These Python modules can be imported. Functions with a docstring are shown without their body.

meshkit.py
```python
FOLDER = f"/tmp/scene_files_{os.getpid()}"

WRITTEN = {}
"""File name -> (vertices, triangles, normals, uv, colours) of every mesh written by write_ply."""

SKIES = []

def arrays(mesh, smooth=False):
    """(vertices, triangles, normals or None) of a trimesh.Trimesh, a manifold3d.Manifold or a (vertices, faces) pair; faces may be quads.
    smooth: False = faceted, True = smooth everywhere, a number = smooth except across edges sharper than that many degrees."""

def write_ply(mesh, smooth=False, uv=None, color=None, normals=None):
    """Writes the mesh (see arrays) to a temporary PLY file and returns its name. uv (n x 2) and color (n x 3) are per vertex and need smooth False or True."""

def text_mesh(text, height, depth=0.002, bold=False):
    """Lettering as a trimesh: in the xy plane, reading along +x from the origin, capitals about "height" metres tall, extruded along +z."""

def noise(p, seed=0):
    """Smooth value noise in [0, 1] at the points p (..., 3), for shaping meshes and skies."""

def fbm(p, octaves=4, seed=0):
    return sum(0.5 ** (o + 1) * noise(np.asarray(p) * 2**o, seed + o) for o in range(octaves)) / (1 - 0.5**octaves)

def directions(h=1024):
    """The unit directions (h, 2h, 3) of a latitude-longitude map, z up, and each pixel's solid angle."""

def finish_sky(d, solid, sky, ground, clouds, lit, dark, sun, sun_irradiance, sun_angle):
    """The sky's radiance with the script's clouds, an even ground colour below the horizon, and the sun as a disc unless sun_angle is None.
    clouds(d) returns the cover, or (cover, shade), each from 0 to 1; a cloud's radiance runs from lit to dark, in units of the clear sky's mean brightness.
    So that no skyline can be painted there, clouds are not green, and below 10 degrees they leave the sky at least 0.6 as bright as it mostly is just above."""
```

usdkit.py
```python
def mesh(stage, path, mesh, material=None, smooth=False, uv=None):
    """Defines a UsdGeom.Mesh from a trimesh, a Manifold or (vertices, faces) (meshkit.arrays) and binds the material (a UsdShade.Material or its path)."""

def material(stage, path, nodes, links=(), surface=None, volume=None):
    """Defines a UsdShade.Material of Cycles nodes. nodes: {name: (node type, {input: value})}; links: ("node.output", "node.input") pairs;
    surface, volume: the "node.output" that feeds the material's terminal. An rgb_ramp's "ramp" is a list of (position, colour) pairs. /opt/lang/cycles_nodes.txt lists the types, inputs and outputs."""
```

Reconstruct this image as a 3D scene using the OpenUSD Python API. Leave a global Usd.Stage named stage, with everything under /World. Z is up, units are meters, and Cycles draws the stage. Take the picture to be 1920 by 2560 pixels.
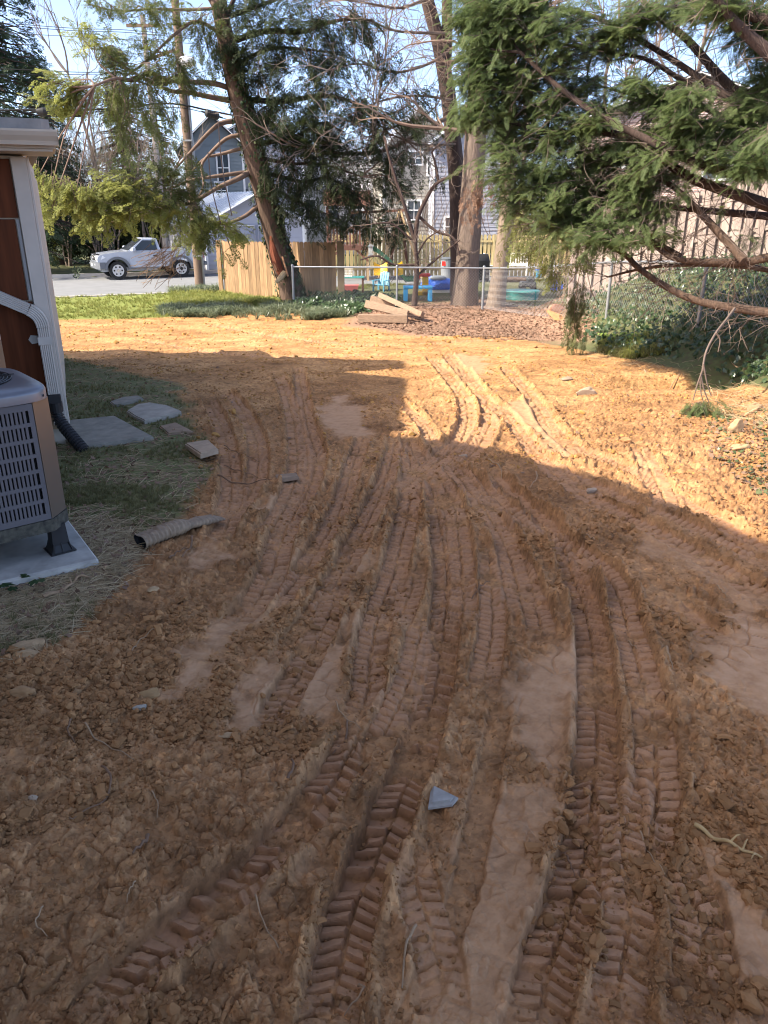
import math, random
import numpy as np, trimesh, usdkit, meshkit
from scipy.spatial import cKDTree
from shapely.geometry import Polygon, Point
from pxr import Usd, UsdGeom, UsdLux, UsdShade, Gf, Sdf, Vt

stage = Usd.Stage.CreateInMemory()
UsdGeom.SetStageUpAxis(stage, UsdGeom.Tokens.z)
UsdGeom.SetStageMetersPerUnit(stage, 1.0)
UsdGeom.Xform.Define(stage, '/World')
UsdGeom.Scope.Define(stage, '/World/Looks')
PI = math.pi

# ------------------------------------------------------------------ camera, sky, sun
FPX, IW, IH = 1900.0, 1920.0, 2560.0
PITCH = math.radians(21.7)
CAMZ = 2.0
cam = UsdGeom.Camera.Define(stage, '/World/camera')
cam.CreateHorizontalApertureAttr(24.0)
cam.CreateVerticalApertureAttr(32.0)
cam.CreateFocalLengthAttr(24.0 * FPX / IW)
cam.CreateClippingRangeAttr((0.05, 5000.0))
cam.CreateExposureAttr(1.77)
_x = UsdGeom.Xformable(cam)
_x.AddTranslateOp().Set((0, 0, CAMZ))
_x.AddRotateXYZOp().Set((90 - math.degrees(PITCH), 0, 0))

SUN_EL = math.radians(42)
SUN_H = np.array([-0.95, -0.31]); SUN_H /= np.linalg.norm(SUN_H)
SUN = np.array([SUN_H[0] * math.cos(SUN_EL), SUN_H[1] * math.cos(SUN_EL), math.sin(SUN_EL)])
sun = UsdLux.DistantLight.Define(stage, '/World/sun')
sun.CreateIntensityAttr(0.88)
sun.CreateAngleAttr(0.5)
sun.CreateColorAttr(Gf.Vec3f(1.0, 0.9, 0.74))
sun.GetPrim().CreateAttribute('inputs:normalize', Sdf.ValueTypeNames.Bool).Set(True)
_q = Gf.Rotation(Gf.Vec3d(0, 0, 1), Gf.Vec3d(*map(float, SUN))).GetQuat()
UsdGeom.Xformable(sun).AddOrientOp(UsdGeom.XformOp.PrecisionDouble).Set(_q)
dome = UsdLux.DomeLight.Define(stage, '/World/sky')
dome.GetPrim().SetCustomDataByKey('kind', 'structure')
skym = usdkit.material(stage, '/World/Looks/sky_look', {
    's': ('sky_texture', {'sky_type': 'single_scattering', 'sun_disc': False, 'sun_elevation': SUN_EL,
                          'sun_rotation': math.atan2(SUN[0], SUN[1]), 'air_density': 0.5, 'aerosol_density': 1.9, 'ozone_density': 0.3}),
    'b': ('background_shader', {'strength': 0.15})}, [('s.color', 'b.color')], surface='b.background')
UsdShade.MaterialBindingAPI.Apply(dome.GetPrim()).Bind(skym)

# ------------------------------------------------------------------ helpers
def ss(a, b, x):
    t = np.clip((np.asarray(x, float) - a) / (b - a), 0, 1)
    return t * t * (3 - 2 * t)

def ray(u, v):
    a, b = (u - IW / 2) / FPX, (v - IH / 2) / FPX
    c, s = math.cos(PITCH), math.sin(PITCH)
    return np.array([a, c - b * s, -s - b * c])

def at(u, v, D):
    """the point D metres in front of the camera that the photo shows at (u, v)"""
    d = ray(u, v)
    return np.array([0, 0, CAMZ]) + d * (D / d[1])

COUNT = {}
def numbered(parent, name):
    k = (parent, name)
    n = COUNT.get(k, 0); COUNT[k] = n + 1
    return f'{parent}/{name}' + (f'_{n:03d}' if n else '')

def tag(prim, label=None, cat=None, group=None, kind=None):
    p = prim.GetPrim() if hasattr(prim, 'GetPrim') else prim
    for k, v in (('label', label), ('category', cat), ('group', group), ('kind', kind)):
        if v: p.SetCustomDataByKey(k, v)
    return p

def path_of(parent):
    if parent is None: return '/World'
    return str(parent.GetPath())

def thing(name, label, cat, loc=(0, 0, 0), rz=0.0, group=None):
    x = UsdGeom.Xform.Define(stage, numbered('/World', name))
    x.AddTranslateOp().Set(tuple(map(float, loc)))
    if rz: x.AddRotateZOp().Set(math.degrees(rz))
    return tag(x, label, cat, group)

def obj(name, mesh, mat, parent=None, smooth=False, label=None, cat=None, group=None, kind=None, prim_colors=None):
    if isinstance(mesh, MB): mesh = mesh.get()
    m = usdkit.mesh(stage, numbered(path_of(parent), name), mesh, mat, smooth=smooth)
    return tag(m, label, cat, group, kind)

def dup(src, loc, rz=0.0, label=None, group=None):
    was = src.GetCustomData()
    x = thing(src.GetName().split('_0')[0], label or was.get('label'), was.get('category'), loc, rz, group or was.get('group'))
    x.GetReferences().AddInternalReference(src.GetPath())
    x.SetInstanceable(True)
    return x

class MB:
    """collects shapes into one mesh"""
    def __init__(s): s.v, s.f, s.n = [], [], 0
    def add(s, v, f):
        v = np.asarray(v, float); f = np.asarray(f, int)
        if f.ndim == 2 and f.shape[1] == 4: f = np.vstack([f[:, [0, 1, 2]], f[:, [0, 2, 3]]])
        s.v.append(v); s.f.append(f + s.n); s.n += len(v); return s
    def tm(s, m): return s.add(m.vertices, m.faces)
    def box(s, a, b, bev=0.0):
        a, b = np.minimum(a, b).astype(float), np.maximum(a, b).astype(float)
        if bev <= 0:
            m = trimesh.creation.box(b - a); m.apply_translation((a + b) / 2)
            return s.tm(m)
        bev = min(bev, (b - a).min() * .45)
        P = []
        for k in range(3):
            for sg in np.ndindex(2, 2, 2):
                p = np.array([b[i] - bev if sg[i] else a[i] + bev for i in range(3)])
                p[k] = b[k] if sg[k] else a[k]
                P.append(p)
        return s.tm(trimesh.convex.convex_hull(np.array(P)))
    def beam(s, p, q, w, h, up=(0, 0, 1)):
        p, q = np.asarray(p, float), np.asarray(q, float)
        t = q - p; L = np.linalg.norm(t); t = t / L
        a = np.cross(up, t); 
        if np.linalg.norm(a) < 1e-4: a = np.cross((1, 0, 0), t)
        a /= np.linalg.norm(a); b = np.cross(t, a)
        c = [(i * w / 2) * a + (j * h / 2) * b for i, j in ((-1, -1), (1, -1), (1, 1), (-1, 1))]
        V = np.array([p + x for x in c] + [q + x for x in c])
        return s.add(V, [[0, 3, 2, 1], [4, 5, 6, 7], [0, 1, 5, 4], [1, 2, 6, 5], [2, 3, 7, 6], [3, 0, 4, 7]])
    def tube(s, pts, rad, sides=8, cap=True):
        v, f = tubemesh(pts, rad, sides, cap); return s.add(v, f)
    def quad(s, a, b, c, d): return s.add([a, b, c, d], [[0, 1, 2, 3]])
    def get(s): return (np.vstack(s.v), np.vstack(s.f))

def tubemesh(pts, rad, sides=8, cap=True):
    p = np.asarray(pts, float); n = len(p)
    r = np.broadcast_to(np.asarray(rad, float), (n,))
    t = np.gradient(p, axis=0) if n > 2 else np.array([p[1] - p[0]] * 2)
    t = t / (np.linalg.norm(t, axis=1, keepdims=True) + 1e-12)
    a0 = np.cross(t[0], (0, 0, 1.0) if abs(t[0][2]) < .9 else (1.0, 0, 0))
    a0 /= np.linalg.norm(a0); A = [a0]
    for i in range(1, n):
        a = A[-1] - t[i] * (A[-1] @ t[i]); A.append(a / (np.linalg.norm(a) + 1e-12))
    A = np.array(A); B = np.cross(t, A)
    ang = np.arange(sides) * 2 * PI / sides
    v = (p[:, None] + r[:, None, None] * (np.cos(ang)[None, :, None] * A[:, None] + np.sin(ang)[None, :, None] * B[:, None])).reshape(-1, 3)
    i, j = np.meshgrid(np.arange(n - 1), np.arange(sides), indexing='ij')
    q = np.stack([i * sides + j, i * sides + (j + 1) % sides, (i + 1) * sides + (j + 1) % sides, (i + 1) * sides + j], -1).reshape(-1, 4)
    f = np.vstack([q[:, [0, 1, 2]], q[:, [0, 2, 3]]])
    if cap:
        k = np.arange(1, sides - 1)
        f = np.vstack([f, np.stack([0 * k, k + 1, k], 1), (n - 1) * sides + np.stack([0 * k, k, k + 1], 1)])
    return v, f

def spline(P, n=None, step=None):
    P = np.asarray(P, float)
    if len(P) == 2:
        Q = np.linspace(P[0], P[1], 40)
    else:
        E = np.vstack([2 * P[0] - P[1], P, 2 * P[-1] - P[-2]])
        out = []
        for i in range(1, len(E) - 2):
            t = np.linspace(0, 1, 20, endpoint=False)[:, None]
            a, b, c, d = E[i - 1], E[i], E[i + 1], E[i + 2]
            out.append(.5 * ((2 * b) + (c - a) * t + (2 * a - 5 * b + 4 * c - d) * t * t + (3 * b - a - 3 * c + d) * t ** 3))
        Q = np.vstack(out + [P[-1:]])
    L = np.r_[0, np.cumsum(np.linalg.norm(np.diff(Q, axis=0), axis=1))]
    if step: n = max(2, int(L[-1] / step) + 1)
    s = np.linspace(0, L[-1], n or len(Q))
    return np.stack([np.interp(s, L, Q[:, k]) for k in range(P.shape[1])], 1)

def rot_z(v, a):
    c, s = math.cos(a), math.sin(a); v = np.asarray(v, float)
    return np.stack([v[..., 0] * c - v[..., 1] * s, v[..., 0] * s + v[..., 1] * c, v[..., 2]], -1)

def instancer(name, protos, mats, pos, rot, scale, idx, parent=None, label=None, cat=None, kind=None, group=None):
    """one PointInstancer; protos = [(v, f)], rot = (n,4) quaternions w,x,y,z"""
    pth = numbered(path_of(parent), name)
    pi = UsdGeom.PointInstancer.Define(stage, pth)
    UsdGeom.Scope.Define(stage, pth + '/shapes')
    targets = []
    for k, pr in enumerate(protos):
        m = usdkit.mesh(stage, f'{pth}/shapes/shape_{k:03d}' if k else f'{pth}/shapes/shape', pr, mats[k % len(mats)])
        targets.append(m.GetPath())
    pi.CreatePrototypesRel().SetTargets(targets)
    pi.CreatePositionsAttr(Vt.Vec3fArray.FromNumpy(np.asarray(pos, np.float32)))
    q = np.asarray(rot, np.float32)
    pi.CreateOrientationsAttr(Vt.QuathArray([Gf.Quath(*map(float, r)) for r in q]))
    sc = np.asarray(scale, np.float32)
    if sc.ndim == 1: sc = np.repeat(sc[:, None], 3, 1)
    pi.CreateScalesAttr(Vt.Vec3fArray.FromNumpy(sc))
    pi.CreateProtoIndicesAttr(Vt.IntArray.FromNumpy(np.asarray(idx, np.int32)))
    return tag(pi, label, cat, group, kind)

def quats_euler(yaw, pitch, roll):
    """rotation Rz(yaw) Ry(pitch) Rx(roll) as w,x,y,z"""
    cy, sy, cp, sp, cr, sr = np.cos(yaw / 2), np.sin(yaw / 2), np.cos(pitch / 2), np.sin(pitch / 2), np.cos(roll / 2), np.sin(roll / 2)
    return np.stack([cr * cp * cy + sr * sp * sy, sr * cp * cy - cr * sp * sy, cr * sp * cy + sr * cp * sy, cr * cp * sy - sr * sp * cy], -1)

def frame_quat(X, Z):
    """quaternions (w,x,y,z) of frames with x axis X and z near Z; arrays (n,3)"""
    X = X / (np.linalg.norm(X, axis=1, keepdims=True) + 1e-12)
    Y = np.cross(Z, X); Y /= np.linalg.norm(Y, axis=1, keepdims=True) + 1e-12
    Zz = np.cross(X, Y)
    from scipy.spatial.transform import Rotation as R
    q = R.from_matrix(np.stack([X, Y, Zz], -1)).as_quat()
    return q[:, [3, 0, 1, 2]]

# ------------------------------------------------------------------ materials
def look(name, col, rough=.7, var=.25, scale=6.0, col2=None, metallic=0.0, spec=.4, bump=0.0, bscale=40.0, stretch=(1, 1, 1), detail=5, rnd=0.0, coat=0.0):
    """plain procedural look: noise between two tones, optional relief, optional tone per object"""
    c1 = np.array(col, float); c2 = np.array(col2, float) if col2 is not None else c1 * (1 - var)
    N = {'tc': ('texture_coordinate', {}), 'mp': ('mapping', {'scale': stretch}),
         'n': ('noise_texture', {'scale': scale, 'detail': detail, 'roughness': .6}),
         'r': ('rgb_ramp', {'ramp': [(.3, tuple(c2)), (.7, tuple(c1))]}),
         'p': ('principled_bsdf', {'roughness': rough, 'metallic': metallic, 'specular_ior_level': spec, 'coat_weight': coat})}
    L = [('tc.object', 'mp.vector'), ('mp.vector', 'n.vector'), ('n.fac', 'r.fac')]
    out = 'r.color'
    if rnd > 0:
        N['oi'] = ('object_info', {}); N['mr'] = ('map_range', {'from_min': 0, 'from_max': 1, 'to_min': 1 - rnd, 'to_max': 1 + rnd})
        N['hs'] = ('hsv', {})
        L += [('oi.random', 'mr.value'), ('r.color', 'hs.color'), ('mr.result', 'hs.value')]; out = 'hs.color'
    L.append((out, 'p.base_color'))
    if bump > 0:
        N['bn'] = ('noise_texture', {'scale': bscale, 'detail': 6, 'roughness': .65}); N['b'] = ('bump', {'strength': 1.0, 'distance': bump})
        L += [('mp.vector', 'bn.vector'), ('bn.fac', 'b.height'), ('b.normal', 'p.normal')]
    return usdkit.material(stage, f'/World/Looks/{name}', N, L, surface='p.BSDF')

def leaf_look(name, col, col2, trans=.35, rough=.55, rnd=.35):
    N = {'oi': ('object_info', {}), 'g': ('geometry', {}), 'r': ('rgb_ramp', {'ramp': [(0, col), (1, col2)]}), 
         'wn': ('noise_texture', {'scale': 1.3, 'detail': 2}), 'ad': ('math', {'math_type': 'add'}), 'ml': ('math', {'math_type': 'multiply', 'value2': .5}),
         'm2': ('map_range', {'from_min': .25, 'from_max': .75}),
         'p': ('principled_bsdf', {'roughness': rough, 'specular_ior_level': .35}), 't': ('translucent_bsdf', {}), 'mx': ('mix_closure', {'fac': trans})}
    L = [('g.position', 'wn.vector'), ('oi.random', 'ad.value1'), ('wn.fac', 'm2.value'), ('m2.result', 'ad.value2'), ('ad.value', 'ml.value1'), ('ml.value', 'r.fac'),
         ('r.color', 'p.base_color'), ('r.color', 't.color'), ('p.BSDF', 'mx.closure1'), ('t.BSDF', 'mx.closure2')]
    return usdkit.material(stage, f'/World/Looks/{name}', N, L, surface='mx.closure')
# ------------------------------------------------------------------ the lie of the land
def zb(x, y):
    x, y = np.asarray(x, float), np.asarray(y, float)
    z = np.interp(y, [-20, 4.5, 8, 12, 16, 20, 24, 28, 400], [0, 0, -.12, -.32, -.55, -.72, -.8, -.8, -.8])
    xb = np.interp(y, [6, 9, 12, 16, 20], [5.0, 4.5, 4.0, 3.2, 3.0])
    bank = 1.4 * ss(0, 3.0, x - xb) * ss(5, 10, y) * (1 - ss(19, 24, y))
    return z + bank

def gp(u, v, dz=0.0):
    """where the photo's (u, v) meets the ground"""
    d = ray(u, v); t = 2.0 / max(-d[2], 1e-3)
    lo, hi = 0.5, 200.0
    for _ in range(60):
        m = (lo + hi) / 2; p = np.array([0, 0, CAMZ]) + d * m
        if p[2] > zb(p[0], p[1]) + dz: lo = m
        else: hi = m
    return np.array([0, 0, CAMZ]) + d * lo

def px(P):
    P = np.asarray(P, float); q = P - np.array([0, 0, CAMZ])
    c, s = math.cos(PITCH), math.sin(PITCH)
    zf = q[..., 1] * c - q[..., 2] * s
    return IW / 2 + FPX * q[..., 0] / zf, IH / 2 - FPX * (q[..., 1] * s + q[..., 2] * c) / zf

S = 1920 / 1659.0      # tracks and zones were read off a 1659 pixel wide view
def gpl(L): return np.array([gp(a * S, b * S) for a, b in L])

def hash01(i, j, k):
    h = (i * 374761393 + j * 668265263 + k * 2147483647 + 12345) & 0xFFFFFFFF
    h = ((h ^ (h >> 13)) * 1274126177) & 0xFFFFFFFF
    return ((h ^ (h >> 16)) & 0xFFFF) / 65535.0

def cells(x, y, size, seed):
    """cellular pattern: distance to the nearest cell point, to the second, the cell's offset and three random numbers"""
    X, Y = x / size, y / size
    ix, iy = np.floor(X).astype(np.int64), np.floor(Y).astype(np.int64)
    f1 = np.full(X.shape, 9.0); f2 = f1.copy(); cx = np.zeros_like(X); cy = cx.copy(); ci = ix.copy(); cj = iy.copy()
    for a in (-1, 0, 1):
        for b in (-1, 0, 1):
            i, j = ix + a, iy + b
            qx = i + hash01(i, j, seed); qy = j + hash01(i, j, seed + 7)
            d = (X - qx) ** 2 + (Y - qy) ** 2
            n = d < f1
            f2 = np.where(n, f1, np.minimum(f2, d)); f1 = np.where(n, d, f1)
            cx = np.where(n, qx, cx); cy = np.where(n, qy, cy); ci = np.where(n, i, ci); cj = np.where(n, j, cj)
    return np.sqrt(f1), np.sqrt(f2), (X - cx), (Y - cy), hash01(ci, cj, seed + 11), hash01(ci, cj, seed + 13), hash01(ci, cj, seed + 17)

def n2(x, y, s, seed=0, oc=3): return meshkit.fbm(np.stack([x / s, y / s, np.zeros_like(x)], -1), oc, seed)

# tyre tracks: (centre line in the 1659 view, half width m, depth m, lug height m, period m)
TRACKS = [
    ([(1150, 2330), (1160, 2212), (1194, 2060), (1229, 1960), (1259, 1860), (1279, 1735), (1292, 1620), (1290, 1500), (1284, 1409), (1274, 1335), (1254, 1260), (1225, 1190), (1190, 1130), (1120, 1065), (1050, 1010)], .088, .042, .017, .047),
    ([(690, 2300), (735, 2050), (765, 1930), (800, 1850), (829, 1785), (859, 1710), (894, 1635), (919, 1550), (944, 1450), (959, 1335), (966, 1240), (958, 1159), (948, 1099), (935, 1049), (910, 999), (880, 940)], .085, .040, .017, .047),
    ([(150, 2260), (220, 2170), (300, 2085), (350, 2035), (415, 1985), (465, 1935), (510, 1895), (570, 1845), (620, 1785), (665, 1735), (710, 1680), (750, 1620), (790, 1540)], .092, .036, .018, .050),
    ([(855, 945), (845, 994), (825, 1054), (805, 1099), (770, 1170), (720, 1260), (670, 1330), (635, 1370), (612, 1440)], .085, .026, .013, .047),
    ([(790, 940), (765, 994), (752, 1039), (740, 1079), (715, 1130), (660, 1220), (600, 1290), (560, 1330)], .08, .024, .012, .046),
    ([(885, 960), (887, 1010), (888, 1054), (883, 1094), (868, 1160), (850, 1230), (820, 1310), (800, 1400), (795, 1475), (770, 1560)], .085, .026, .013, .047),
    ([(900, 960), (935, 1004), (965, 1054), (985, 1104), (992, 1159), (998, 1214), (1002, 1280), (1000, 1360)], .08, .026, .013, .046),
    ([(950, 980), (1000, 1020), (1050, 1060), (1080, 1100), (1095, 1159), (1110, 1200), (1140, 1255), (1165, 1320), (1172, 1390)], .08, .026, .013, .047),
    ([(1030, 1030), (1090, 1085), (1161, 1141), (1209, 1170), (1271, 1199), (1320, 1240), (1345, 1300), (1365, 1380), (1390, 1470), (1414, 1570), (1416, 1640), (1419, 1710), (1409, 1785), (1395, 1880), (1400, 2000)], .085, .026, .015, .048),
    ([(1420, 1790), (1455, 1850), (1479, 1900), (1504, 1960), (1520, 2050), (1510, 2160), (1490, 2300)], .085, .022, .015, .05),
    ([(920, 1300), (905, 1370), (885, 1450), (850, 1530), (800, 1610), (740, 1690)], .075, .020, .010, .046),
    ([(1055, 1180), (1062, 1250), (1065, 1330), (1055, 1410), (1040, 1500)], .075, .020, .010, .046),
    ([(895, 1215), (888, 1264), (870, 1310), (840, 1370)], .08, .020, .011, .046),
    ([(645, 790), (655, 860), (665, 919), (675, 949), (684, 984), (676, 1024), (650, 1080), (610, 1150), (585, 1230), (540, 1300), (470, 1370)], .095, .028, .013, .05),
    ([(480, 840), (510, 864), (535, 899), (550, 934), (558, 990), (545, 1050), (500, 1110), (470, 1170)], .095, .026, .013, .05),
    ([(450, 860), (480, 920), (495, 990), (500, 1060), (480, 1120)], .09, .022, .012, .05),
    ([(600, 800), (625, 870), (640, 950), (640, 1020), (615, 1090), (570, 1160)], .09, .022, .012, .05),
    ([(840, 850), (900, 900), (960, 985), (1020, 1060), (1085, 1150), (1120, 1260), (1135, 1340)], .085, .022, .011, .048),
    ([(930, 770), (985, 830), (1010, 880), (1000, 940), (930, 1000), (840, 1070)], .11, .022, .010, .055),
    ([(960, 760), (1030, 840), (1060, 890), (1040, 950), (980, 1010)], .11, .018, .010, .055),
    ([(1090, 790), (1150, 860), (1194, 920), (1250, 970), (1330, 1000), (1440, 1060), (1560, 1130), (1700, 1210)], .11, .022, .010, .055),
    ([(1130, 960), (1194, 1002), (1228, 1021), (1281, 1045), (1380, 1090), (1500, 1140), (1700, 1240)], .10, .020, .011, .052),
    ([(1380, 960), (1415, 1026), (1434, 1065), (1445, 1110)], .10, .016, .012, .055),
    ([(1000, 790), (1040, 850), (1100, 900), (1180, 1000), (1290, 1080), (1420, 1150), (1560, 1230), (1700, 1320)], .10, .020, .010, .052),
    ([(560, 1600), (620, 1480), (690, 1360), (745, 1230)], .08, .024, .011, .047),
    ([(860, 2300), (935, 2080), (1000, 1930), (1035, 1760), (1060, 1640), (1085, 1500)], .05, .014, .0, .1),
    ([(1310, 2300), (1345, 2100), (1360, 1980), (1350, 1860), (1340, 1740), (1330, 1600)], .08, .018, .012, .047),
    ([(940, 2300), (960, 2150), (930, 2000), (900, 1900), (895, 1800)], .07, .014, .009, .047),
    ([(1590, 1420), (1540, 1380), (1480, 1330), (1420, 1290)], .09, .016, .006, .05),
    ([(450, 700), (620, 730), (800, 745), (960, 740), (1130, 730)], .16, .016, .008, .07),
    ([(300, 735), (500, 765), (700, 770), (900, 765)], .16, .016, .008, .07),
]
# smooth clay smears: (polygon in the 1659 view, strength)
SMEARS = [
    ([(378, 1490), (400, 1420), (470, 1350), (540, 1285), (610, 1215), (640, 1200), (600, 1260), (540, 1330), (470, 1390), (415, 1480)], 1),
    ([(500, 1570), (530, 1500), (575, 1445), (600, 1450), (565, 1530), (530, 1580)], 1),
    ([(625, 1560), (640, 1480), (700, 1400), (770, 1330), (790, 1340), (730, 1430), (700, 1520), (660, 1570)], .9),
    ([(690, 1290), (740, 1220), (810, 1190), (790, 1230), (720, 1290)], .9),
    ([(690, 880), (735, 855), (800, 910), (790, 940), (740, 950), (700, 920)], 1),
    ([(560, 1100), (590, 1070), (625, 1075), (590, 1110)], 1),
    ([(1110, 1440), (1260, 1400), (1265, 1490), (1225, 1590), (1180, 1640), (1110, 1600)], .9),
    ([(1030, 1700), (1200, 1680), (1215, 1760), (1180, 1900), (1160, 2100), (1130, 2260), (830, 2280), (900, 2060), (1000, 1900), (1020, 1800)], .62),
    ([(1500, 1400), (1600, 1330), (1720, 1370), (1720, 1640), (1640, 1560), (1560, 1480)], 1),
    ([(1540, 1880), (1600, 1960), (1720, 2050), (1720, 2300), (1560, 2300), (1580, 2060)], .9),
    ([(1090, 870), (1150, 865), (1200, 930), (1290, 985), (1210, 985), (1130, 920)], .9),
    ([(960, 765), (1040, 770), (1060, 800), (1010, 830), (970, 800)], .9),
    ([(420, 1180), (470, 1160), (500, 1200), (420, 1240), (390, 1230)], .8),
    ([(640, 1830), (700, 1770), (720, 1780), (560, 1960), (330, 2010), (420, 1930)], .35),
    ([(1390, 1150), (1500, 1190), (1659, 1290), (1620, 1330), (1500, 1240), (1380, 1180)], .6),
]
MOSS = [(152, 892), (289, 924), (434, 960), (467, 1007), (459, 1044), (499, 1109), (524, 1170), (488, 1224), (434, 1315), (344, 1351), (311, 1387), (289, 1441), (217, 1500), (130, 1600), (0, 1640), (-500, 1700), (-900, 1300), (-300, 880)]
STRAW = [(330, 1330), (350, 1400), (289, 1450), (217, 1510), (130, 1600), (0, 1640), (-500, 1700), (-500, 1440), (100, 1420), (190, 1330), (260, 1290)]
FARGRASS = [(60, 690), (540, 690), (800, 735), (700, 780), (480, 790), (280, 798), (60, 800)]
LITTER = [(860, 815), (900, 770), (1040, 760), (1250, 745), (1440, 790), (1480, 850), (1400, 858), (1250, 838), (1050, 842), (930, 824)]

def sdf(poly, x, y):
    """signed distance (negative inside) to a world polygon"""
    P = np.asarray(poly)[:, :2]; Q = np.roll(P, -1, 0)
    d = np.full(x.shape, 1e9); ins = np.zeros(x.shape, bool)
    for (ax, ay), (bx, by) in zip(P, Q):
        ex, ey = bx - ax, by - ay
        t = np.clip(((x - ax) * ex + (y - ay) * ey) / (ex * ex + ey * ey + 1e-12), 0, 1)
        d = np.minimum(d, (x - ax - t * ex) ** 2 + (y - ay - t * ey) ** 2)
        c = ((ay > y) != (by > y)) & (x < (bx - ax) * (y - ay) / (by - ay + 1e-15) + ax)
        ins ^= c
    d = np.sqrt(d)
    return np.where(ins, -d, d)

W_MOSS = np.array([gp(a, b) for a, b in MOSS]); W_STRAW = np.array([gp(a, b) for a, b in STRAW])
W_FAR = np.array([gp(a, b) for a, b in FARGRASS]); W_LIT = np.array([gp(a, b) for a, b in LITTER])
W_SMEAR = [(gpl(p), s) for p, s in SMEARS]
W_TRACK = [(spline(gpl(p)[:, :2], step=.012), hw, dep, lug, per) for p, hw, dep, lug, per in TRACKS]
YARD_END = np.interp   # see yard_mask

def yard_mask(x, y):
    """1 where bare soil was graded, 0 on the ivy bank and beyond the fence"""
    wob = .35 * (n2(x, y, .7, 71, 3) - .5)
    yend = np.interp(x, [-12, -6, -3, -1, .3, 1.2, 3.0, 4.2, 5.0], [25.0, 24.5, 23, 20.5, 20.0, 19.5, 16.6, 12.5, 9.0])
    return ss(.25, -.25, y - yend + wob)

def masks(x, y):
    w = .12 * (n2(x, y, .25, 5, 3) - .5) * np.clip(y / 5, .6, 2.5)
    moss = ss(.12, -.12, sdf(W_MOSS, x, y) + w * 2)
    straw = ss(.1, -.1, sdf(W_STRAW, x, y) + w)
    far = ss(.3, -.3, sdf(W_FAR, x, y) + w)
    lit = ss(.3, -.3, sdf(W_LIT, x, y) + w * 2)
    smear = np.zeros_like(x)
    for P, s in W_SMEAR:
        lo, hi = P[:, :2].min(0) - .4, P[:, :2].max(0) + .4
        k = (x > lo[0]) & (x < hi[0]) & (y > lo[1]) & (y < hi[1])
        if k.any(): smear[k] = np.maximum(smear[k], s * ss(.10, -.09, sdf(P, x[k], y[k]) + w[k] * 1.6 + .25 * (n2(x[k], y[k], .11, 66, 3) - .5)))
    return moss, straw, far, lit, smear

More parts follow.
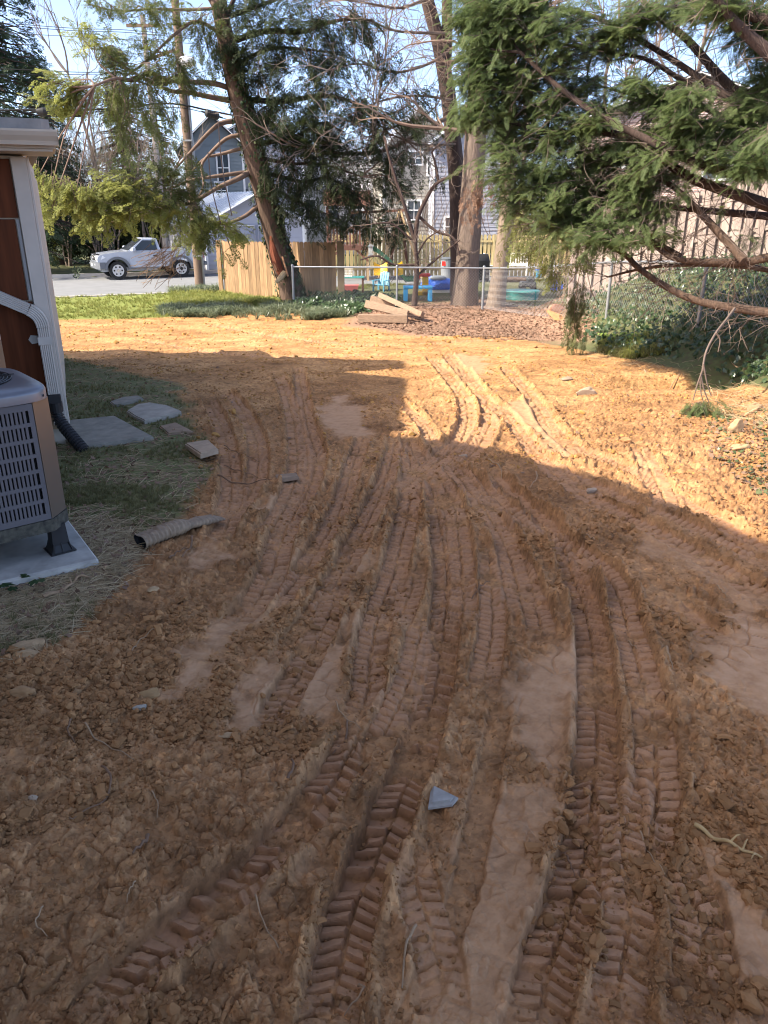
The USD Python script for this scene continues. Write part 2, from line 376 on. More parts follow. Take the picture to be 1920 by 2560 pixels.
def detail(x, y):
    """relief of the ground on top of zb, and its masks"""
    moss, straw, far, lit, smear = masks(x, y)
    soil = yard_mask(x, y) * (1 - moss) * (1 - far) * (1 - lit)
    z = .05 * (n2(x, y, 1.6, 1, 3) - .5) + .03 * (n2(x, y, .45, 2, 3) - .5) * soil
    lugs = np.zeros_like(x); inside = np.zeros_like(x); zt = np.zeros_like(x); edge = np.zeros_like(x)
    brk = n2(x, y, .16, 9, 3); brk2 = n2(x, y, .5, 19, 2)
    dx = .008 * (n2(x, y, .05, 31, 2) - .5) * 2
    for ti, (C, hw, dep, lug, per) in enumerate(W_TRACK):
        lo, hi = C.min(0) - .5, C.max(0) + .5
        k = np.nonzero((x > lo[0]) & (x < hi[0]) & (y > lo[1]) & (y < hi[1]))[0]
        if not len(k): continue
        d, i = cKDTree(C).query(np.stack([x[k], y[k]], 1), distance_upper_bound=hw * 2.6)
        ok = np.isfinite(d); k, d, i = k[ok], d[ok], i[ok]
        T = np.gradient(C, axis=0); T /= np.linalg.norm(T, axis=1, keepdims=True)
        rx, ry = x[k] - C[i, 0], y[k] - C[i, 1]
        lat = T[i, 0] * ry - T[i, 1] * rx
        s = i * .012 + (T[i, 0] * rx + T[i, 1] * ry)
        a = lat / hw + dx[k] / hw + .12 * (brk2[k] - .5)
        aa = np.abs(a)
        ends = ss(0, .35, s) * ss(0, .35, len(C) * .012 - s)
        dp = 2.0 * dep * ends * (.65 + .7 * brk2[k])
        prof = -dp * (1 - ss(.90, 1.08, aa))
        berm = .42 * dp * np.exp(-((aa - 1.28) / .22) ** 2) * (.1 + 1.7 * ss(.35, .7, brk[k]))
        ph = (s + aa * hw * .34 + dx[k] * .55) / per + .5 * (a > 0) + ti * .37
        lid = np.floor(ph).astype(np.int64); hr = hash01(lid, np.full_like(lid, ti), (a > 0).astype(np.int64)); hq = hash01(lid, np.full_like(lid, ti + 50), (a > 0).astype(np.int64))
        fr = ph - np.floor(ph); fr = np.clip(fr + .16 * (hq - .5) * (1 - aa), 0, 1)
        bar = ss(.03, .16, fr) * ss(.97, .78, fr) * (1.12 - .5 * fr)
        row = ss(.03, .12, aa) * (1 - ss(.88, .99, aa))
        keep = ss(.27, .38, brk[k] + .35 * (brk2[k] - .5))
        h = 2.1 * lug * bar * row * (.12 + .95 * keep * (.5 + .75 * hr) * (hr > .10) * (1 + .5 * (hq - .5) * a)) * ends
        w_in = (1 - ss(.9, 1.1, aa)) * ends
        zt[k] = zt[k] * (1 - w_in * .85) + prof + berm + h
        lugs[k] = np.maximum(lugs[k] * (1 - w_in), bar * row * keep * ends * (lug > .005))
        inside[k] = np.maximum(inside[k], w_in)
        edge[k] = np.maximum(edge[k], np.exp(-((aa - 1.1) / .2) ** 2) * ends)
    sm = smear * (1 - .7 * inside)
    z = z + zt * soil * (1 - .5 * sm)
    # broken clods: tilted cells at three sizes
    rough = soil * (1 - .94 * sm) * (1 - .45 * inside) * (1 - .88 * np.clip(lugs * 1.3, 0, 1)) * (.55 + .75 * n2(x, y, .6, 41, 2))
    near = (ss(13, 5, y) * .68 + .32) * (.72 + .5 * n2(x, y, .9, 88, 2))
    for size, amp, seed in ((.10, .036, 3), (.050, .026, 5), (.026, .012, 8), (.013, .0048, 12)):
        jx = x + size * .5 * (n2(x, y, size * .8, seed + 50, 2) - .5); jy = y + size * .5 * (n2(x, y, size * .8, seed + 60, 2) - .5)
        f1, f2, ox, oy, r1, r2, r3 = cells(jx, jy, size, seed)
        up = ss(.42, .75, r1 + .35 * (n2(x, y, size * 5, seed + 70, 2) - .5))
        dome = ss(.0, .17, f2 - f1) * (1 - .35 * f1)
        tilt = .8 * ((r2 - .5) * ox + (r3 - .5) * oy)
        z = z + amp * rough * near * (up * dome * (.75 + tilt) - .12)
    z = z + .010 * moss * (n2(x, y, .06, 23, 3) - .5) * 2 + .012 * lit * (n2(x, y, .1, 24, 3) - .5)
    z = z + sm * .010 * (n2(x, y, .09, 25, 4) - .5) + sm * .012 * (n2(x, y, .3, 27, 2) - .5)
    f1, f2, ox, oy, r1, r2, r3 = cells(x + .05 * n2(x, y, .1, 91, 2), y + .05 * n2(x, y, .1, 92, 2), .13, 77)
    z = z - sm * .012 * (1 - ss(.02, .07, f2 - f1)) * ss(.45, .6, n2(x, y, .4, 93, 2))
    return z, np.stack([sm, moss, straw, far, lit, soil, lugs, inside, edge], -1)

def ground_z(x, y):
    x, y = np.atleast_1d(np.asarray(x, float)), np.atleast_1d(np.asarray(y, float))
    return zb(x, y) + pits(x, y) + detail(x, y)[0]

PITS = [(gp(1745, 950), 1.0, .5, -.38), (gp(1500, 962), .55, .25, -.1), (gp(1480, 985), .3, .5, .05)]
def pits(x, y):
    z = np.zeros_like(x)
    for c, rx, ry, h in PITS: z = z + h * np.exp(-(((x - c[0]) / rx) ** 2 + ((y - c[1]) / ry) ** 2) ** 1.5)
    c = gp(1000, 800)        # low heap of soil under the timbers
    z = z + .22 * np.exp(-(((x - c[0]) / 1.3) ** 2 + ((y - c[1] - .5) / .9) ** 2))
    # sunk roadway
    return z + road_drop(x, y)

R0, R1 = gp(120, 749), gp(430, 727)
RDIR = (R1 - R0)[:2] / np.linalg.norm((R1 - R0)[:2]); RDIR = np.array([math.cos(math.radians(22)), math.sin(math.radians(22))])
RN = np.array([-RDIR[1], RDIR[0]]); ROAD_C = (R0[:2] + R1[:2]) / 2
ROAD_W = 9.4
def road_s(x, y): return (x - ROAD_C[0]) * RN[0] + (y - ROAD_C[1]) * RN[1]
def road_t(x, y): return (x - ROAD_C[0]) * RDIR[0] + (y - ROAD_C[1]) * RDIR[1]
def road_drop(x, y):
    s = road_s(x, y)
    return -.3 * ss(-.15, .1, s) * ss(ROAD_W + .2, ROAD_W - .1, s)

# ------------------------------------------------------------------ ground sheet
def fan():
    v = np.linspace(2900, 660, 940)
    ang = PITCH + np.arctan((v - IH / 2) / FPX)
    D = 2.25 / np.tan(ang) 
    D = np.r_[.55, .8, D[D > .95], np.geomspace(D[-1] * 1.03, 420, 40)]
    s = np.r_[np.linspace(-2.6, -.60, 16)[:-1], np.linspace(-.60, .60, 850), np.linspace(.60, 2.6, 16)[1:]]
    Y = np.repeat(D[:, None], len(s), 1); X = s[None] * (Y * .93 + .74)
    return X, Y
GX, GY = fan()
nr, nc = GX.shape
gx, gy = GX.ravel(), GY.ravel()
gd, gm = detail(gx, gy)
near_w = ss(70, 45, gy)
gz = zb(gx, gy) + pits(gx, gy) + gd * near_w
ii, jj = np.meshgrid(np.arange(nr - 1), np.arange(nc - 1), indexing='ij')
a = (ii * nc + jj).ravel()
quad = np.stack([a, a + 1, a + nc + 1, a + nc], 1)
GRID_TREE = None

def attr(mesh, name, data):
    pv = UsdGeom.PrimvarsAPI(mesh).CreatePrimvar(name, Sdf.ValueTypeNames.Color3fArray, 'vertex')
    pv.Set(Vt.Vec3fArray.FromNumpy(np.asarray(data, np.float32)))

NM = {'ma': ('attribute', {'attribute': 'mask_a'}), 'mb': ('attribute', {'attribute': 'mask_b'}), 'mc': ('attribute', {'attribute': 'mask_c'}),
      'sa': ('separate_color', {}), 'sb': ('separate_color', {}), 'sc': ('separate_color', {}), 'g': ('geometry', {}),
      'n1': ('noise_texture', {'scale': 1.1, 'detail': 6, 'roughness': .6}), 'n2': ('noise_texture', {'scale': 14, 'detail': 6, 'roughness': .65}),
      'n3': ('noise_texture', {'scale': 90, 'detail': 4, 'roughness': .6}), 'n4': ('noise_texture', {'scale': 260, 'detail': 3, 'roughness': .6}),
      'soil': ('rgb_ramp', {'ramp': [(.28, (.24, .122, .054)), (.5, (.338, .180, .081)), (.72, (.44, .25, .118))]}),
      'pos': ('separate_xyz', {}), 'sunlit_n': ('math', {'math_type': 'multiply_add', 'value2': 5.0}), 'sunlit_r': ('map_range', {'range_type': 'smoothstep', 'from_min': 9.0, 'from_max': 14.5, 'to_min': 0.0, 'to_max': .55}), 'sunlit_c': ('rgb_ramp', {'ramp': [(.28, (.29, .148, .054)), (.5, (.39, .212, .081)), (.72, (.50, .29, .12))]}), 'sunlit_m': ('mix_color', {}),  # yellower sunlit tone blended into the far soil colour by distance and noise
      'soil2': ('rgb_ramp', {'ramp': [(.3, (.62, .60, .58)), (.5, (1, 1, 1)), (.72, (1.3, 1.28, 1.24))]}),
      'soilm': ('mix_color', {'blend_type': 'multiply', 'fac': 1.0, 'use_clamp': False}),
      'vo': ('voronoi_texture', {'scale': 46.0}), 'vos': ('separate_color', {}), 'vor': ('rgb_ramp', {'ramp': [(0, (.72, .7, .7)), (.55, (1, 1, 1)), (.93, (1.12, 1.12, 1.1)), (1.0, (1.5, 1.45, 1.35))]}),
      'soilv': ('mix_color', {'blend_type': 'multiply', 'fac': .75, 'use_clamp': False}),
      'n5': ('noise_texture', {'scale': 2.6, 'detail': 5, 'roughness': .6, 'distortion': .6}), 'pat': ('rgb_ramp', {'ramp': [(.30, (.60, .58, .57)), (.46, (.95, .95, .95)), (.66, (1.18, 1.2, 1.24))]}), 'soilp': ('mix_color', {'blend_type': 'multiply', 'fac': 1.0, 'use_clamp': False}),
      'smc': ('rgb_ramp', {'ramp': [(.32, (.335, .184, .092)), (.5, (.41, .238, .126)), (.68, (.465, .282, .158))]}),
      'mx1': ('mix_color', {}), 
      'lugc': ('color', {'value': (.42, .235, .135)}), 'lugf': ('math', {'math_type': 'multiply', 'value2': .75}), 'mxl': ('mix_color', {}),
      'mossr': ('rgb_ramp', {'ramp': [(.3, (.19, .14, .09)), (.44, (.17, .145, .075)), (.56, (.12, .14, .05)), (.75, (.22, .20, .11))]}),
      'mx2': ('mix_color', {}),
      'strawr': ('rgb_ramp', {'ramp': [(.3, (.19, .14, .09)), (.5, (.31, .25, .17)), (.75, (.44, .37, .26))]}),
      'mx3': ('mix_color', {}),
      'farr': ('rgb_ramp', {'ramp': [(.3, (.20, .16, .055)), (.5, (.15, .19, .04)), (.72, (.25, .25, .09))]}),
      'mx4': ('mix_color', {}),
      'litr': ('rgb_ramp', {'ramp': [(.3, (.16, .09, .06)), (.6, (.33, .20, .13))]}), 'mx5': ('mix_color', {}),
      'wildr': ('rgb_ramp', {'ramp': [(.3, (.09, .065, .04)), (.55, (.085, .10, .04)), (.8, (.14, .14, .06))]}), 'mx6': ('mix_color', {}),
      'rr': ('map_range', {'from_min': 0, 'from_max': 1, 'to_min': .95, 'to_max': .6}),
      'bh': ('math', {'math_type': 'multiply_add', 'value2': .35}), 'bhm': ('map_range', {'from_min': 0, 'from_max': 1, 'to_min': 1.0, 'to_max': .12}),
      'b': ('bump', {'distance': .006, 'strength': .8}),
      'p': ('principled_bsdf', {'specular_ior_level': .22})}
LM = [('ma.color', 'sa.color'), ('mb.color', 'sb.color'), ('mc.color', 'sc.color')] + [('g.position', f'{n}.vector') for n in ('n1', 'n2', 'n3', 'n4', 'n5', 'vo')] + [
      ('n1.fac', 'soil.fac'), ('n2.fac', 'soil2.fac'), ('g.position', 'pos.vector'), ('n1.fac', 'sunlit_n.value1'), ('pos.y', 'sunlit_n.value3'), ('sunlit_n.value', 'sunlit_r.value'), ('n1.fac', 'sunlit_c.fac'), ('soil.color', 'sunlit_m.a'), ('sunlit_c.color', 'sunlit_m.b'), ('sunlit_r.result', 'sunlit_m.fac'), ('sunlit_m.result', 'soilm.a'), ('soil2.color', 'soilm.b'),
      ('vo.color', 'vos.color'), ('vos.r', 'vor.fac'), ('soilm.result', 'soilv.a'), ('vor.color', 'soilv.b'),
      ('n2.fac', 'smc.fac'),
      ('n5.fac', 'pat.fac'), ('soilv.result', 'soilp.a'), ('pat.color', 'soilp.b'), ('soilp.result', 'mxl.a'), ('lugc.color', 'mxl.b'), ('sc.r', 'lugf.value1'), ('lugf.value', 'mxl.fac'),
      ('mxl.result', 'mx1.a'), ('smc.color', 'mx1.b'), ('sa.r', 'mx1.fac'),
      ('n2.fac', 'mossr.fac'), ('mx1.result', 'mx2.a'), ('mossr.color', 'mx2.b'), ('sa.g', 'mx2.fac'),
      ('n3.fac', 'strawr.fac'), ('mx2.result', 'mx3.a'), ('strawr.color', 'mx3.b'), ('sa.b', 'mx3.fac'),
      ('n2.fac', 'farr.fac'), ('n3.fac', 'litr.fac'), ('n2.fac', 'wildr.fac'),
      ('mx3.result', 'mx6.a'), ('wildr.color', 'mx6.b'), ('sc.b', 'mx6.fac'),
      ('mx6.result', 'mx4.a'), ('farr.color', 'mx4.b'), ('sb.r', 'mx4.fac'),
      ('mx4.result', 'mx5.a'), ('litr.color', 'mx5.b'), ('sb.g', 'mx5.fac'), ('mx5.result', 'p.base_color'),
      ('sa.r', 'rr.value'), ('rr.result', 'p.roughness'),
      ('n4.fac', 'bh.value1'), ('n3.fac', 'bh.value3'), ('sa.r', 'bhm.value'), ('bhm.result', 'b.strength'), ('bh.value', 'b.height'), ('b.normal', 'p.normal')]
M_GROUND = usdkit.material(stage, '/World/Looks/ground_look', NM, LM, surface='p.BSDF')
# columns of gm: smear moss straw far lit soil lugs inside edge
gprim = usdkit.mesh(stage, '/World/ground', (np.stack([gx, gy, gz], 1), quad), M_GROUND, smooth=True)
wild = np.clip(1 - yard_mask(gx, gy) - gm[:, 1], 0, 1)
attr(gprim, 'mask_a', gm[:, [0, 1, 2]]); attr(gprim, 'mask_b', gm[:, [3, 4, 5]]); attr(gprim, 'mask_c', np.stack([gm[:, 6] * (1 - gm[:, 0]), gm[:, 7], wild], 1))
tag(gprim, 'bare brown graded soil of the yard with tyre ruts', kind='structure')
# land around and behind the viewer, a little lower
mb = MB(); n = 30
xs = np.linspace(-220, 220, n); X, Y = np.meshgrid(xs, xs + 120, indexing='ij')
Z = np.full(X.shape, -1.7)
i, j = np.meshgrid(np.arange(n - 1), np.arange(n - 1), indexing='ij'); k = (i * n + j).ravel()
mb.add(np.stack([X, Y, Z], -1).reshape(-1, 3), np.stack([k, k + n, k + n + 1, k + 1], 1))
M_LAND = look('land_look', (.2, .12, .06), .95, .3, 2.0)
obj('terrain', mb, M_LAND, kind='structure', label='land around the yard')
def gz_at(x, y):
    x, y = np.atleast_1d(np.asarray(x, float)), np.atleast_1d(np.asarray(y, float))
    return ground_z(x, y)
def on_ground(u, v):
    p = gp(u, v); p = p.copy(); p[2] = gz_at(p[0], p[1])[0]; return p
# ------------------------------------------------------------------ the house the picture is taken from
M_SIDING = look('stained_plywood', (.12, .036, .014), .6, .45, 3.0, spec=.12, stretch=(6, 6, .5), bump=.001, bscale=30, rnd=.18)
M_TRIM = look('cream_trim', (.50, .455, .40), .5, .14, 5)
M_GUTTER = look('beige_gutter', (.46, .39, .31), .35, .12, 4)
M_ROOF = look('grey_roofing', (.24, .235, .23), .85, .25, 8, bump=.002)
M_DOWN = look('white_downspout', (.48, .45, .405), .4, .12, 6)
M_STUCCO = look('house_wall_tan', (.50, .44, .36), .85, .2, 3)
M_BLACK = look('black_plastic', (.018, .018, .02), .45, .3, 12)
M_RAWWOOD = look('raw_wood', (.40, .29, .18), .8, .35, 5, stretch=(8, 8, 1))
K = np.array([-3.02, 7.05, 0.0])
HR = math.radians(22)
house = thing('house', 'low house at left with rust brown plywood wall, cream corner board and gutter', 'house', K, HR)
mb = MB(); mb.box((-7, .03, -.3), (-.02, 6.5, 2.42)); obj('wall', mb, M_STUCCO, house)
cols = [-.13, -.60, -1.21, -1.82, -2.43, -3.04, -3.65]
rows = [.22, .62, 1.22, 1.86, 2.42]
zj = [.24, at(95, 752, 7.0)[2], at(50, 546, 7.0)[2], 2.40]
colsr = [[-.125, -.50, -1.11, -1.72, -2.33, -2.94], [-.158, -.47, -1.08, -1.69, -2.30, -2.91], [-.125, -.44, -1.05, -1.66, -2.27, -2.88]]
for r in range(3):
    for k in range(5):
        x1, x0 = colsr[r][k] - .004, colsr[r][k + 1] + .004
        mb = MB(); mb.box((x0, .004, zj[r] + .006), (x1, .03, zj[r + 1] - .006), .003); obj('siding_panel', mb, M_SIDING, house)
mb = MB(); mb.box((-.152, -.001, zj[1] + .008), (-.128, .022, zj[2] - .01)); obj('flashing_strip', mb, look('lead_grey', (.30, .30, .30), .5, .2), house)
mb = MB(); mb.box((-.12, -.022, .10), (0, .03, 2.41), .004); obj('corner_board', mb, M_TRIM, house)
mb = MB(); mb.box((0.0, -.01, .10), (.022, .12, 2.41), .004); obj('corner_board', mb, M_TRIM, house)
mb = MB(); mb.box((-3.2, .0, .06), (-.02, .05, .222)); obj('sill_board', mb, M_RAWWOOD, house)
mb = MB(); mb.box((-7, -.42, 2.432), (.22, .25, 2.45)); mb.box((-7, .251, 2.432), (-.05, 6.9, 2.45)); obj('soffit', mb, M_TRIM, house)
mb = MB(); mb.box((-7, -.44, 2.452), (.24, -.415, 2.57)); mb.box((.215, -.414, 2.452), (.24, .25, 2.60)); mb.box((-.05, .2505, 2.452), (.214, .275, 2.60)); mb.box((-.07, .276, 2.452), (-.05, 6.9, 2.60)); obj('fascia', mb, M_TRIM, house)
g = MB()   # K-style gutter
prof = np.array([(-.445, 2.47), (-.53, 2.47), (-.535, 2.50), (-.56, 2.535), (-.57, 2.565), (-.57, 2.58), (-.555, 2.58), (-.55, 2.565), (-.525, 2.485), (-.45, 2.485)])
x0, x1 = -7.0, .27
V = np.vstack([np.c_[np.full(len(prof), x0), prof], np.c_[np.full(len(prof), x1), prof]]); nP = len(prof)
g.add(V, [[i, (i + 1) % nP, nP + (i + 1) % nP, nP + i] for i in range(nP)])
g.add(np.c_[np.full(6, x1), prof[[0, 1, 3, 4, 5, 9]]], [[0, 1, 2], [0, 2, 3], [0, 3, 4], [0, 4, 5]])
obj('gutter', g, M_GUTTER, house)
mb = MB(); v = np.array([(-7, -.50, 2.585), (.16, -.50, 2.585), (.22, -.44, 2.585), (.22, .27, 2.60), (-.08, 6.9, 2.61), (-7, 6.9, 2.61)])
mb.tm(trimesh.convex.convex_hull(np.vstack([v, v + (0, 0, .075)]))); obj('roof', mb, M_ROOF, house)
# downspout on the wall
ds = MB()
def rect_sweep(mb, pts, w, d, ribs=True):
    """fluted rectangular pipe along pts in the plane of the wall (local x, z)"""
    P = np.asarray(pts, float); n = len(P)
    T = np.gradient(P, axis=0); T /= np.linalg.norm(T, axis=1, keepdims=True)
    side = np.stack([T[:, 2], 0 * T[:, 0], -T[:, 0]], 1)
    k = 13; cs = []
    for q in range(k):
        xx = -w / 2 + w * q / (k - 1); yy = -d / 2 - (.004 if ribs and q % 2 else 0)
        cs.append((xx, yy))
    cs += [(w / 2, d / 2), (-w / 2, d / 2)]
    m = len(cs)
    V = np.array([[P[i] + side[i] * a + np.array([0, b, 0]) for a, b in cs] for i in range(n)]).reshape(-1, 3)
    i, j = np.meshgrid(np.arange(n - 1), np.arange(m), indexing='ij')
    mb.add(V, np.stack([i * m + j, i * m + (j + 1) % m, (i + 1) * m + (j + 1) % m, (i + 1) * m + j], -1).reshape(-1, 4))
    mb.add(V[:m], [[0, c, c + 1] for c in range(1, m - 1)]); mb.add(V[-m:], [[0, c + 1, c] for c in range(1, m - 1)])
ZD = .42; XD = -.075
EL = np.array([(XD, -.10, ZD), (XD, -.10, 1.02)])
rect_sweep(ds, EL, .098, .07); obj('downspout', ds, M_DOWN, house)
e = MB(); c = [(XD, -.10, 1.022)]
for q in range(0, 9):
    t = q / 8 * math.radians(62); R = .17
    s_ = 1 + (.035 if q % 2 else 0)
    c.append((XD - R * (1 - math.cos(t)), -.10, 1.03 + R * math.sin(t)))
rect_sweep(e, c, .106, .078); obj('downspout_elbow', e, M_DOWN, house)
dirn = np.array([-math.sin(math.radians(62)), 0, math.cos(math.radians(62))]); c0 = np.array(c[-1])
e = MB(); rect_sweep(e, [c0 + dirn * .003, c0 + dirn * .9, c0 + dirn * 1.9], .098, .07); obj('downspout', e, M_DOWN, house)
for q in range(1, 9):
    mbq = MB(); p = (np.array(c[q]) + np.array(c[q - 1])) / 2
mb = MB(); mb.add(*[np.array([(-.215, -.002, .905), (-.19, -.004, .945), (-.128, -.004, .935), (-.128, -.004, .875), (-.19, -.004, .865)]), [[0, 2, 1], [0, 3, 2], [0, 4, 3]]])
mb.box((-.13, -.142, .872), (-.02, -.137, .938)); mb.box((-.132, -.142, .872), (-.1285, -.003, .938)); obj('downspout_strap', mb, M_DOWN, house)
mb = MB(); mb.box((XD - .057, -.145, .30), (XD + .057, -.055, .415), .008); mb.tube([(XD, -.10, .34), (XD, -.10, .25)], .062, 16); obj('pipe_adapter', mb, M_BLACK, house)
pts = spline([(XD, -.10, .25), (XD + .02, -.13, .16), (XD + .09, -.22, .05), (XD + .19, -.36, -.08)], 90)
rr = .052 + .006 * np.sign(np.sin(np.arange(90) * 1.05)); mb = MB(); mb.tube(pts, rr, 18); obj('drain_pipe', mb, M_BLACK, house)

# unseen house mass left of the picture, roof outline shaped to cast the yard shadow
def back(u, v, z):
    p = gp(u, v); k = (z - p[2]) / math.tan(SUN_EL); return p[:2] + SUN_H * k
ZR = 6.0
edge = [back(u, v, ZR) for u, v in ((1930, 1352), (1700, 1262), (1500, 1190), (1300, 1137), (1120, 1092), (985, 1092), (1010, 1040), (1018, 945))]
edge += [back(860, 930, ZR), back(1016, 922, ZR), back(1012, 903, ZR), back(700, 893, ZR), back(500, 889, ZR), back(330, 876, ZR), back(215, 878, ZR)]
poly = [(-2.2, -9), (-3.1, -1.2)] + [tuple(p) for p in edge] + [(-17, edge[-1][1]), (-17, -9)]
PG = Polygon(poly).buffer(0)
up = thing('house_upper_storey', 'unseen house mass left of the yard, flat roof shaped to cast the yard shadow', 'house', (0, 0, 0))
m = trimesh.creation.extrude_polygon(PG, .22, engine='earcut'); m.apply_translation((0, 0, ZR - .22)); obj('roof', m, M_ROOF, up)
inner = PG.intersection(Polygon([(-17, -9), (-2, -9), (-4.4, 1), (-8.9, 5.5), (-8.9, 9), (-12, 11), (-17, 11)])).buffer(-.5)
m = trimesh.creation.extrude_polygon(inner, ZR + .2, engine='earcut'); m.apply_translation((0, 0, -.45)); obj('wall', m, M_STUCCO, up)

# ------------------------------------------------------------------ air conditioners on their pad
M_ACP = look('ac_panel_grey', (.115, .11, .118), .5, .12, 3, spec=.15)
M_ACC = look('ac_corner_reflection', (.14, .118, .095), .32, .08, 2, metallic=.55)  # tan of the reflected sunlit soil put into the corner colour
M_ACTOP = look('ac_top_grey', (.17, .175, .195), .3, .08, 2, metallic=.5)
M_DARK = look('dark_inside', (.012, .012, .014), .8, .3)
M_MUCK = look('splashed_base', (.02, .02, .018), .9, .6, 30, col2=(.09, .085, .065))
M_CONC = look('concrete_pad', (.46, .44, .40), .85, .45, 7, bump=.001)
AR = math.radians(40)
def octagon(h, c):
    return np.array([(-h + c, -h), (h - c, -h), (h, -h + c), (h, h - c), (h - c, h), (-h + c, h), (-h, h - c), (-h, -h + c)])
def prism(pts, z0, z1, pts2=None):
    p2 = pts if pts2 is None else pts2; n = len(pts)
    V = np.vstack([np.c_[pts, np.full(n, z0)], np.c_[p2, np.full(n, z1)]])
    F = [[i, (i + 1) % n, n + (i + 1) % n] for i in range(n)] + [[i, n + (i + 1) % n, n + i] for i in range(n)]
    F += [[0, i + 1, i] for i in range(1, n - 1)] + [[n, n + i, n + i + 1] for i in range(1, n - 1)]
    return V, F
def make_ac(loc, label, rz):
    t = thing('air_conditioner', label, 'air conditioner', loc, rz, None)
    H, C = .42, .12
    z0, z1 = .24, .94
    mb = MB(); mb.add(*prism(octagon(H - .03, C), z0, z1)); obj('coil', mb, M_DARK, t)
    mb = MB(); mb.add(*prism(octagon(H + .004, C), z0 - .075, z0)); obj('base_pan', mb, M_MUCK, t)
    for q in range(4):
        R = q * PI / 2
        # corner post
        a, b = (H - C, -H), (H, -H + C)
        n = np.array([1, -1]) / math.sqrt(2)
        mb = MB(); o = [np.array(a), np.array(b), np.array(b) - n * .03, np.array(a) - n * .03]
        mb.add(*prism(np.array(o), z0 + .002, z1 - .002)); V, F = mb.get(); obj('corner_post', (rot_z(V, R), F), M_ACC, t)
        # louvred panel with seven rows of slots
        mb = MB(); w = 2 * (H - C) - .01; nx, nrow = 24, 7
        x0 = -w / 2; y0, y1 = -H, -H + .012; gap = .012; bar = (w - .05 - nx * gap) / (nx + 1)
        zz = np.linspace(z0 + .03, z1 - .03, nrow + 1)
        for r in range(nrow + 1):
            zc = zz[r]; h = .011
            lo, hi = (z0 + .004 if r == 0 else zc - h), (z1 - .004 if r == nrow else zc + h)
            mb.box((x0, y0 - .0012, lo), (x0 + w, y1, hi))
        mb.box((x0, y0, z0 + .005), (x0 + .025, y1 - .001, z1 - .005)); mb.box((x0 + w - .025, y0, z0 + .005), (x0 + w, y1 - .001, z1 - .005))
        for k in range(1, nx):
            xx = x0 + .025 + k * (w - .05) / nx
            mb.box((xx - .0068, y0, z0 + .006), (xx + .0068, y1 - .001, z1 - .006))
        V, F = mb.get(); obj('louvre_panel', (rot_z(V, R), F), M_ACP, t)
    # rounded top with a fan guard
    mb = MB(); O = octagon(H + .012, C + .02)
    ring = []
    for (sc, z) in ((1.0, z1), (1.0, z1 + .045), (.985, z1 + .06), (.95, z1 + .072), (.80, z1 + .085)):
        P = []
        for th in np.linspace(0, 2 * PI, 64, endpoint=False):
            d = np.array([math.cos(th), math.sin(th)])
            # superellipse outline, rounder than the cabinet
            r = (abs(d[0]) ** 5 + abs(d[1]) ** 5) ** (-1 / 5) * (H + .012)
            r = min(r, (2 * H + .024 - C) / (abs(d[0]) + abs(d[1])) + .02)
            P.append(np.r_[d * r * sc, z])
        ring.append(P)
    th = np.linspace(0, 2 * PI, 64, endpoint=False)
    ring.append([(.31 * math.cos(a_), .31 * math.sin(a_), z1 + .085) for a_ in th]); ring.append([(.30 * math.cos(a_), .30 * math.sin(a_), z1 + .02) for a_ in th])
    V = np.array(ring).reshape(-1, 3); i, j = np.meshgrid(np.arange(len(ring) - 1), np.arange(64), indexing='ij')
    mb.add(V, np.stack([i * 64 + j, i * 64 + (j + 1) % 64, (i + 1) * 64 + (j + 1) % 64, (i + 1) * 64 + j], -1).reshape(-1, 4))
    tp = obj('top', mb, M_ACTOP, t, smooth=40)
    mb = MB(); mb.add(*prism(np.array([(.299 * math.cos(a_), .299 * math.sin(a_)) for a_ in th]), z1 + .001, z1 + .018)); obj('fan_well', mb, M_DARK, t)
    mb = MB()
    for r in np.linspace(.05, .31, 14):
        a_ = np.linspace(0, 2 * PI, 37); mb.tube(np.c_[r * np.cos(a_), r * np.sin(a_), np.full(37, z1 + .093 - .02 * (r / .31) ** 2 * 0)], .0035, 4, False)
    for a_ in np.arange(6) * PI / 3: mb.beam((.03 * math.cos(a_), .03 * math.sin(a_), z1 + .096), (.335 * math.cos(a_), .335 * math.sin(a_), z1 + .092), .006, .006)
    obj('fan_guard', mb, M_BLACK, t)
    for sx, sy in ((1, -1), (-1, -1), (1, 1), (-1, 1)):
        cx, cy = sx * (H - .085), sy * (H - .085); sq = np.array([(-1, -1), (1, -1), (1, 1), (-1, 1)])
        mb = MB(); mb.add(*prism(sq * .075 + (cx, cy), .0, .008)); mb.add(*prism(sq * .066 + (cx, cy), .008, .05, sq * .048 + (cx, cy))); mb.add(*prism(sq * .048 + (cx, cy), .05, .178, sq * .042 + (cx, cy)))
        for e in (-1, 1):
            for k in (-.5, 0, .5):
                mb.beam((cx + k * .1, cy + e * .062, .01), (cx + k * .08, cy + e * .046, .06), .006, .02)
        obj('foot', mb, M_BLACK, t)
    mb = MB(); s8 = [(math.cos(a_), math.sin(a_)) for a_ in np.linspace(0, 2 * PI, 10, endpoint=False)]
    n = np.array([1, -1]) / math.sqrt(2); cc = np.array([H - C / 2, -H + C / 2]) + n * .012
    for dd in (.012,):
        P = [np.r_[cc + n * dd + .008 * a_ * np.array([1, 1]) / math.sqrt(2), z1 + .022 + .008 * b_] for a_, b_ in s8]
        mb.add(np.array(P), [[0, i, i + 1] for i in range(1, 9)])
    obj('screw', mb, M_DARK, t)
    return t
AC = np.array([-2.46, 4.29, .06])
make_ac(AC, 'large grey louvred air conditioner standing on the white concrete pad', AR)
make_ac((-3.24, 5.50, .20), 'air conditioner behind the large one, only its corner showing at the left edge', math.radians(33))
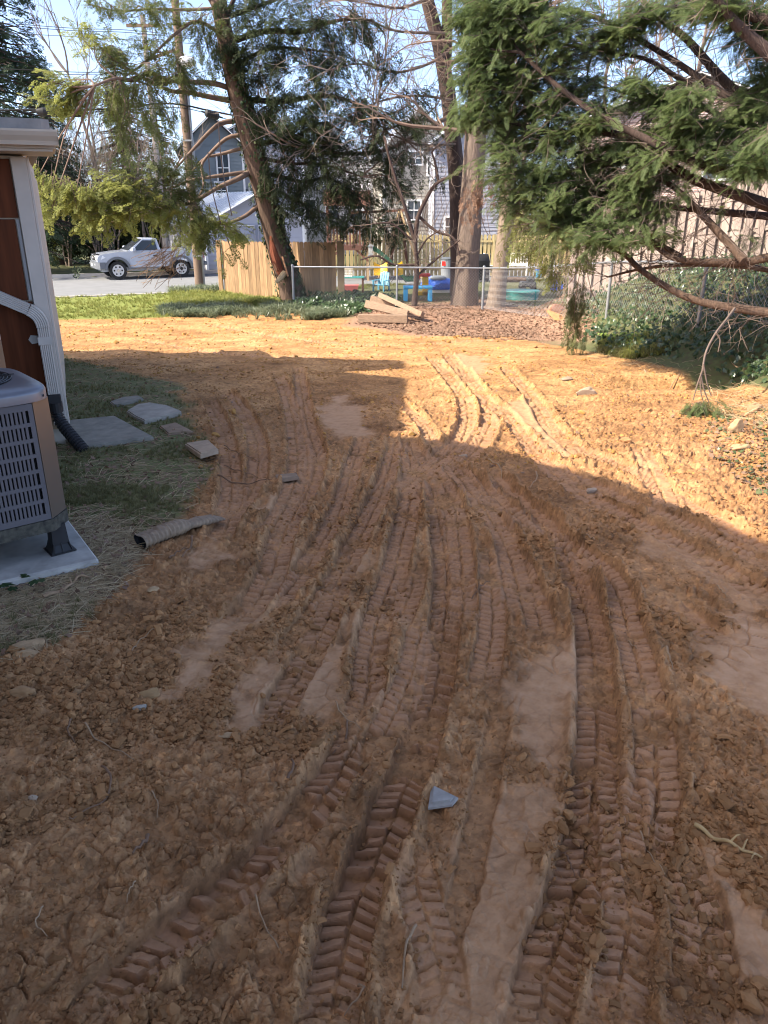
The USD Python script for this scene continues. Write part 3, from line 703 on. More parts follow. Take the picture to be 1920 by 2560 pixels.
pad = thing('concrete_pad', 'pale concrete pad under the air conditioner', 'concrete pad', (AC[0], AC[1], 0), math.radians(34))
mb = MB(); mb.box((-1.2, -.56, -.2), (.53, .52, .058), .012); obj('slab', mb, M_CONC, pad)
mb = MB(); mb.box((-.5, -.4, -.2), (.5, .5, .195), .01)
p2 = obj('concrete_pad', (rot_z(mb.get()[0], math.radians(33)) + (-3.12, 5.55, 0), mb.get()[1]), M_CONC, label='second concrete pad close to the brown wall, mostly hidden behind the air conditioner', cat='concrete pad')
# ------------------------------------------------------------------ street
M_ASPH = look('pale_asphalt', (.19, .195, .20), .85, .18, 1.5, bump=.002, bscale=60)
M_KERB = look('kerb_concrete', (.48, .44, .39), .85, .2, 3)
RZ = -0.87
def strip(s0, s1, z0, z1, t0=-70, t1=90, step=None, bev=0):
    mb = MB()
    c = lambda s, t, z: np.r_[ROAD_C + RN * s + RDIR * t, z]
    V = [c(s0, t0, z0), c(s1, t0, z0), c(s1, t0, z1), c(s0, t0, z1), c(s0, t1, z0), c(s1, t1, z0), c(s1, t1, z1), c(s0, t1, z1)]
    return mb.add(V, [[0, 1, 2, 3], [4, 7, 6, 5], [0, 4, 5, 1], [1, 5, 6, 2], [2, 6, 7, 3], [3, 7, 4, 0]])
obj('road', strip(.002, ROAD_W - .002, RZ - .3, RZ), M_ASPH, kind='structure', label='pale grey street')
obj('kerb', strip(-.16, 0, RZ - .2, -.775), M_KERB, kind='structure', label='concrete kerb on the near side of the street')
obj('gutter_strip', strip(.004, .75, RZ - .1, RZ + .006), M_KERB, kind='structure', label='concrete gutter strip of the street')
obj('kerb', strip(ROAD_W, ROAD_W + .16, RZ - .2, -.72), M_KERB, kind='structure', label='concrete kerb on the far side of the street')
def hit_z(u, v, z):
    d = ray(u, v); return np.array([0, 0, CAMZ]) + d * ((z - CAMZ) / d[2])
def plane_pt(u, v, p0, nrm):
    """the photo's (u, v) on the upright plane through p0"""
    d = ray(u, v); n = np.r_[nrm, 0.0]; o = np.array([0, 0, CAMZ])
    return o + d * (((np.asarray(p0) - o) @ n) / (d @ n))

# ------------------------------------------------------------------ pickup truck
M_SILVER = look('silver_paint', (.42, .46, .53), .28, .05, 2, metallic=.35, coat=.6)
M_GREYPL = look('grey_cladding', (.115, .125, .14), .5, .12, 4)
M_GLASS = look('car_glass', (.02, .025, .03), .06, .2, 2, spec=.7)
M_TYRE = look('tyre_rubber', (.018, .018, .018), .8, .3, 10)
M_RIM = look('steel_rim', (.62, .63, .65), .3, .1, 4, metallic=.6)
M_LAMP = look('headlamp_lens', (.62, .64, .66), .1, .1, 9, spec=.8)
M_RED = look('red_lens', (.35, .02, .02), .2, .1)
M_CHROME = look('chrome', (.7, .7, .7), .15, .1, metallic=.9)
F_AX, R_AX = hit_z(300, 700, RZ), hit_z(452, 692, RZ)
hd = (F_AX - R_AX)[:2]; tr_c = (F_AX + R_AX)[:2] / 2; th = math.atan2(hd[1], hd[0]); th = math.radians(180 + 29)
tn = np.array([-math.sin(th), math.cos(th)])   # towards the driver's side, which faces the viewer
tr_c = tr_c - tn * .78
truck = thing('pickup_truck', 'silver single cab pickup truck with grey wheel arches parked at the far kerb', 'pickup truck', (tr_c[0], tr_c[1], RZ), th)
AX, RW = 1.39, .385
def side_extrude(poly, y0, y1):
    m = trimesh.creation.extrude_polygon(poly, y1 - y0, engine='earcut')      # x, z -> along y
    v = np.array(m.vertices); v = np.c_[v[:, 0], y1 - v[:, 2], v[:, 1]]
    return v, np.array(m.faces)
arch = lambda x, r: Point(x, RW + .02).buffer(r, 20)
cabp = Polygon([(2.12, .56), (2.2, .78), (2.2, .92), (2.12, 1.02), (1.9, 1.08), (1.3, 1.15), (.92, 1.17), (-.56, 1.17), (-.56, .50), (.85, .48), (1.0, .52)]).difference(arch(AX, .47))
mb = MB(); mb.add(*side_extrude(cabp, -.86, .86)); mb.box((-.4, -.5, .32), (2.0, .5, .5)); obj('body', mb, M_SILVER, truck)
bedp = Polygon([(-.60, 1.17), (-2.42, 1.17), (-2.44, .6), (-.60, .50)]).difference(arch(-AX, .47))
mb = MB(); mb.add(*side_extrude(bedp, .78, .86)); mb.add(*side_extrude(bedp, -.86, -.78)); mb.box((-.66, -.78, .6), (-.602, .78, 1.16)); mb.box((-2.44, -.78, .6), (-2.38, .78, 1.15)); mb.box((-2.4, -.78, .66), (-.62, .78, .72))
obj('cargo_bed', mb, M_SILVER, truck)
mb = MB(); mb.box((-2.4, -.4, .36), (.2, .4, .58)); obj('chassis', mb, M_DARK, truck)
lo = [(-.54, -.84, 1.172), (.90, -.84, 1.172), (.90, .84, 1.172), (-.54, .84, 1.172)]
hi = [(-.44, -.66, 1.66), (.16, -.66, 1.67), (.16, .66, 1.67), (-.44, .66, 1.66), (-.36, -.6, 1.70), (.08, -.6, 1.71), (.08, .6, 1.71), (-.36, .6, 1.70)]
mb = MB(); mb.tm(trimesh.convex.convex_hull(np.array(lo + hi))); obj('cab', mb, M_SILVER, truck)
def lerp(a, b, t): return np.asarray(a) * (1 - t) + np.asarray(b) * t
def glass_on(a, b, c, d, off, nrm):
    n = np.asarray(nrm, float); n /= np.linalg.norm(n); P = np.array([a, b, c, d]) + n * off
    m = MB(); m.tm(trimesh.convex.convex_hull(np.vstack([P, P - n * .012]))); return m
for sgn in (1, -1):
    bl, br = np.array([-.40, sgn * .825, 1.20]), np.array([.70, sgn * .825, 1.20]); tl, tr = np.array([-.34, sgn * .685, 1.60]), np.array([.20, sgn * .685, 1.61])
    obj('side_window', glass_on(bl, br, tr, tl, .016, (0, sgn, .37)), M_GLASS, truck)
    dr = MB(); pol = Polygon([(.86, .54), (.84, 1.16), (-.44, 1.16), (-.44, .54)]); dr.add(*side_extrude(pol, sgn * .866 - .004, sgn * .866 + .004)); d = obj('door', dr, M_SILVER, truck)
    h = MB(); h.box((-.36, sgn * .872, .96), (-.17, sgn * .90, 1.0), .008); obj('handle', h, M_BLACK, d)
    mi = MB(); mi.box((.58, sgn * .87, 1.16), (.74, sgn * 1.06, 1.34), .03); m_ = obj('mirror', mi, M_SILVER, truck)
    gp_ = MB(); gp_.box((-.602, sgn * .83 - .02, .55), (-.562, sgn * .83 + .02, 1.16)); obj('bed_gap', gp_, M_DARK, truck)
    for x in (AX, -AX):
        ring = arch(x, .56).difference(arch(x, .455)).intersection(Polygon([(x - .7, .42), (x + .7, .42), (x + .7, 1.2), (x - .7, 1.2)]))
        fl = MB(); fl.add(*side_extrude(ring, min(sgn * .80, sgn * .92), max(sgn * .80, sgn * .92))); obj('wheel_arch', fl, M_GREYPL, truck)
        w = MB(); n = 28; a_ = np.linspace(0, 2 * PI, n, endpoint=False)
        prof = [(.24, .07), (.33, .11), (.375, .10), (.385, .06), (.385, -.06), (.375, -.10), (.33, -.11), (.24, -.07)]
        V = np.array([[(x + r * math.cos(q), sgn * .77 + y, RW + r * math.sin(q)) for q in a_] for r, y in prof]).reshape(-1, 3)
        i, j = np.meshgrid(np.arange(len(prof) - 1), np.arange(n), indexing='ij')
        w.add(V, np.stack([i * n + j, i * n + (j + 1) % n, (i + 1) * n + (j + 1) % n, (i + 1) * n + j], -1).reshape(-1, 4))
        wh = obj('wheel', w, M_TYRE, truck, smooth=50)
        y = sgn * (.77 + .075); disc = Point(x, RW).buffer(.245, 16)
        for q in range(6): disc = disc.difference(Point(x + .165 * math.cos(q * PI / 3), RW + .165 * math.sin(q * PI / 3)).buffer(.038, 6))
        r_ = MB(); r_.add(*side_extrude(disc, y - .012, y + .012)); rim = obj('rim', r_, M_RIM, wh)
        hb = MB(); hb.add(*side_extrude(Point(x, RW).buffer(.07, 10), min(y, y + sgn * .05), max(y, y + sgn * .05))); obj('hub', hb, M_CHROME if x > 0 else M_BLACK, wh)
        bk = MB(); bk.add(*side_extrude(Point(x, RW).buffer(.25, 12), y - .08, y - .06) if sgn > 0 else side_extrude(Point(x, RW).buffer(.25, 12), y + .06, y + .08)); obj('brake', bk, M_DARK, wh)
    hl = MB(); hl.tm(trimesh.convex.convex_hull(np.array([(2.21, sgn * .50, .86), (2.21, sgn * .52, 1.01), (2.05, sgn * .872, .86), (1.98, sgn * .872, 1.02), (1.86, sgn * .872, .93), (2.0, sgn * .5, .9)]))); obj('headlight', hl, M_LAMP, truck)
    fg = MB(); fg.tube([(2.262, sgn * .62, .64), (2.30, sgn * .62, .64)], .055, 12); obj('fog_light', fg, M_LAMP, truck)
    tl_ = MB(); tl_.box((-2.455, sgn * .70, .82), (-2.40, sgn * .868, 1.12), .01); obj('tail_light', tl_, M_RED, truck)
ws = glass_on((.86, -.74, 1.20), (.86, .74, 1.20), (.21, .60, 1.64), (.21, -.60, 1.64), .018, (.56, 0, .82)); obj('windscreen', ws, M_GLASS, truck)
obj('rear_window', glass_on((-.535, -.66, 1.22), (-.535, .66, 1.22), (-.455, .55, 1.6), (-.455, -.55, 1.6), .012, (-1, 0, .2)), M_GLASS, truck)
mb = MB(); mb.tm(trimesh.convex.convex_hull(np.array([(2.14, -.9, .46), (2.28, -.72, .46), (2.32, -.5, .5), (2.32, .5, .5), (2.28, .72, .46), (2.14, .9, .46), (1.88, .9, .5), (1.88, -.9, .5), (2.14, -.9, .74), (2.28, -.7, .76), (2.3, 0, .76), (2.28, .7, .76), (2.14, .9, .74), (1.9, .9, .74), (1.9, -.9, .74)]))); bm = obj('front_bumper', mb, M_GREYPL, truck)
mb = MB(); mb.box((2.316, -.16, .56), (2.332, .16, .68)); obj('number_plate', mb, look('plate_white', (.75, .75, .72), .5, .1), bm)
mb = MB(); mb.box((2.17, -.46, .79), (2.235, .46, 1.0), .02); gr = obj('grille', mb, M_CHROME, truck)
mb = MB(); mb.box((2.225, -.38, .82), (2.243, .38, .97)); ins = obj('grille_insert', mb, M_DARK, gr)
mb = MB(); a_ = np.linspace(0, 2 * PI, 25)
for ry, rz, cz in ((.085, .058, 0), (.04, .056, .0), (.066, .03, .027)): mb.tube(np.c_[np.full(25, 2.247), ry * np.cos(a_), .895 + cz + rz * np.sin(a_)], .008, 5, False)
obj('emblem', mb, M_CHROME, gr)
mb = MB(); mb.box((2.05, -.60, 1.045), (2.21, .60, 1.075), .01); obj('bonnet_deflector', mb, M_BLACK, truck)
mb = MB(); mb.box((-2.62, -.82, .5), (-2.45, .82, .66), .03); obj('rear_bumper', mb, M_GREYPL, truck)
mb = MB(); mb.box((-.5, .80, .44), (.9, .88, .50), .01); mb.box((-.5, -.88, .44), (.9, -.80, .50), .01); obj('rocker_panel', mb, M_GREYPL, truck)

# ------------------------------------------------------------------ poles and wires
M_POLE = look('weathered_pole', (.18, .125, .09), .9, .35, 5, stretch=(10, 10, .6), bump=.003)
M_GALV = look('galvanised_steel', (.30, .315, .33), .4, .15, 8, metallic=.5)
M_WIRE = look('wire_black', (.015, .015, .016), .6, .2)
pp = gp(500, 726); PX = np.array([pp[0], pp[1], -.8])
pole = thing('utility_pole', 'tall brown wooden utility pole with grey conduit and lamp beside the street', 'utility pole', PX)
mb = MB(); zz = np.linspace(-.5, 13, 12); mb.tube(np.c_[.004 * zz * 0, zz * 0, zz], np.linspace(.165, .115, 12), 16); obj('pole', mb, M_POLE, pole, smooth=40)
mb = MB(); mb.box((.135, -.05, .0), (.21, .06, 7.2), .015); obj('conduit', mb, M_GALV, pole)
for z in (1.2, 3.0, 5.0, 6.8): 
    mb = MB(); mb.box((-.17, -.17, z), (.215, -.162, z + .05)); obj('conduit_strap', mb, M_GALV, pole)
lampP = plane_pt(478, 163, PX, RN) - PX
mb = MB(); mb.tube(spline([(.1, 0, lampP[2] + .1), (lampP[0] * .6, -.2, lampP[2] + .3), (lampP[0], -.5, lampP[2] + .15)], 12), .025, 8); obj('lamp_arm', mb, M_GALV, pole)
mb = MB(); mb.tm(trimesh.creation.uv_sphere(.3, count=[12, 18]).apply_scale((1.05, 1.05, .55)).apply_translation((lampP[0], -.5, lampP[2]))); obj('lamp', mb, look('lamp_shade_white', (.66, .66, .66), .3, .1), pole, smooth=True)
pq = hit_z(452, 690, -.8) ; P2 = np.array([*(ROAD_C + RN * (ROAD_W + .9) + RDIR * 3.2), -.8])
pole2 = thing('utility_pole', 'thinner grey utility pole across the street behind the first one', 'utility pole', P2)
mb = MB(); zz = np.linspace(-.5, 10.6, 10); mb.tube(np.c_[zz * 0, zz * 0, zz], np.linspace(.15, .11, 10), 12); obj('pole', mb, look('grey_pole', (.30, .26, .22), .9, .3, 5, stretch=(10, 10, .6)), pole2, smooth=40)
mb = MB(); mb.beam((-.1, 0, 8.9), (1.5, .1, 9.4), .09, .12); mb.beam((-.7, -.15, 10.2), (.7, -.15, 10.2), .1, .12); obj('cross_arm', mb, M_POLE, pole2)
WIRES = [([(-160, 55), (0, 58), (190, 71), (330, 76), (540, 98), (760, 124)], .009, 'upper thin power line crossing the sky above the house roof'),
         ([(-160, 61), (0, 64), (190, 77), (330, 82), (540, 104), (760, 132)], .009, 'thin power line just under the topmost one'),
         ([(-160, 78), (0, 82), (190, 92), (330, 100), (540, 113), (760, 134)], .008, 'third power line below the upper pair'),
         ([(-160, 168), (0, 172), (180, 180), (300, 182), (420, 196), (560, 214)], .011, 'power line in the middle of the wires, beside the dark conifer'),
         ([(-160, 184), (0, 187), (160, 186), (330, 186), (480, 196)], .010, 'thin line running just below the middle power line'),
         ([(-160, 277), (0, 276), (90, 274), (200, 275), (330, 268), (390, 259), (455, 262), (520, 276), (600, 292), (720, 318)], .028, 'thick black telephone cable hanging low across the street side'),
         ([(-160, 283), (0, 281), (200, 281), (330, 274), (455, 270), (560, 296), (700, 330)], .012, 'thin cable just under the thick telephone cable')]
for L, r, lab in WIRES:
    mb = MB(); P = np.array([plane_pt(u, v, PX + np.r_[RN * -.17, 0], RN) for u, v in L]); mb.tube(spline(P, 60), r, 5); obj('overhead_wire', mb, M_WIRE, label=lab, cat='wire')
for (u0, v0, u1, v1, r, lab) in ((180, 281, 212, 283, .13, 'long black cable splice case hanging at left below the conifer'), (378, 200, 420, 208, .11, 'dark splice case on the wires left of the poles'), (512, 281, 548, 292, .13, 'dark ribbed splice case just left of the leaning trunk')):
    A, B = plane_pt(u0, v0, PX + np.r_[RN * -.45, 0], RN), plane_pt(u1, v1, PX + np.r_[RN * -.45, 0], RN)
    if u0 == 180: A = plane_pt(90, 279, PX + np.r_[RN * -.45, 0], RN)
    t = (B - A) / np.linalg.norm(B - A)
    mb = MB(); k = np.linspace(0, 1, 15); mb.tube(A + (B - A) * k[:, None], r * np.where(np.arange(15) % 2, .93, 1) * np.r_[.5, .85, np.ones(11), .85, .5], 14); mb.tube([A - t * .12, A, B, B + t * .12], .03, 6)
    mb.beam((A + B) / 2, (A + B) / 2 + np.r_[RN * .44, .12], .02, .04)
    obj('splice_case', mb, M_WIRE, label=lab, cat='cable box')

# ------------------------------------------------------------------ fences
def wood(name, col, rnd=.22, var=.35): return look(name, col, .8, var, 4.0, stretch=(9, 9, .7), bump=.0015, bscale=30, rnd=rnd)
M_CEDAR = wood('fence_wood_tan', (.39, .245, .13), .32, .5)
M_PINE = wood('fence_wood_yellow', (.46, .37, .19), .12)
M_GREYW = wood('fence_wood_grey', (.35, .275, .235), .22)
def picket(w, h, t, top='ear'):
    if top == 'ear': P = [(-w / 2, 0), (w / 2, 0), (w / 2, h - .035), (w / 2 - .03, h), (-w / 2 + .03, h), (-w / 2, h - .035)]
    elif top == 'round': P = [(-w / 2, 0), (w / 2, 0)] + [(w / 2 * math.cos(a), h - .05 + .05 * math.sin(a)) for a in np.linspace(0, PI, 6)]
    else: P = [(-w / 2, 0), (w / 2, 0), (w / 2, h), (-w / 2, h)]
    P = np.array(P); n = len(P)
    V = np.vstack([np.c_[P[:, 0], np.full(n, -t / 2), P[:, 1]], np.c_[P[:, 0], np.full(n, t / 2), P[:, 1]]])
    F = [[0, i, i + 1] for i in range(1, n - 1)] + [[n, n + i + 1, n + i] for i in range(1, n - 1)]
    for i in range(n): j = (i + 1) % n; F += [[i, n + i, n + j], [i, n + j, j]]
    return V, np.array(F)
rng = random.Random(5)
def fence(name, label, A, B, w, pitch, h, mat, top='ear', both=False, posts=2.4, zfun=None, rails=(.25, .95, 1.6), back=True, t=.018, skip=None):
    A, B = np.asarray(A, float), np.asarray(B, float); L = np.linalg.norm((B - A)[:2]); ang = math.atan2(B[1] - A[1], B[0] - A[0])
    zf = zfun or (lambda p: A[2] + (B[2] - A[2]) * p / L)
    th_ = thing(name, label, 'fence', (A[0], A[1], 0), ang)
    sg = 1 if back else -1
    x = w / 2; k = 0
    while x < L:
        if not (skip and skip[0] < x < skip[1]):
            for side in ((0, 1) if both else (0,)):
                xx = x + (pitch / 2 if side else 0); y = sg * (.055 if side else -.0)
                V, F = picket(w * rng.uniform(.97, 1.0), h + rng.uniform(-.012, .012), t, top)
                V = V @ np.array([[1, 0, 0], [0, 1, 0], [rng.uniform(-.006, .006), rng.uniform(-.004, .004), 1]])
                obj('picket', (V + (xx, y + rng.uniform(-.002, .002), zf(xx)), F), mat, th_)
        x += pitch; k += 1
    for r in rails:
        n = max(1, int(L / 2.4)); 
        for q in range(n):
            a, b = L * q / n, L * (q + 1) / n
            if skip and skip[0] < (a + b) / 2 < skip[1]: continue
            mb = MB(); mb.beam((a, sg * .0275, zf(a) + r), (b - .004, sg * .0275, zf(b) + r), .034, .085); obj('rail', mb, mat, th_)
    for q in range(int(L / posts) + 1):
        x = min(q * posts, L); mb = MB(); yy = sg * (.055 + .01 + .045 + (.02 if both else 0)); mb.box((x - .045, yy - .045, zf(x) - .3), (x + .045, yy + .045, zf(x) + h + .02), .005); obj('post', mb, mat, th_)
    return th_
FA, FB = gp(563, 737), gp(842, 748)
fence('board_fence', 'tight tan board fence behind the leaning tree, next to the street', (FA[0], FA[1], -.84), (FB[0], FB[1], -.82), .138, .142, 1.83, M_CEDAR)
mb = MB()
ep = thing('fence_post', 'thick tan post at the street end of the tight board fence', 'post', (FA[0] - .12, FA[1] + .02, -.82)); mb.box((-.07, -.07, -.2), (.07, .07, 1.84), .008); obj('post', mb, M_CEDAR, ep)
ep = thing('fence_post', 'thick brown post where the tight board fence meets the chain link', 'post', (FB[0] + .16, FB[1] - .02, -.82)); mb = MB(); mb.box((-.11, -.08, -.2), (.11, .08, 1.86), .008); obj('post', mb, look('post_brown', (.26, .19, .11), .85, .3, 4), ep)
BA, BB = hit_z(836, 692, -.85), hit_z(1470, 692, -.85)
bf = fence('gapped_fence', 'yellowish gapped picket fence at the back of the play yard', (BA[0], BA[1], -.82), (BB[0], BB[1], -.82), .135, .182, 1.78, M_PINE, 'round', rails=(.3, 1.5), back=False, t=.02, skip=(5.0, 6.15))
ang = math.atan2(BB[1] - BA[1], BB[0] - BA[0])
gt = thing('fence_gate', 'yellowish gate with diagonal brace in the gapped back fence', 'gate', (BA[0] + 5.02 * math.cos(ang), BA[1] + 5.02 * math.sin(ang), -.82), ang)
for k in range(7):
    V, F = picket(.13, 1.80, .02, 'round'); obj('picket', (V + (.11 + k * .15, 0, .02), F), M_PINE, gt)
for z in (.3, 1.5):
    mb = MB(); mb.box((.02, -.05, z), (1.1, -.012, z + .09)); obj('rail', mb, M_PINE, gt)
mb = MB(); mb.beam((.06, -.033, 1.50), (1.05, -.033, .40), .036, .09); obj('brace', mb, M_PINE, gt)
mb = MB(); mb.box((.02, -.066, 1.52), (.10, -.052, 1.57)); obj('hinge', mb, M_BLACK, gt)
WA, WB = at(1422, 700, 18.3), at(1990, 700, 14.9)
WL = np.linalg.norm((WB - WA)[:2])
def wz(p): q = WA + (WB - WA) * (p / WL); return float(np.interp(p, [0, WL], [-.06, .86]))
fence('shadowbox_fence', 'weathered pinkish grey board fence with dark gaps behind the cedar', (WA[0], WA[1], 0), (WB[0], WB[1], 0), .142, .222, 1.86, M_GREYW, 'flat', both=True, zfun=wz, rails=(.28, .95, 1.6), t=.02)

# chain link
M_LINK = look('chain_link_wire', (.30, .30, .31), .45, .2, 9, metallic=.4)
CL = [np.array([-2.75, 23.9]), np.array([.38, 23.35]), np.array([2.93, 23.3]), np.array([3.72, 19.4]), np.array([4.47, 15.65]), np.array([5.1, 12.6]), np.array([5.75, 9.6])]
clf = thing('chain_link_fence', 'low galvanised chain link fence with grey posts and top rail across the yard', 'fence', (CL[0][0], CL[0][1], 0))
o = np.r_[CL[0], 0]
tops = []
for i, p in enumerate(CL):
    z = float(gz_at(*p)[0]) if i < 4 else float(zb(*p)); tops.append(z + (1.20 if i < 4 else 1.08))
    if i == 3: tops[-1] = 1.20 + float(zb(*p)); continue
    mb = MB(); r = .036 if i in (0, 2) else .03
    mb.tube(np.array([np.r_[p, z - .3], np.r_[p, tops[-1] + .02]]) - o, r, 10); po = obj('post', mb, M_GALV, clf, smooth=40)
    mb = MB(); mb.tm(trimesh.creation.uv_sphere(r * 1.25, count=[6, 10]).apply_translation(np.r_[p, tops[-1] + .03] - o)); obj('cap', mb, M_GALV, po)
mesh_ = MB(); 
for i in range(len(CL) - 1):
    A, B = np.r_[CL[i], tops[i]], np.r_[CL[i + 1], tops[i + 1]]
    mb = MB(); mb.tube(np.array([A, B]) - o, .024, 8); obj('top_rail', mb, M_GALV, clf, smooth=40)
    Ln = np.linalg.norm((B - A)[:2]); dmd = .085; n = int(Ln / dmd); t2 = (B - A)[:2] / Ln; nn = np.array([-t2[1], t2[0]])
    m = 13
    for k in range(n):
        s0 = (k + .5) * dmd
        for ph in (0, 1):
            q = np.arange(m + 1); s = s0 + (q % 2 - .5) * dmd * (1 if ph == 0 else -1) + (0 if ph == 0 else 0)
            zt = A[2] + (B[2] - A[2]) * np.clip(s / Ln, 0, 1) - .02; zz = zt - q * (1.13 / m)
            P = np.c_[A[:2] + t2 * s[:, None] + nn * (.035 + .003 * (q % 2 - .5))[:, None], zz]
            mesh_.tube(P - o, .0026, 3, False)
obj('wire_mesh', mesh_, M_LINK, clf)

# ------------------------------------------------------------------ timbers on the soil heap
M_TIMB = look('sawn_timber', (.33, .225, .15), .8, .45, 5, stretch=(2, 9, 9), bump=.002, bscale=14, rnd=.15)
def timber(P, Q, w, h, label, tilt=0.0):
    P, Q = np.asarray(P), np.asarray(Q); d = Q - P; L = np.linalg.norm(d); t = thing('timber_beam', label, 'timber', P, 0)
    m = MB(); m.box((0, -w / 2, -h / 2), (L, w / 2, h / 2), .007); V, F = m.get()
    V[:, 1:] += .004 * (meshkit.noise(V * 5) - .5)[:, None]
    x = d / L; z = np.array([0, math.sin(tilt), math.cos(tilt)]); y = np.cross(z, x); y /= np.linalg.norm(y); z = np.cross(x, y)
    obj('beam', (V @ np.array([x, y, z]), F), M_TIMB, t)
timber(at(896, 795, 19.8), at(1019, 797, 19.6), .17, .19, 'pale timber lying flat in front of the crossed timbers')
timber(at(915, 760, 20.25), at(1020, 786, 19.95), .22, .19, 'broad timber leaning over the front one, cut end showing', .25)
timber(at(950, 738, 20.75), at(1057, 787, 20.05), .20, .13, 'longest timber sloping down to the right on top of the pile', .3)
timber(at(929, 745, 21.0), at(985, 764, 20.7), .16, .13, 'short timber end sticking out behind the pile')
# ------------------------------------------------------------------ play yard
def plain(name, col, rough=.45, **k): return look(name, col, rough, .12, 6, **k)
M_TEAL, M_BLUE, M_CYAN = plain('toy_teal', (.03, .26, .24)), plain('toy_blue', (.02, .12, .55)), plain('toy_cyan', (.03, .28, .55))
M_YEL, M_REDT, M_PINK = plain('toy_yellow', (.72, .42, .02)), plain('toy_red', (.60, .04, .03)), plain('toy_pink', (.60, .16, .16))
M_WHITE, M_GREY, M_DKG = plain('white_paint_yard', (.70, .68, .63), .6), plain('bin_grey', (.20, .22, .24)), plain('slide_green', (.012, .05, .03), .35)
M_REDWD = look('red_stained_wood', (.15, .07, .048), .75, .35, 4, stretch=(6, 6, 1), rnd=.15)
M_TANWD = look('tan_play_wood', (.44, .31, .17), .75, .3, 4, rnd=.12)
ZY = -.80
def spot(u, v): p = hit_z(u, v, ZY); return np.array([p[0], p[1], ZY])
# toy table
t = thing('toy_table', 'bright blue plastic toy table just behind the chain link', 'toy table', spot(1044, 752))
mb = MB(); mb.box((-.48, -.25, .40), (.48, .25, .48), .02); obj('table_top', mb, M_CYAN, t)
for sx in (-1, 1):
    for sy in (-1, 1): mb = MB(); mb.box((sx * .40 - .07, sy * .18 - .05, 0), (sx * .40 + .07, sy * .18 + .05, .398), .015); obj('leg', mb, M_CYAN, t)
t = thing('toy_crane', 'yellow toy post with a red top on the blue toy table side', 'toy', spot(1062, 738))
mb = MB(); mb.box((-.10, -.10, 0), (.12, .1, .62), .02); mb.box((-.34, -.1, .0), (.2, .1, .14), .02); obj('tower', mb, M_YEL, t)
mb = MB(); mb.box((-.26, -.14, .63), (.18, .14, .74), .03); mb.box((-.30, -.05, .52), (-.18, .05, .66), .02); obj('roof', mb, M_REDT, t)
# tarp heap
t = thing('tarp_heap', 'crumpled bright blue tarpaulin heaped on a white tray', 'tarpaulin', spot(1092, 730))
V = trimesh.creation.icosphere(4, 1.0); v = np.array(V.vertices); k = 1 + .55 * (meshkit.fbm(v * 2.3, 4, 3) - .5) + .25 * (np.abs(meshkit.noise(v * 6) - .5)); v = v * k[:, None] * (.62, .42, .40); v[:, 2] = np.maximum(v[:, 2], -.02) + .14
obj('tarpaulin', (v, V.faces), M_BLUE, t)
mb = MB(); mb.box((-.3, -.42, 0), (.55, .35, .10), .02); obj('tray', mb, M_WHITE, t)
mb = MB(); mb.tm(trimesh.creation.uv_sphere(1, count=[10, 16]).apply_scale((.34, .25, .09)).apply_translation((.0, -.1, .50))); obj('grey_lid', mb, M_GREY, t, smooth=True)
# chairs
def child_chair(loc, rz, mat, label, name='child_chair'):
    t = thing(name, label, 'chair', loc, rz)
    for k in range(4): mb = MB(); mb.box((-.18 + k * .095, .14, .2), (-.10 + k * .095, .17, .68 - .03 * abs(k - 1.5)), .006); V, F = mb.get(); V[:, 1] += (V[:, 2] - .2) * .35; obj('back_slat', (V, F), mat, t)
    for k in range(4): mb = MB(); mb.box((-.2, -.2 + k * .1, .21 - k * .01), (.2, -.115 + k * .1, .235 - k * .01), .005); obj('seat_slat', mb, mat, t)
    for s in (-1, 1):
        mb = MB(); mb.box((s * .23 - .045, -.24, .36), (s * .23 + .045, .22, .385), .006); obj('arm', mb, mat, t)
        for y in (-.2, .2): mb = MB(); mb.box((s * .22 - .02, y - .035, 0), (s * .22 + .02, y + .035, .358), .004); obj('leg', mb, mat, t)
    return t
child_chair(spot(953, 727), -.5, plain('chair_sky_blue', (.10, .34, .48)), 'light blue slatted garden chair facing left behind the chain link')
def bucket_chair(loc, rz, label):
    t = thing('shell_chair', label, 'chair', loc, rz)
    u_, w_ = np.meshgrid(np.linspace(-1, 1, 9), np.linspace(0, 1, 8))
    X = u_ * .28; Y = .05 + .22 * w_ ** 1.6 + .0 * u_; Z = .30 + .38 * w_ ** 1.3 * (1 - .0 * u_) + .16 * np.abs(u_) ** 1.6 * w_
    v = np.stack([X, Y - .18 * np.abs(u_) * w_, Z], -1).reshape(-1, 3); i, j = np.meshgrid(np.arange(7), np.arange(8), indexing='ij'); a = (i * 9 + j).ravel()
    mb = MB(); mb.add(v, np.stack([a, a + 1, a + 10, a + 9], 1)); mb.add(v - (0, -.012, .0), np.stack([a, a + 9, a + 10, a + 1], 1)); obj('shell', mb, M_YEL, t)
    for sx in (-1, 1): 
        mb = MB(); mb.tube([(sx * .2, -.2, 0), (sx * .1, .1, .32), (sx * .22, .3, .0)], .012, 6); obj('leg', mb, M_BLACK, t)
bucket_chair(spot(951, 712) + (0, .8, 0), .0, 'yellow folding butterfly chair behind the light blue chair')
bucket_chair(spot(1000, 712) + (0, .8, 0), .9, 'second yellow butterfly chair, seen sideways, right of the blue chair')
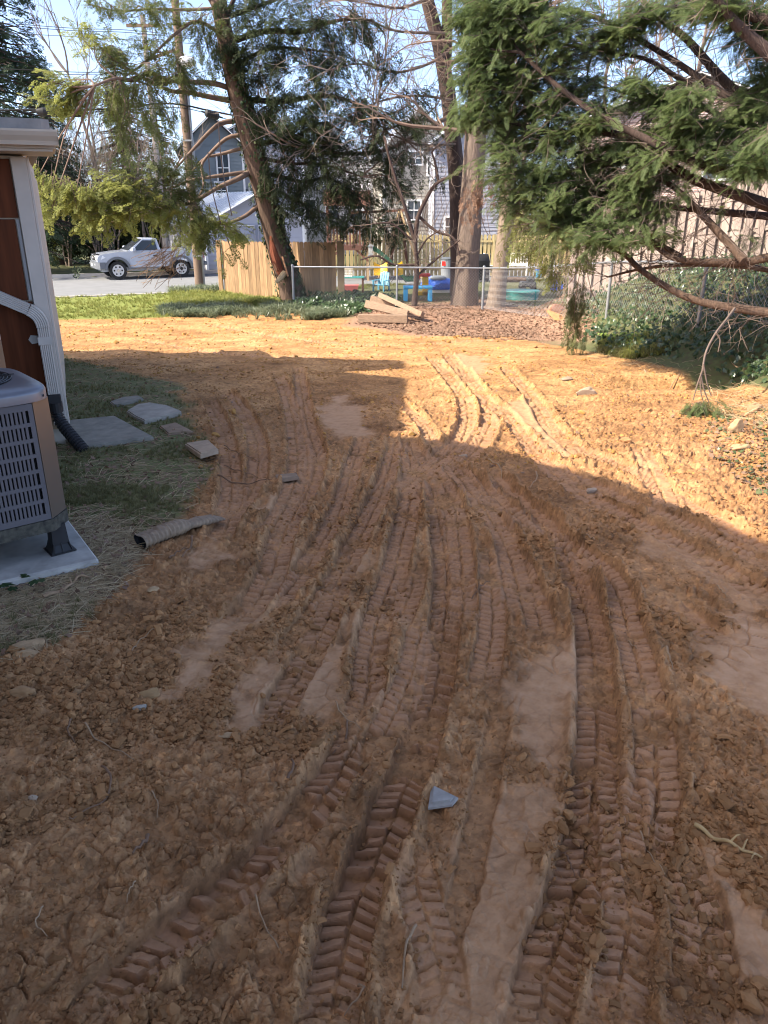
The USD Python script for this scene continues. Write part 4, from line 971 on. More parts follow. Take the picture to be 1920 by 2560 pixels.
# trash can
t = thing('rubbish_bin', 'grey wheeled rubbish bin against the gapped fence', 'bin', spot(1117, 702))
a_ = np.linspace(0, 2 * PI, 20, endpoint=False); c8 = np.c_[np.cos(a_), np.sin(a_)]
mb = MB(); mb.add(*prism(c8 * .24, 0, .86, c8 * .29)); obj('body', mb, M_GREY, t)
mb = MB(); mb.add(*prism(c8 * .31, .862, .90)); mb.add(*prism(c8 * .30, .90, .95, c8 * .16)); obj('lid', mb, plain('bin_lid', (.10, .11, .12)), t)
for s in (-1, 1): mb = MB(); mb.box((s * .30 - .02, -.06, .72), (s * .30 + .02, .06, .78), .008); obj('handle', mb, M_GREY, t)
mb = MB(); mb.box((-.24, -.266, .62), (-.08, -.25, .80)); obj('sticker', mb, M_REDT, t)
# grill
t = thing('barbecue_grill', 'black covered grill right of the big brown trunk', 'grill', spot(1199, 703))
mb = MB(); mb.add(*prism(np.array([(-.36, -.25), (.36, -.25), (.36, .25), (-.36, .25)]), .05, .82)); mb.tm(trimesh.convex.convex_hull(np.array([(x * .36, y * .25, .82) for x in (-1, 1) for y in (-1, 1)] + [(x * .3, y * .12, 1.08) for x in (-1, 1) for y in (-1, 1)]))); obj('cover', mb, plain('grill_black', (.012, .012, .013), .6), t)
for s in (-1, 1): mb = MB(); mb.tube([(s * .3, -.2, .0), (s * .3, -.2, .06)], .03, 8); obj('wheel', mb, M_BLACK, t)
# white benches
def bench(loc, rz, W, label):
    t = thing('garden_bench', label, 'bench', loc, rz)
    n = int(W / .11)
    for k in range(n): mb = MB(); x = -W / 2 + .05 + k * (W - .1) / (n - 1); mb.box((x - .025, .22, .46), (x + .025, .245, .86), .004); V, F = mb.get(); V[:, 1] += (V[:, 2] - .46) * .2; obj('back_slat', (V, F), M_WHITE, t)
    for z, h in ((.86, .07), (.44, .05)): mb = MB(); mb.box((-W / 2, .21 + (z - .46) * .2, z), (W / 2, .26 + (z - .46) * .2, z + h), .006); obj('back_rail', mb, M_WHITE, t)
    for k in range(5): mb = MB(); mb.box((-W / 2, -.26 + k * .095, .41), (W / 2, -.18 + k * .095, .435), .005); obj('seat_slat', mb, M_WHITE, t)
    for s in (-1, 1):
        mb = MB(); mb.box((s * W / 2 - .03, -.30, .62), (s * W / 2 + .03, .26, .66), .008); obj('arm', mb, M_WHITE, t)
        for y, h in ((-.26, .618), (.24, .95)): mb = MB(); mb.box((s * W / 2 - .03, y - .03, 0), (s * W / 2 + .03, y + .03, h), .005); obj('leg', mb, M_WHITE, t)
bench(spot(1232, 690) + (0, 0, .03), .25, .75, 'white garden bench half hidden by the thin pale trunk')
bench(spot(1285, 692) + (0, .2, .06), -.2, 1.15, 'wider white garden bench right of the thin pale trunk')
t = thing('sandbox', 'round teal plastic sandbox behind the chain link at right', 'sandbox', spot(1302, 748) )
a_ = np.linspace(0, 2 * PI, 28, endpoint=False); c8 = np.c_[np.cos(a_), np.sin(a_) * .8]
mb = MB(); mb.add(*prism(c8 * .55, 0, .26, c8 * .62)); obj('tub', mb, M_TEAL, t)
mb = MB(); mb.add(*prism(c8 * .64, .262, .30, c8 * .60)); obj('lid', mb, M_TEAL, t)
t = thing('blue_saucer', 'round blue plastic saucer on the leaf litter behind the chain link', 'plastic dish', spot(1385, 733))
r_ = np.array([.02, .16, .26, .30, .31]); zz = np.array([.03, .03, .06, .12, .12]); V = np.array([[(r * math.cos(q), r * math.sin(q), z) for q in a_] for r, z in zip(r_, zz)]).reshape(-1, 3)
i, j = np.meshgrid(np.arange(4), np.arange(28), indexing='ij'); mb = MB(); mb.add(V, np.stack([i * 28 + j, i * 28 + (j + 1) % 28, (i + 1) * 28 + (j + 1) % 28, (i + 1) * 28 + j], -1).reshape(-1, 4)); V2, F2 = mb.get(); Vt_ = V2 @ np.array([[1, 0, 0], [0, .8, .6], [0, -.6, .8]]); Vt_[:, 2] += .2; obj('dish', (Vt_, F2), M_BLUE, t)
t = thing('blue_bucket', 'small blue bucket beside the wide white bench', 'bucket', spot(1346, 694)); 
c8 = np.c_[np.cos(a_), np.sin(a_)]; mb = MB(); mb.add(*prism(c8 * .11, 0, .34, c8 * .15)); obj('pail', mb, M_CYAN, t); mb = MB(); mb.add(*prism(c8 * .157, .32, .345, c8 * .157)); obj('rim', mb, M_BLUE, t)
t = thing('ride_on_toy', 'dark low ride on toy lying right of the teal sandbox', 'toy', spot(1318, 724)); mb = MB(); mb.box((-.3, -.18, .1), (.3, .18, .3), .05); mb.box((-.05, -.12, .28), (.25, .12, .46), .05); obj('body', mb, plain('toy_dark', (.035, .04, .045)), t)
for sx in (-1, 1):
    for sy in (-1, 1): mb = MB(); mb.tube([(sx * .2, sy * .19, .1), (sx * .2, sy * .24, .1)], .1, 12); obj('wheel', mb, M_BLACK, t)
t = thing('log', 'dark brown log lying on the grass by the thin pale trunk', 'log', spot(1284, 706)); mb = MB(); mb.tube(spline([(-.5, 0, .1), (0, .03, .11), (.5, 0, .1)], 10), .10, 10); obj('trunk_piece', mb, look('log_brown', (.12, .07, .045), .9, .4), t); mb = MB(); mb.tube([(.502, 0, .1), (.506, 0, .1)], .085, 10); obj('cut_face', mb, M_RAWWOOD, t)
# table with crate
t = thing('patio_table', 'low teal topped table at the fence corner', 'table', spot(880, 730)); mb = MB(); mb.box((-.45, -.3, .50), (.45, .3, .54), .01); obj('table_top', mb, M_TEAL, t)
for sx in (-1, 1):
    for sy in (-1, 1): mb = MB(); mb.box((sx * .40 - .03, sy * .25 - .03, 0), (sx * .40 + .03, sy * .25 + .03, .498)); obj('leg', mb, M_REDWD, t)
t = thing('wire_crate', 'white wire crate standing on the teal table', 'crate', spot(880, 730) + (-.20, 0, .545)); mb = MB()
for k in range(7): 
    x = -.22 + k * .073
    mb.tube([(x, -.2, 0), (x, -.2, .3), (x, .2, .3), (x, .2, 0)], .006, 4)
for z in (.01, .1, .2, .3): mb.tube([(-.22, -.2, z), (.22, -.2, z), (.22, .2, z), (-.22, .2, z), (-.22, -.2, z)], .006, 4)
obj('wires', mb, M_WHITE, t); mb = MB(); mb.box((-.22, -.2, .0), (.22, .2, .012)); obj('base', mb, M_WHITE, t)
t = thing('toy_wagon', 'pinkish red plastic wagon under the teal table', 'toy', spot(872, 734)); mb = MB(); mb.add(*prism(np.array([(-.3, -.18), (.3, -.18), (.3, .18), (-.3, .18)]), .08, .3, np.array([(-.36, -.22), (.36, -.22), (.36, .22), (-.36, .22)]))); obj('tub', mb, M_PINK, t)
for sx in (-1, 1):
    for sy in (-1, 1): mb = MB(); mb.tube([(sx * .22, sy * .2, .09), (sx * .22, sy * .25, .09)], .09, 10); obj('wheel', mb, M_BLACK, t)
# play tower with slide and swing frame
TP = spot(868, 700) + (0, 1.2, 0)
t = thing('play_tower', 'red brown wooden play tower with railing and dark green slide', 'play tower', TP, .05)
W2 = .85
for sx in (-1, 1):
    for sy in (-1, 1): mb = MB(); mb.box((sx * W2 - .05, sy * .7 - .05, -.1), (sx * W2 + .05, sy * .7 + .05, 3.1 if sy > 0 else 2.9), .006); obj('post', mb, M_REDWD if sx < 0 else M_TANWD, t)
mb = MB(); mb.box((-W2, -.7, 1.30), (W2, .7, 1.36)); obj('deck', mb, M_REDWD, t)
mb = MB(); mb.box((-W2 - .05, -.79, 1.18), (W2 + .05, -.752, 1.36), .004); obj('beam', mb, M_REDWD, t)
for k in range(12): mb = MB(); x = -W2 + .12 + k * .138; mb.box((x - .035, -.745, 1.37), (x + .035, -.725, 2.05), .003); obj('baluster', mb, M_REDWD, t)
for z in (2.05,): mb = MB(); mb.box((-W2, -.76, z), (W2, -.70, z + .08), .005); obj('handrail', mb, M_REDWD, t)
for k in range(8): mb = MB(); y = -.6 + k * .17; mb.box((-W2 - .012, y - .035, 1.37), (-W2 + .012, y + .035, 2.05)); obj('baluster', mb, M_REDWD, t)
mb = MB(); mb.tm(trimesh.convex.convex_hull(np.array([(-1, -.9, 2.95), (1, -.9, 2.95), (-1, .9, 2.95), (1, .9, 2.95), (-1, 0, 3.55), (1, 0, 3.55)]))); obj('roof', mb, M_REDWD, t)
for sx in (-1, 1): mb = MB(); mb.beam((sx * W2, -.74, .75), (sx * (W2 - .5), -.74, 1.2), .04, .09); obj('brace', mb, M_REDWD, t)
A, B = at(938, 630, TP[1] - .6) - TP, at(1006, 700, TP[1] - 1.1) - TP
mb = MB(); P = spline([A + (-.35, 0, .12), A, (A + B) / 2 + (0, 0, .12), B, B + (.4, 0, -.03)], 24); T = np.gradient(P, axis=0)
for w0, w1, h in ((-.26, .26, .0), (-.28, -.24, .16), (.24, .28, .16)):
    V = np.vstack([P + (0, w0, 0), P + (0, w1, 0), P + (0, w0, h + .03), P + (0, w1, h + .03)]); n = 24; i = np.arange(n - 1)
    mb.add(V, np.vstack([np.stack([i + a_ * n, i + 1 + a_ * n, i + 1 + b_ * n, i + b_ * n], 1) for a_, b_ in ((0, 1), (1, 3), (3, 2), (2, 0))]))
sl = obj('slide', mb, M_DKG, t)
SP = spot(1000, 700) + (0, 1.6, 0)
t = thing('swing_frame', 'wooden A shaped swing frame right of the play tower', 'swing set', SP)
for nm, P, Q, m in (('leg', (-.9, -.7, 0), (0, 0, 2.75), M_TANWD), ('leg', (1.0, -.7, 0), (.05, 0, 2.75), M_TANWD), ('leg', (-.5, .9, 0), (0, .1, 2.7), M_REDWD), ('leg', (.45, .9, 0), (.05, .1, 2.7), M_REDWD), ('top_beam', (-2.2, .8, 2.66), (.3, -.05, 2.78), M_REDWD), ('cross_brace', (-.36, -.28, 1.6), (.42, -.28, 1.6), M_TANWD)):
    mb = MB(); mb.beam(P, Q, .09, .10); obj(nm, mb, m, t)
t = thing('bird_feeder', 'small hanging glass bird feeder in front of the green slide', 'bird feeder', at(927, 626, 25.0)); mb = MB(); mb.box((-.07, -.07, -.14), (.07, .07, .12), .01); obj('tank', mb, plain('feeder_clear', (.42, .44, .42), .15), t)
mb = MB(); mb.box((-.10, -.10, -.165), (.10, .10, -.142), .005); obj('tray', mb, M_GREY, t); mb = MB(); mb.tm(trimesh.convex.convex_hull(np.array([(x, y, .122) for x in (-.1, .1) for y in (-.1, .1)] + [(0, 0, .2)]))); mb.tube([(0, 0, .19), (0.02, 0, 1.0)], .004, 4); obj('roof', mb, M_GREY, t)
# things behind the cedar on the right
t = thing('play_canopy', 'orange red canopy roof of a small wooden playhouse seen through the cedar', 'playhouse', at(1452, 640, 27) * (1, 1, 0) + (0, 0, ZY)); c = MB(); zc = at(1452, 577, 27)[2] - ZY
c.tm(trimesh.convex.convex_hull(np.array([(-.6, -.5, zc - .15), (.6, -.5, zc - .15), (-.6, .5, zc - .15), (.6, .5, zc - .15), (-.6, 0, zc + .2), (.6, 0, zc + .2)]))); obj('roof', c, plain('canopy_red', (.75, .13, .05), .7), t)
for sx in (-1, 1):
    for sy in (-1, 1): mb = MB(); mb.box((sx * .55 - .05, sy * .45 - .05, 0), (sx * .55 + .05, sy * .45 + .05, zc - .152)); obj('post', mb, M_TANWD, t)
mb = MB(); mb.box((-.6, -.48, .9), (.6, .48, .96)); obj('floor', mb, M_TANWD, t)
for k in range(7): mb = MB(); x = -.5 + k * .167; mb.box((x - .05, -.53, .96), (x + .05, -.505, 1.5)); obj('wall_board', mb, M_TANWD, t)

# ------------------------------------------------------------------ houses beyond
def lap_wall(mb, P, Q, z0, z1, course=.18, out=None):
    """overlapping clapboards from P to Q (plan), facing the side out"""
    P, Q = np.asarray(P, float), np.asarray(Q, float); t = (Q - P) / np.linalg.norm(Q - P); n = np.array([t[1], -t[0]]) if out is None else out
    z = z0
    while z < z1 - .01:
        h = min(course, z1 - z)
        a, b = P + n * .028, Q + n * .028
        V = [np.r_[a, z], np.r_[b, z], np.r_[Q + n * .004, z + h], np.r_[P + n * .004, z + h], np.r_[P, z], np.r_[Q, z]]
        mb.add(V, [[0, 1, 2, 3], [4, 5, 1, 0]]); z += course
M_WGLASS = look('window_glass', (.05, .065, .08), .08, .4, 1.5, spec=.8)
M_WTRIM = plain('window_trim_white', (.74, .74, .74), .5)
def window(parent, P, t, n, w, h, z, mun=True):
    """white framed sash window on a wall: centre P (plan), wall direction t, outward n, sill height z"""
    def B(a, b, za, zb_, o0, o1):
        c = [P + t * x + n * o for x in (a, b) for o in (o0, o1)]
        V = np.array([np.r_[p, zz] for p in c for zz in (za, zb_)]); m = MB(); m.tm(trimesh.convex.convex_hull(V)); return m
    f = MB()
    for a, b, za, zz in ((-w / 2 - .09, -w / 2, z - .09, z + h + .12), (w / 2, w / 2 + .09, z - .09, z + h + .12), (-w / 2, w / 2, z + h, z + h + .12), (-w / 2, w / 2, z - .09, z), (-w / 2, w / 2, z + h / 2 - .03, z + h / 2 + .03)):
        f.add(*B(a, b, za, zz, .0, .075).get())
    fr = obj('window', f, M_WTRIM, parent)
    obj('pane', B(-w / 2, w / 2, z, z + h, .01, .04), M_WGLASS, fr)
    if mun: obj('glazing_bar', B(-.015, .015, z, z + h, .04, .05), M_WTRIM, fr)
def gable_house(name, label, C, ang, w, d, z0, eave, ridge, mwall, mroof, mat_front=None, seams=False, over=.35, course=.2):
    """C = middle of the front gable wall (plan), front faces -y local; ridge runs away from the viewer"""
    t = thing(name, label, 'house', (C[0], C[1], 0), ang)
    m = MB(); core = MB(); core.add(*prism(np.array([(-w / 2, 0), (w / 2, 0), (w / 2, d), (-w / 2, d)]), z0, eave))
    core.tm(trimesh.convex.convex_hull(np.array([(sx * w / 2, y, eave) for sx in (-1, 1) for y in (0, d)] + [(0, y, ridge) for y in (0, d)]))); obj('wall', core, mwall, t)
    f = MB(); lap_wall(f, (-w / 2, 0), (w / 2, 0), z0, eave, course)
    z = eave
    while z < ridge - .05:
        k = (ridge - z) / (ridge - eave); k2 = max(0, (ridge - z - course) / (ridge - eave))
        V = [(-w / 2 * k, -.028, z), (w / 2 * k, -.028, z), (w / 2 * k2, -.004, min(ridge, z + course)), (-w / 2 * k2, -.004, min(ridge, z + course))]
        f.add(V, [[0, 1, 2, 3]]); z += course
    obj('clapboards', f, mat_front or mwall, t)
    f = MB(); lap_wall(f, (w / 2, 0), (w / 2, d), z0, eave, course); lap_wall(f, (-w / 2, d), (-w / 2, 0), z0, eave, course); obj('clapboards', f, mwall, t)
    sl = (ridge - eave) / (w / 2)
    for s in (-1, 1):
        r = MB(); x0, x1 = 0, s * (w / 2 + over); zt = ridge + .03; zb2 = eave - over * sl + .03
        P = np.array([(x0, -over, zt), (x1, -over, zb2), (x1, d + over, zb2), (x0, d + over, zt)]); r.tm(trimesh.convex.convex_hull(np.vstack([P, P + (0, 0, .12)]))); rf = obj('roof', r, mroof, t)
        if seams:
            sm = MB(); y = -over + .15
            while y < d + over: sm.beam((x0, y, zt + .14), (x1, y, zb2 + .14), .035, .05); y += .42
            obj('standing_seam', sm, mroof, rf)
        b = MB(); b.beam((x0, -over - .02, zt + .04), (x1, -over - .02, zb2 + .04), .04, .2, up=(0, 1, 0)); V, F = b.get(); obj('barge_board', b, M_WTRIM, t)
    for s in (-1, 1): m = MB(); m.box((s * w / 2 - .06, -.05, z0), (s * w / 2 + .06, .06, eave)); obj('corner_board', m, M_WTRIM, t)
    return t
M_LAV = look('siding_light_grey', (.36, .37, .42), .7, .08, 1.5); M_TEALS = look('siding_teal', (.19, .225, .245), .7, .12, 1.5); M_SHING = look('dark_shingles', (.10, .105, .115), .9, .3, 12)
M_METAL = look('metal_roof', (.55, .58, .62), .35, .12, 1.2, metallic=.5); M_BEIGE = look('siding_beige', (.34, .32, .28), .75, .1, 1.2); M_GREYS = look('siding_grey_blue', (.29, .305, .36), .75, .08, 1.2)
X_, Y_ = np.array([1., 0]), np.array([0, -1.])
# tall light grey house with teal wing
C = at(650, 400, 52); top = at(620, 288, 52)[2]; ev = at(600, 350, 52)[2]
h = gable_house('grey_house', 'tall light grey clapboard house behind the leaning trunk', (C[0], C[1]), .30, 5.4, 8, -.9, ev, top, M_LAV, M_SHING)
for u, v, w, hh in ((597, 376, .42, .9), (602, 474, .42, .5), (636, 470, .5, .5), (595, 318, .4, .5)):
    p = at(u, v, 51.6); loc = rot_z(np.array([p[0] - C[0], p[1] - C[1], 0]), -.30); window(h, np.array([loc[0], -.03]), X_, Y_, w, hh, p[2] - hh, False)
for u, v in ((586, 470), (617, 478)): p = at(u, v, 51.6); loc = rot_z(np.array([p[0] - C[0], p[1] - C[1], 0]), -.30); mb = MB(); mb.box((loc[0] - .08, -.15, p[2] - .1), (loc[0] + .08, -.03, p[2] + .12), .02); obj('wall_vent', mb, M_GREYPL, h)
C = at(535, 400, 50); top = at(525, 292, 50)[2]; ev = at(520, 362, 50)[2]
h2 = gable_house('teal_house', 'dark teal clapboard house with grey shingle roof left of the light grey house', (C[0], C[1]), .22, 3.4, 9, -.9, ev, top, M_TEALS, M_SHING, over=.5)
for u, v, w, hh in ((556, 384, .62, 1.5), (552, 458, .62, .8)):
    p = at(u, v, 49.7); loc = rot_z(np.array([p[0] - C[0], p[1] - C[1], 0]), -.22); window(h2, np.array([loc[0], -.03]), X_, Y_, w, hh, p[2] - hh, True)
# garage with seam metal roof
C = at(640, 600, 40); top = at(640, 488, 40)[2]; ev = at(560, 560, 40)[2]
g_ = gable_house('garage', 'grey clapboard garage with bright ribbed metal roof behind the tight fence', (C[0], C[1]), .55, 5.2, 7, -.9, ev, top, M_LAV, M_METAL, seams=True, over=.3)
d = MB(); d.box((-1.15, -.09, -.8), (1.15, -.032, 1.35), .01); dd = obj('door', d, M_GREYS, g_)
for s in (-1, 1):
    for a_, b_ in (((s * .6 - .5, 1.28), (s * .6 + .5, 1.28)), ((s * .6 - .5, .0), (s * .6 + .5, .0)), ((s * .6 - .5, .05), (s * .6 + .5, 1.22)), ((s * .6 - .5, -.1), (s * .6 - .5, 1.3)), ((s * .6 + .5, -.1), (s * .6 + .5, 1.3))):
        mb = MB(); mb.beam((a_[0], -.105, a_[1]), (b_[0], -.105, b_[1]), .025, .1, up=(0, 1, 0)); obj('door_board', mb, M_WTRIM if a_[1] == b_[1] else M_LAV, dd)
for s in (-1, 1): mb = MB(); mb.box((s * 1.22 - .06, -.1, -.8), (s * 1.22 + .06, -.03, 1.5)); obj('door_frame', mb, M_WTRIM, g_)
# beige and blue grey house with metal roof in the middle
C = at(1045, 560, 47); top = at(1040, 250, 47)[2]; ev = at(1040, 372, 47)[2]
hb_ = gable_house('beige_house', 'beige clapboard house with pale metal roof behind the play yard', (C[0], C[1]), .10, 4.0, 9, -.9, ev, at(1000, 270, 47)[2], M_BEIGE, M_METAL, seams=True)
for u, v, w, hh in ((1036, 503, .7, .95), (1040, 380, .7, .6), (1085, 392, .6, .9)):
    p = at(u, v, 46.8); loc = rot_z(np.array([p[0] - C[0], p[1] - C[1], 0]), -.10); window(hb_, np.array([loc[0], -.03]), X_, Y_, w, hh, p[2] - hh)
C = at(1180, 560, 45); 
hg_ = gable_house('blue_grey_house', 'blue grey clapboard house right of the beige house, behind the big trunks', (C[0], C[1]), .05, 4.4, 9, -.9, at(1180, 355, 45)[2], at(1180, 268, 45)[2], M_GREYS, M_METAL, seams=True)
for u, v, w, hh in ((1128, 545, .6, .9), (1150, 470, .6, .9)):
    p = at(u, v, 44.8); loc = rot_z(np.array([p[0] - C[0], p[1] - C[1], 0]), -.05); window(hg_, np.array([loc[0], -.03]), X_, Y_, w, hh, p[2] - hh)
C = at(830, 560, 54)
hw_ = gable_house('white_house', 'pale house glimpsed between the dark conifer branches', (C[0], C[1]), -.1, 7.0, 9, -.9, at(830, 440, 54)[2], at(830, 340, 54)[2], look('siding_pale', (.40, .40, .41), .7, .06, 1), M_METAL)
for u in (770, 830, 890): p = at(u, 500, 53.7); loc = rot_z(np.array([p[0] - C[0], p[1] - C[1], 0]), .1); window(hw_, np.array([loc[0], -.03]), X_, Y_, .8, 1.2, p[2] - 1.2)
C = at(1720, 420, 34)
M_BRK = usdkit.material(stage, '/World/Looks/brick_pink', {'tc': ('texture_coordinate', {}), 'sp': ('separate_xyz', {}), 'cb': ('combine_xyz', {}), 'br': ('brick_texture', {'color1': (.27, .17, .145), 'color2': (.33, .22, .19), 'mortar': (.45, .42, .40), 'scale': 1.0, 'brick_width': .22, 'row_height': .075, 'mortar_size': .008}), 'p': ('principled_bsdf', {'roughness': .9})},
    [('tc.object', 'sp.vector'), ('sp.x', 'cb.x'), ('sp.z', 'cb.y'), ('cb.vector', 'br.vector'), ('br.color', 'p.base_color')], surface='p.BSDF')
hr_ = gable_house('brick_house', 'pinkish brick house with white window behind the weathered fence and cedar', (C[0], C[1]), -.35, 9.0, 8, -.9, at(1720, 300, 34)[2], at(1720, 190, 34)[2], M_BRK, M_SHING, mat_front=M_BRK)
for u, v, w, hh in ((1800, 383, 1.0, .9), (1560, 340, .9, 1.0)):
    p = at(u, v, 33.2); loc = rot_z(np.array([p[0] - C[0], p[1] - C[1], 0]), .35); window(hr_, np.array([loc[0], -.03]), X_, Y_, w, hh, p[2] - hh)
# ------------------------------------------------------------------ trees
R_ = np.random.default_rng(11)
def unit(v): v = np.asarray(v, float); return v / (np.linalg.norm(v, axis=-1, keepdims=True) + 1e-12)
def spray(pairs, sub, seed, lw=.03, ll=.10, wide=.40, droop=.12):
    """flat evergreen spray, one metre long, made of small scale leaves; x = along, z = up"""
    r = np.random.default_rng(seed); V, F = [], []
    def leaf(p, d, l, w, nz):
        d = unit(d); s = unit(np.cross(nz, d)); k = len(V)
        V.extend([p, p + d * l * .45 + s * w, p + d * l, p + d * l * .45 - s * w]); F.extend([[k, k + 1, k + 2], [k, k + 2, k + 3]])
    bend = lambda s: np.array([s, .05 * math.sin(3 * s + seed), -droop * s * s])
    for i in range(pairs):
        s = .06 + .94 * (i + .5) / pairs
        p = bend(s); L = wide * (1 - s) ** .6 * (.75 + .5 * r.random()) + .07
        for sg in (-1, 1):
            a = math.radians(58 - 25 * s + r.uniform(-10, 10)); d = np.array([math.cos(a), sg * math.sin(a), r.uniform(-.25, .15)])
            nz = unit(np.array([r.uniform(-.35, .35), r.uniform(-.35, .35), 1]))
            leaf(p, d, L, lw * .45, nz)
            for k in range(sub):
                q = (k + .6) / sub; pp_ = p + d * L * q - np.array([0, 0, .12 * L * q * q])
                for s2 in (-1, 1):
                    b = d * .75 + s2 * .6 * unit(np.cross(nz, d)) + np.array([0, 0, r.uniform(-.3, .25)])
                    leaf(pp_, b, ll * (1.15 - .5 * q) * r.uniform(.7, 1.2), lw * r.uniform(.7, 1.1), unit(nz + r.uniform(-.3, .3, 3)))
    leaf(bend(0), bend(1) - bend(0), 1.0, .008, np.array([0, 0, 1.]))
    return np.array(V), np.array(F)
SPR_NEAR = [spray(18, 4, s, .0115, .085, .25, .25) for s in range(4)]
SPR_FAR = [spray(8, 2, 10 + s, .040, .16, .42, .2) for s in range(4)]
SPR_HANG = [spray(7, 2, 20 + s, .034, .17, .34, .35) for s in range(3)]

BARK_N = 20
def bark_tube(pts, rad, sides=BARK_N, step=.1, ridge=.10, seed=0, flare=0):
    P = spline(pts, step=step); L = np.linspace(0, 1, len(P)); r = np.interp(L, np.linspace(0, 1, len(rad)), rad)
    v, f = tubemesh(P, r, sides)
    c = np.repeat(P, sides, 0); ang = np.tile(np.arange(sides) * 2 * PI / sides, len(P)); h = np.repeat(L * len(P) * step, sides)
    q = np.stack([np.cos(ang) * 2.6, np.sin(ang) * 2.6, h * .9], -1)
    k = 1 + ridge * (meshkit.fbm(q * np.array([1.6, 1.6, .8]), 3, seed) - .5) * 2
    if flare: k *= 1 + flare * np.exp(-h / .35) * (1 + .5 * np.cos(ang * 5 + seed))
    return c + (v - c) * k[:, None], f
M_BARK = look('bark_red_brown', (.135, .085, .06), .95, .6, 5, stretch=(8, 8, .8), bump=.02, bscale=9)
M_BARKG = look('bark_grey_brown', (.20, .15, .12), .95, .55, 5, stretch=(8, 8, .7), bump=.025, bscale=8)
M_BARKD = look('bark_dark', (.085, .055, .045), .95, .5, 6, stretch=(7, 7, .8), bump=.015, bscale=9)
M_BARKP = look('bark_pale', (.25, .19, .14), .9, .45, 5, stretch=(6, 6, 1), bump=.012, bscale=9)
M_LIMB = look('limb_brown', (.20, .135, .10), .9, .4, 6)
M_TWIG = look('twig_grey', (.17, .125, .10), .9, .35, 4)
M_BARE = look('bare_twig_pale', (.235, .18, .14), .9, .3, 3)
LF_SUNLIT = leaf_look('needles_sunlit', (.19, .215, .055), (.35, .365, .12), .55)
LF_SHADED = leaf_look('needles_shaded', (.022, .036, .016), (.06, .075, .026), .3)
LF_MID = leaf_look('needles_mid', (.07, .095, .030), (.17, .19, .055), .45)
LF_CED = leaf_look('cedar_green', (.06, .10, .038), (.22, .27, .105), .45)
LF_DEAD = leaf_look('dead_sprig', (.22, .125, .08), (.32, .20, .135), .3)
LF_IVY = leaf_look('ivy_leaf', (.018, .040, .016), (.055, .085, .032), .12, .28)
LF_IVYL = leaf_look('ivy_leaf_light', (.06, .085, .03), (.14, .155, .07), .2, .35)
LF_GRASS = leaf_look('grass_blade', (.14, .18, .035), (.30, .29, .085), .4)
LF_GRASSD = leaf_look('dull_grass_blade', (.12, .125, .045), (.27, .24, .11), .35)
LF_LIR = leaf_look('liriope_blade', (.07, .095, .05), (.21, .235, .14), .3, .35)
LF_LEAF = leaf_look('dry_leaf', (.15, .09, .06), (.33, .215, .145), .2, .8)
LF_STRAW = leaf_look('straw', (.36, .26, .14), (.60, .48, .30), .2, .7)

def px_path(L, D0, D1=None, wob=0.0):
    D1 = D0 if D1 is None else D1; n = len(L)
    return np.array([at(u, v, D0 + (D1 - D0) * i / max(1, n - 1)) for i, (u, v) in enumerate(L)])

class Crown:
    def __init__(s, rng): s.tw, s.p, s.x, s.z, s.sc, s.rng = MB(), [], [], [], [], rng
    def twig(s, a, b, r0=.012, every=.12, size=.4, sag=.15, side=.8, down=.3, bare=.15):
        rng = s.rng; L = np.linalg.norm(b - a); m = (a + b) / 2 + rng.normal(0, .07 * L, 3); P = spline([a, m, b], 7)
        P[:, 2] -= sag * L * (np.linspace(0, 1, 7) ** 2) * .6
        s.tw.tube(P, np.linspace(r0, r0 * .3, 7), 3, False)
        n = max(2, int(L * (1 - bare) / every)); t = np.linspace(bare, 1, n); Q = np.stack([np.interp(t, np.linspace(0, 1, 7), P[:, k]) for k in range(3)], 1)
        d = unit(b - a); h = unit(np.cross(d, (0, 0, 1)) + 1e-6)
        sg = np.where(np.arange(n) % 2, 1., -1.)[:, None]
        X = d * .75 + h * side * sg + rng.normal(0, .28, (n, 3)); X[:, 2] -= down * rng.uniform(.2, 1.6, n)
        s.p.append(Q); s.x.append(unit(X)); zz = np.tile([0, 0, 1.], (n, 1)) + rng.normal(0, .35, (n, 3)); s.z.append(zz); s.sc.append(size * rng.uniform(.6, 1.25, n) * (1 - .35 * t))
    def blob(s, c, rad, d, n, **k):
        rng = s.rng; d = unit(d); rad = np.asarray(rad, float)
        for _ in range(n):
            o = rng.normal(0, .42, 3) * rad
            ln = np.linalg.norm(rad) * rng.uniform(.45, .95); dd = unit(d + rng.normal(0, .45, 3))
            a = c + o - dd * ln * .5; s.twig(a, a + dd * ln, **k)
    def emit(s, parent, name, protos, mats, idx=None, twig_mat=None, twig_name='twigs'):
        p = np.vstack(s.p); X = np.vstack(s.x); Z = np.vstack(s.z); sc = np.concatenate(s.sc)
        instancer(name, protos, mats, p, frame_quat(X, Z), sc, s.rng.integers(0, len(protos), len(p)) if idx is None else idx, parent, kind='stuff')
        if twig_mat is not None and s.tw.v: obj(twig_name, s.tw, twig_mat, parent, kind='stuff')
        return len(p)

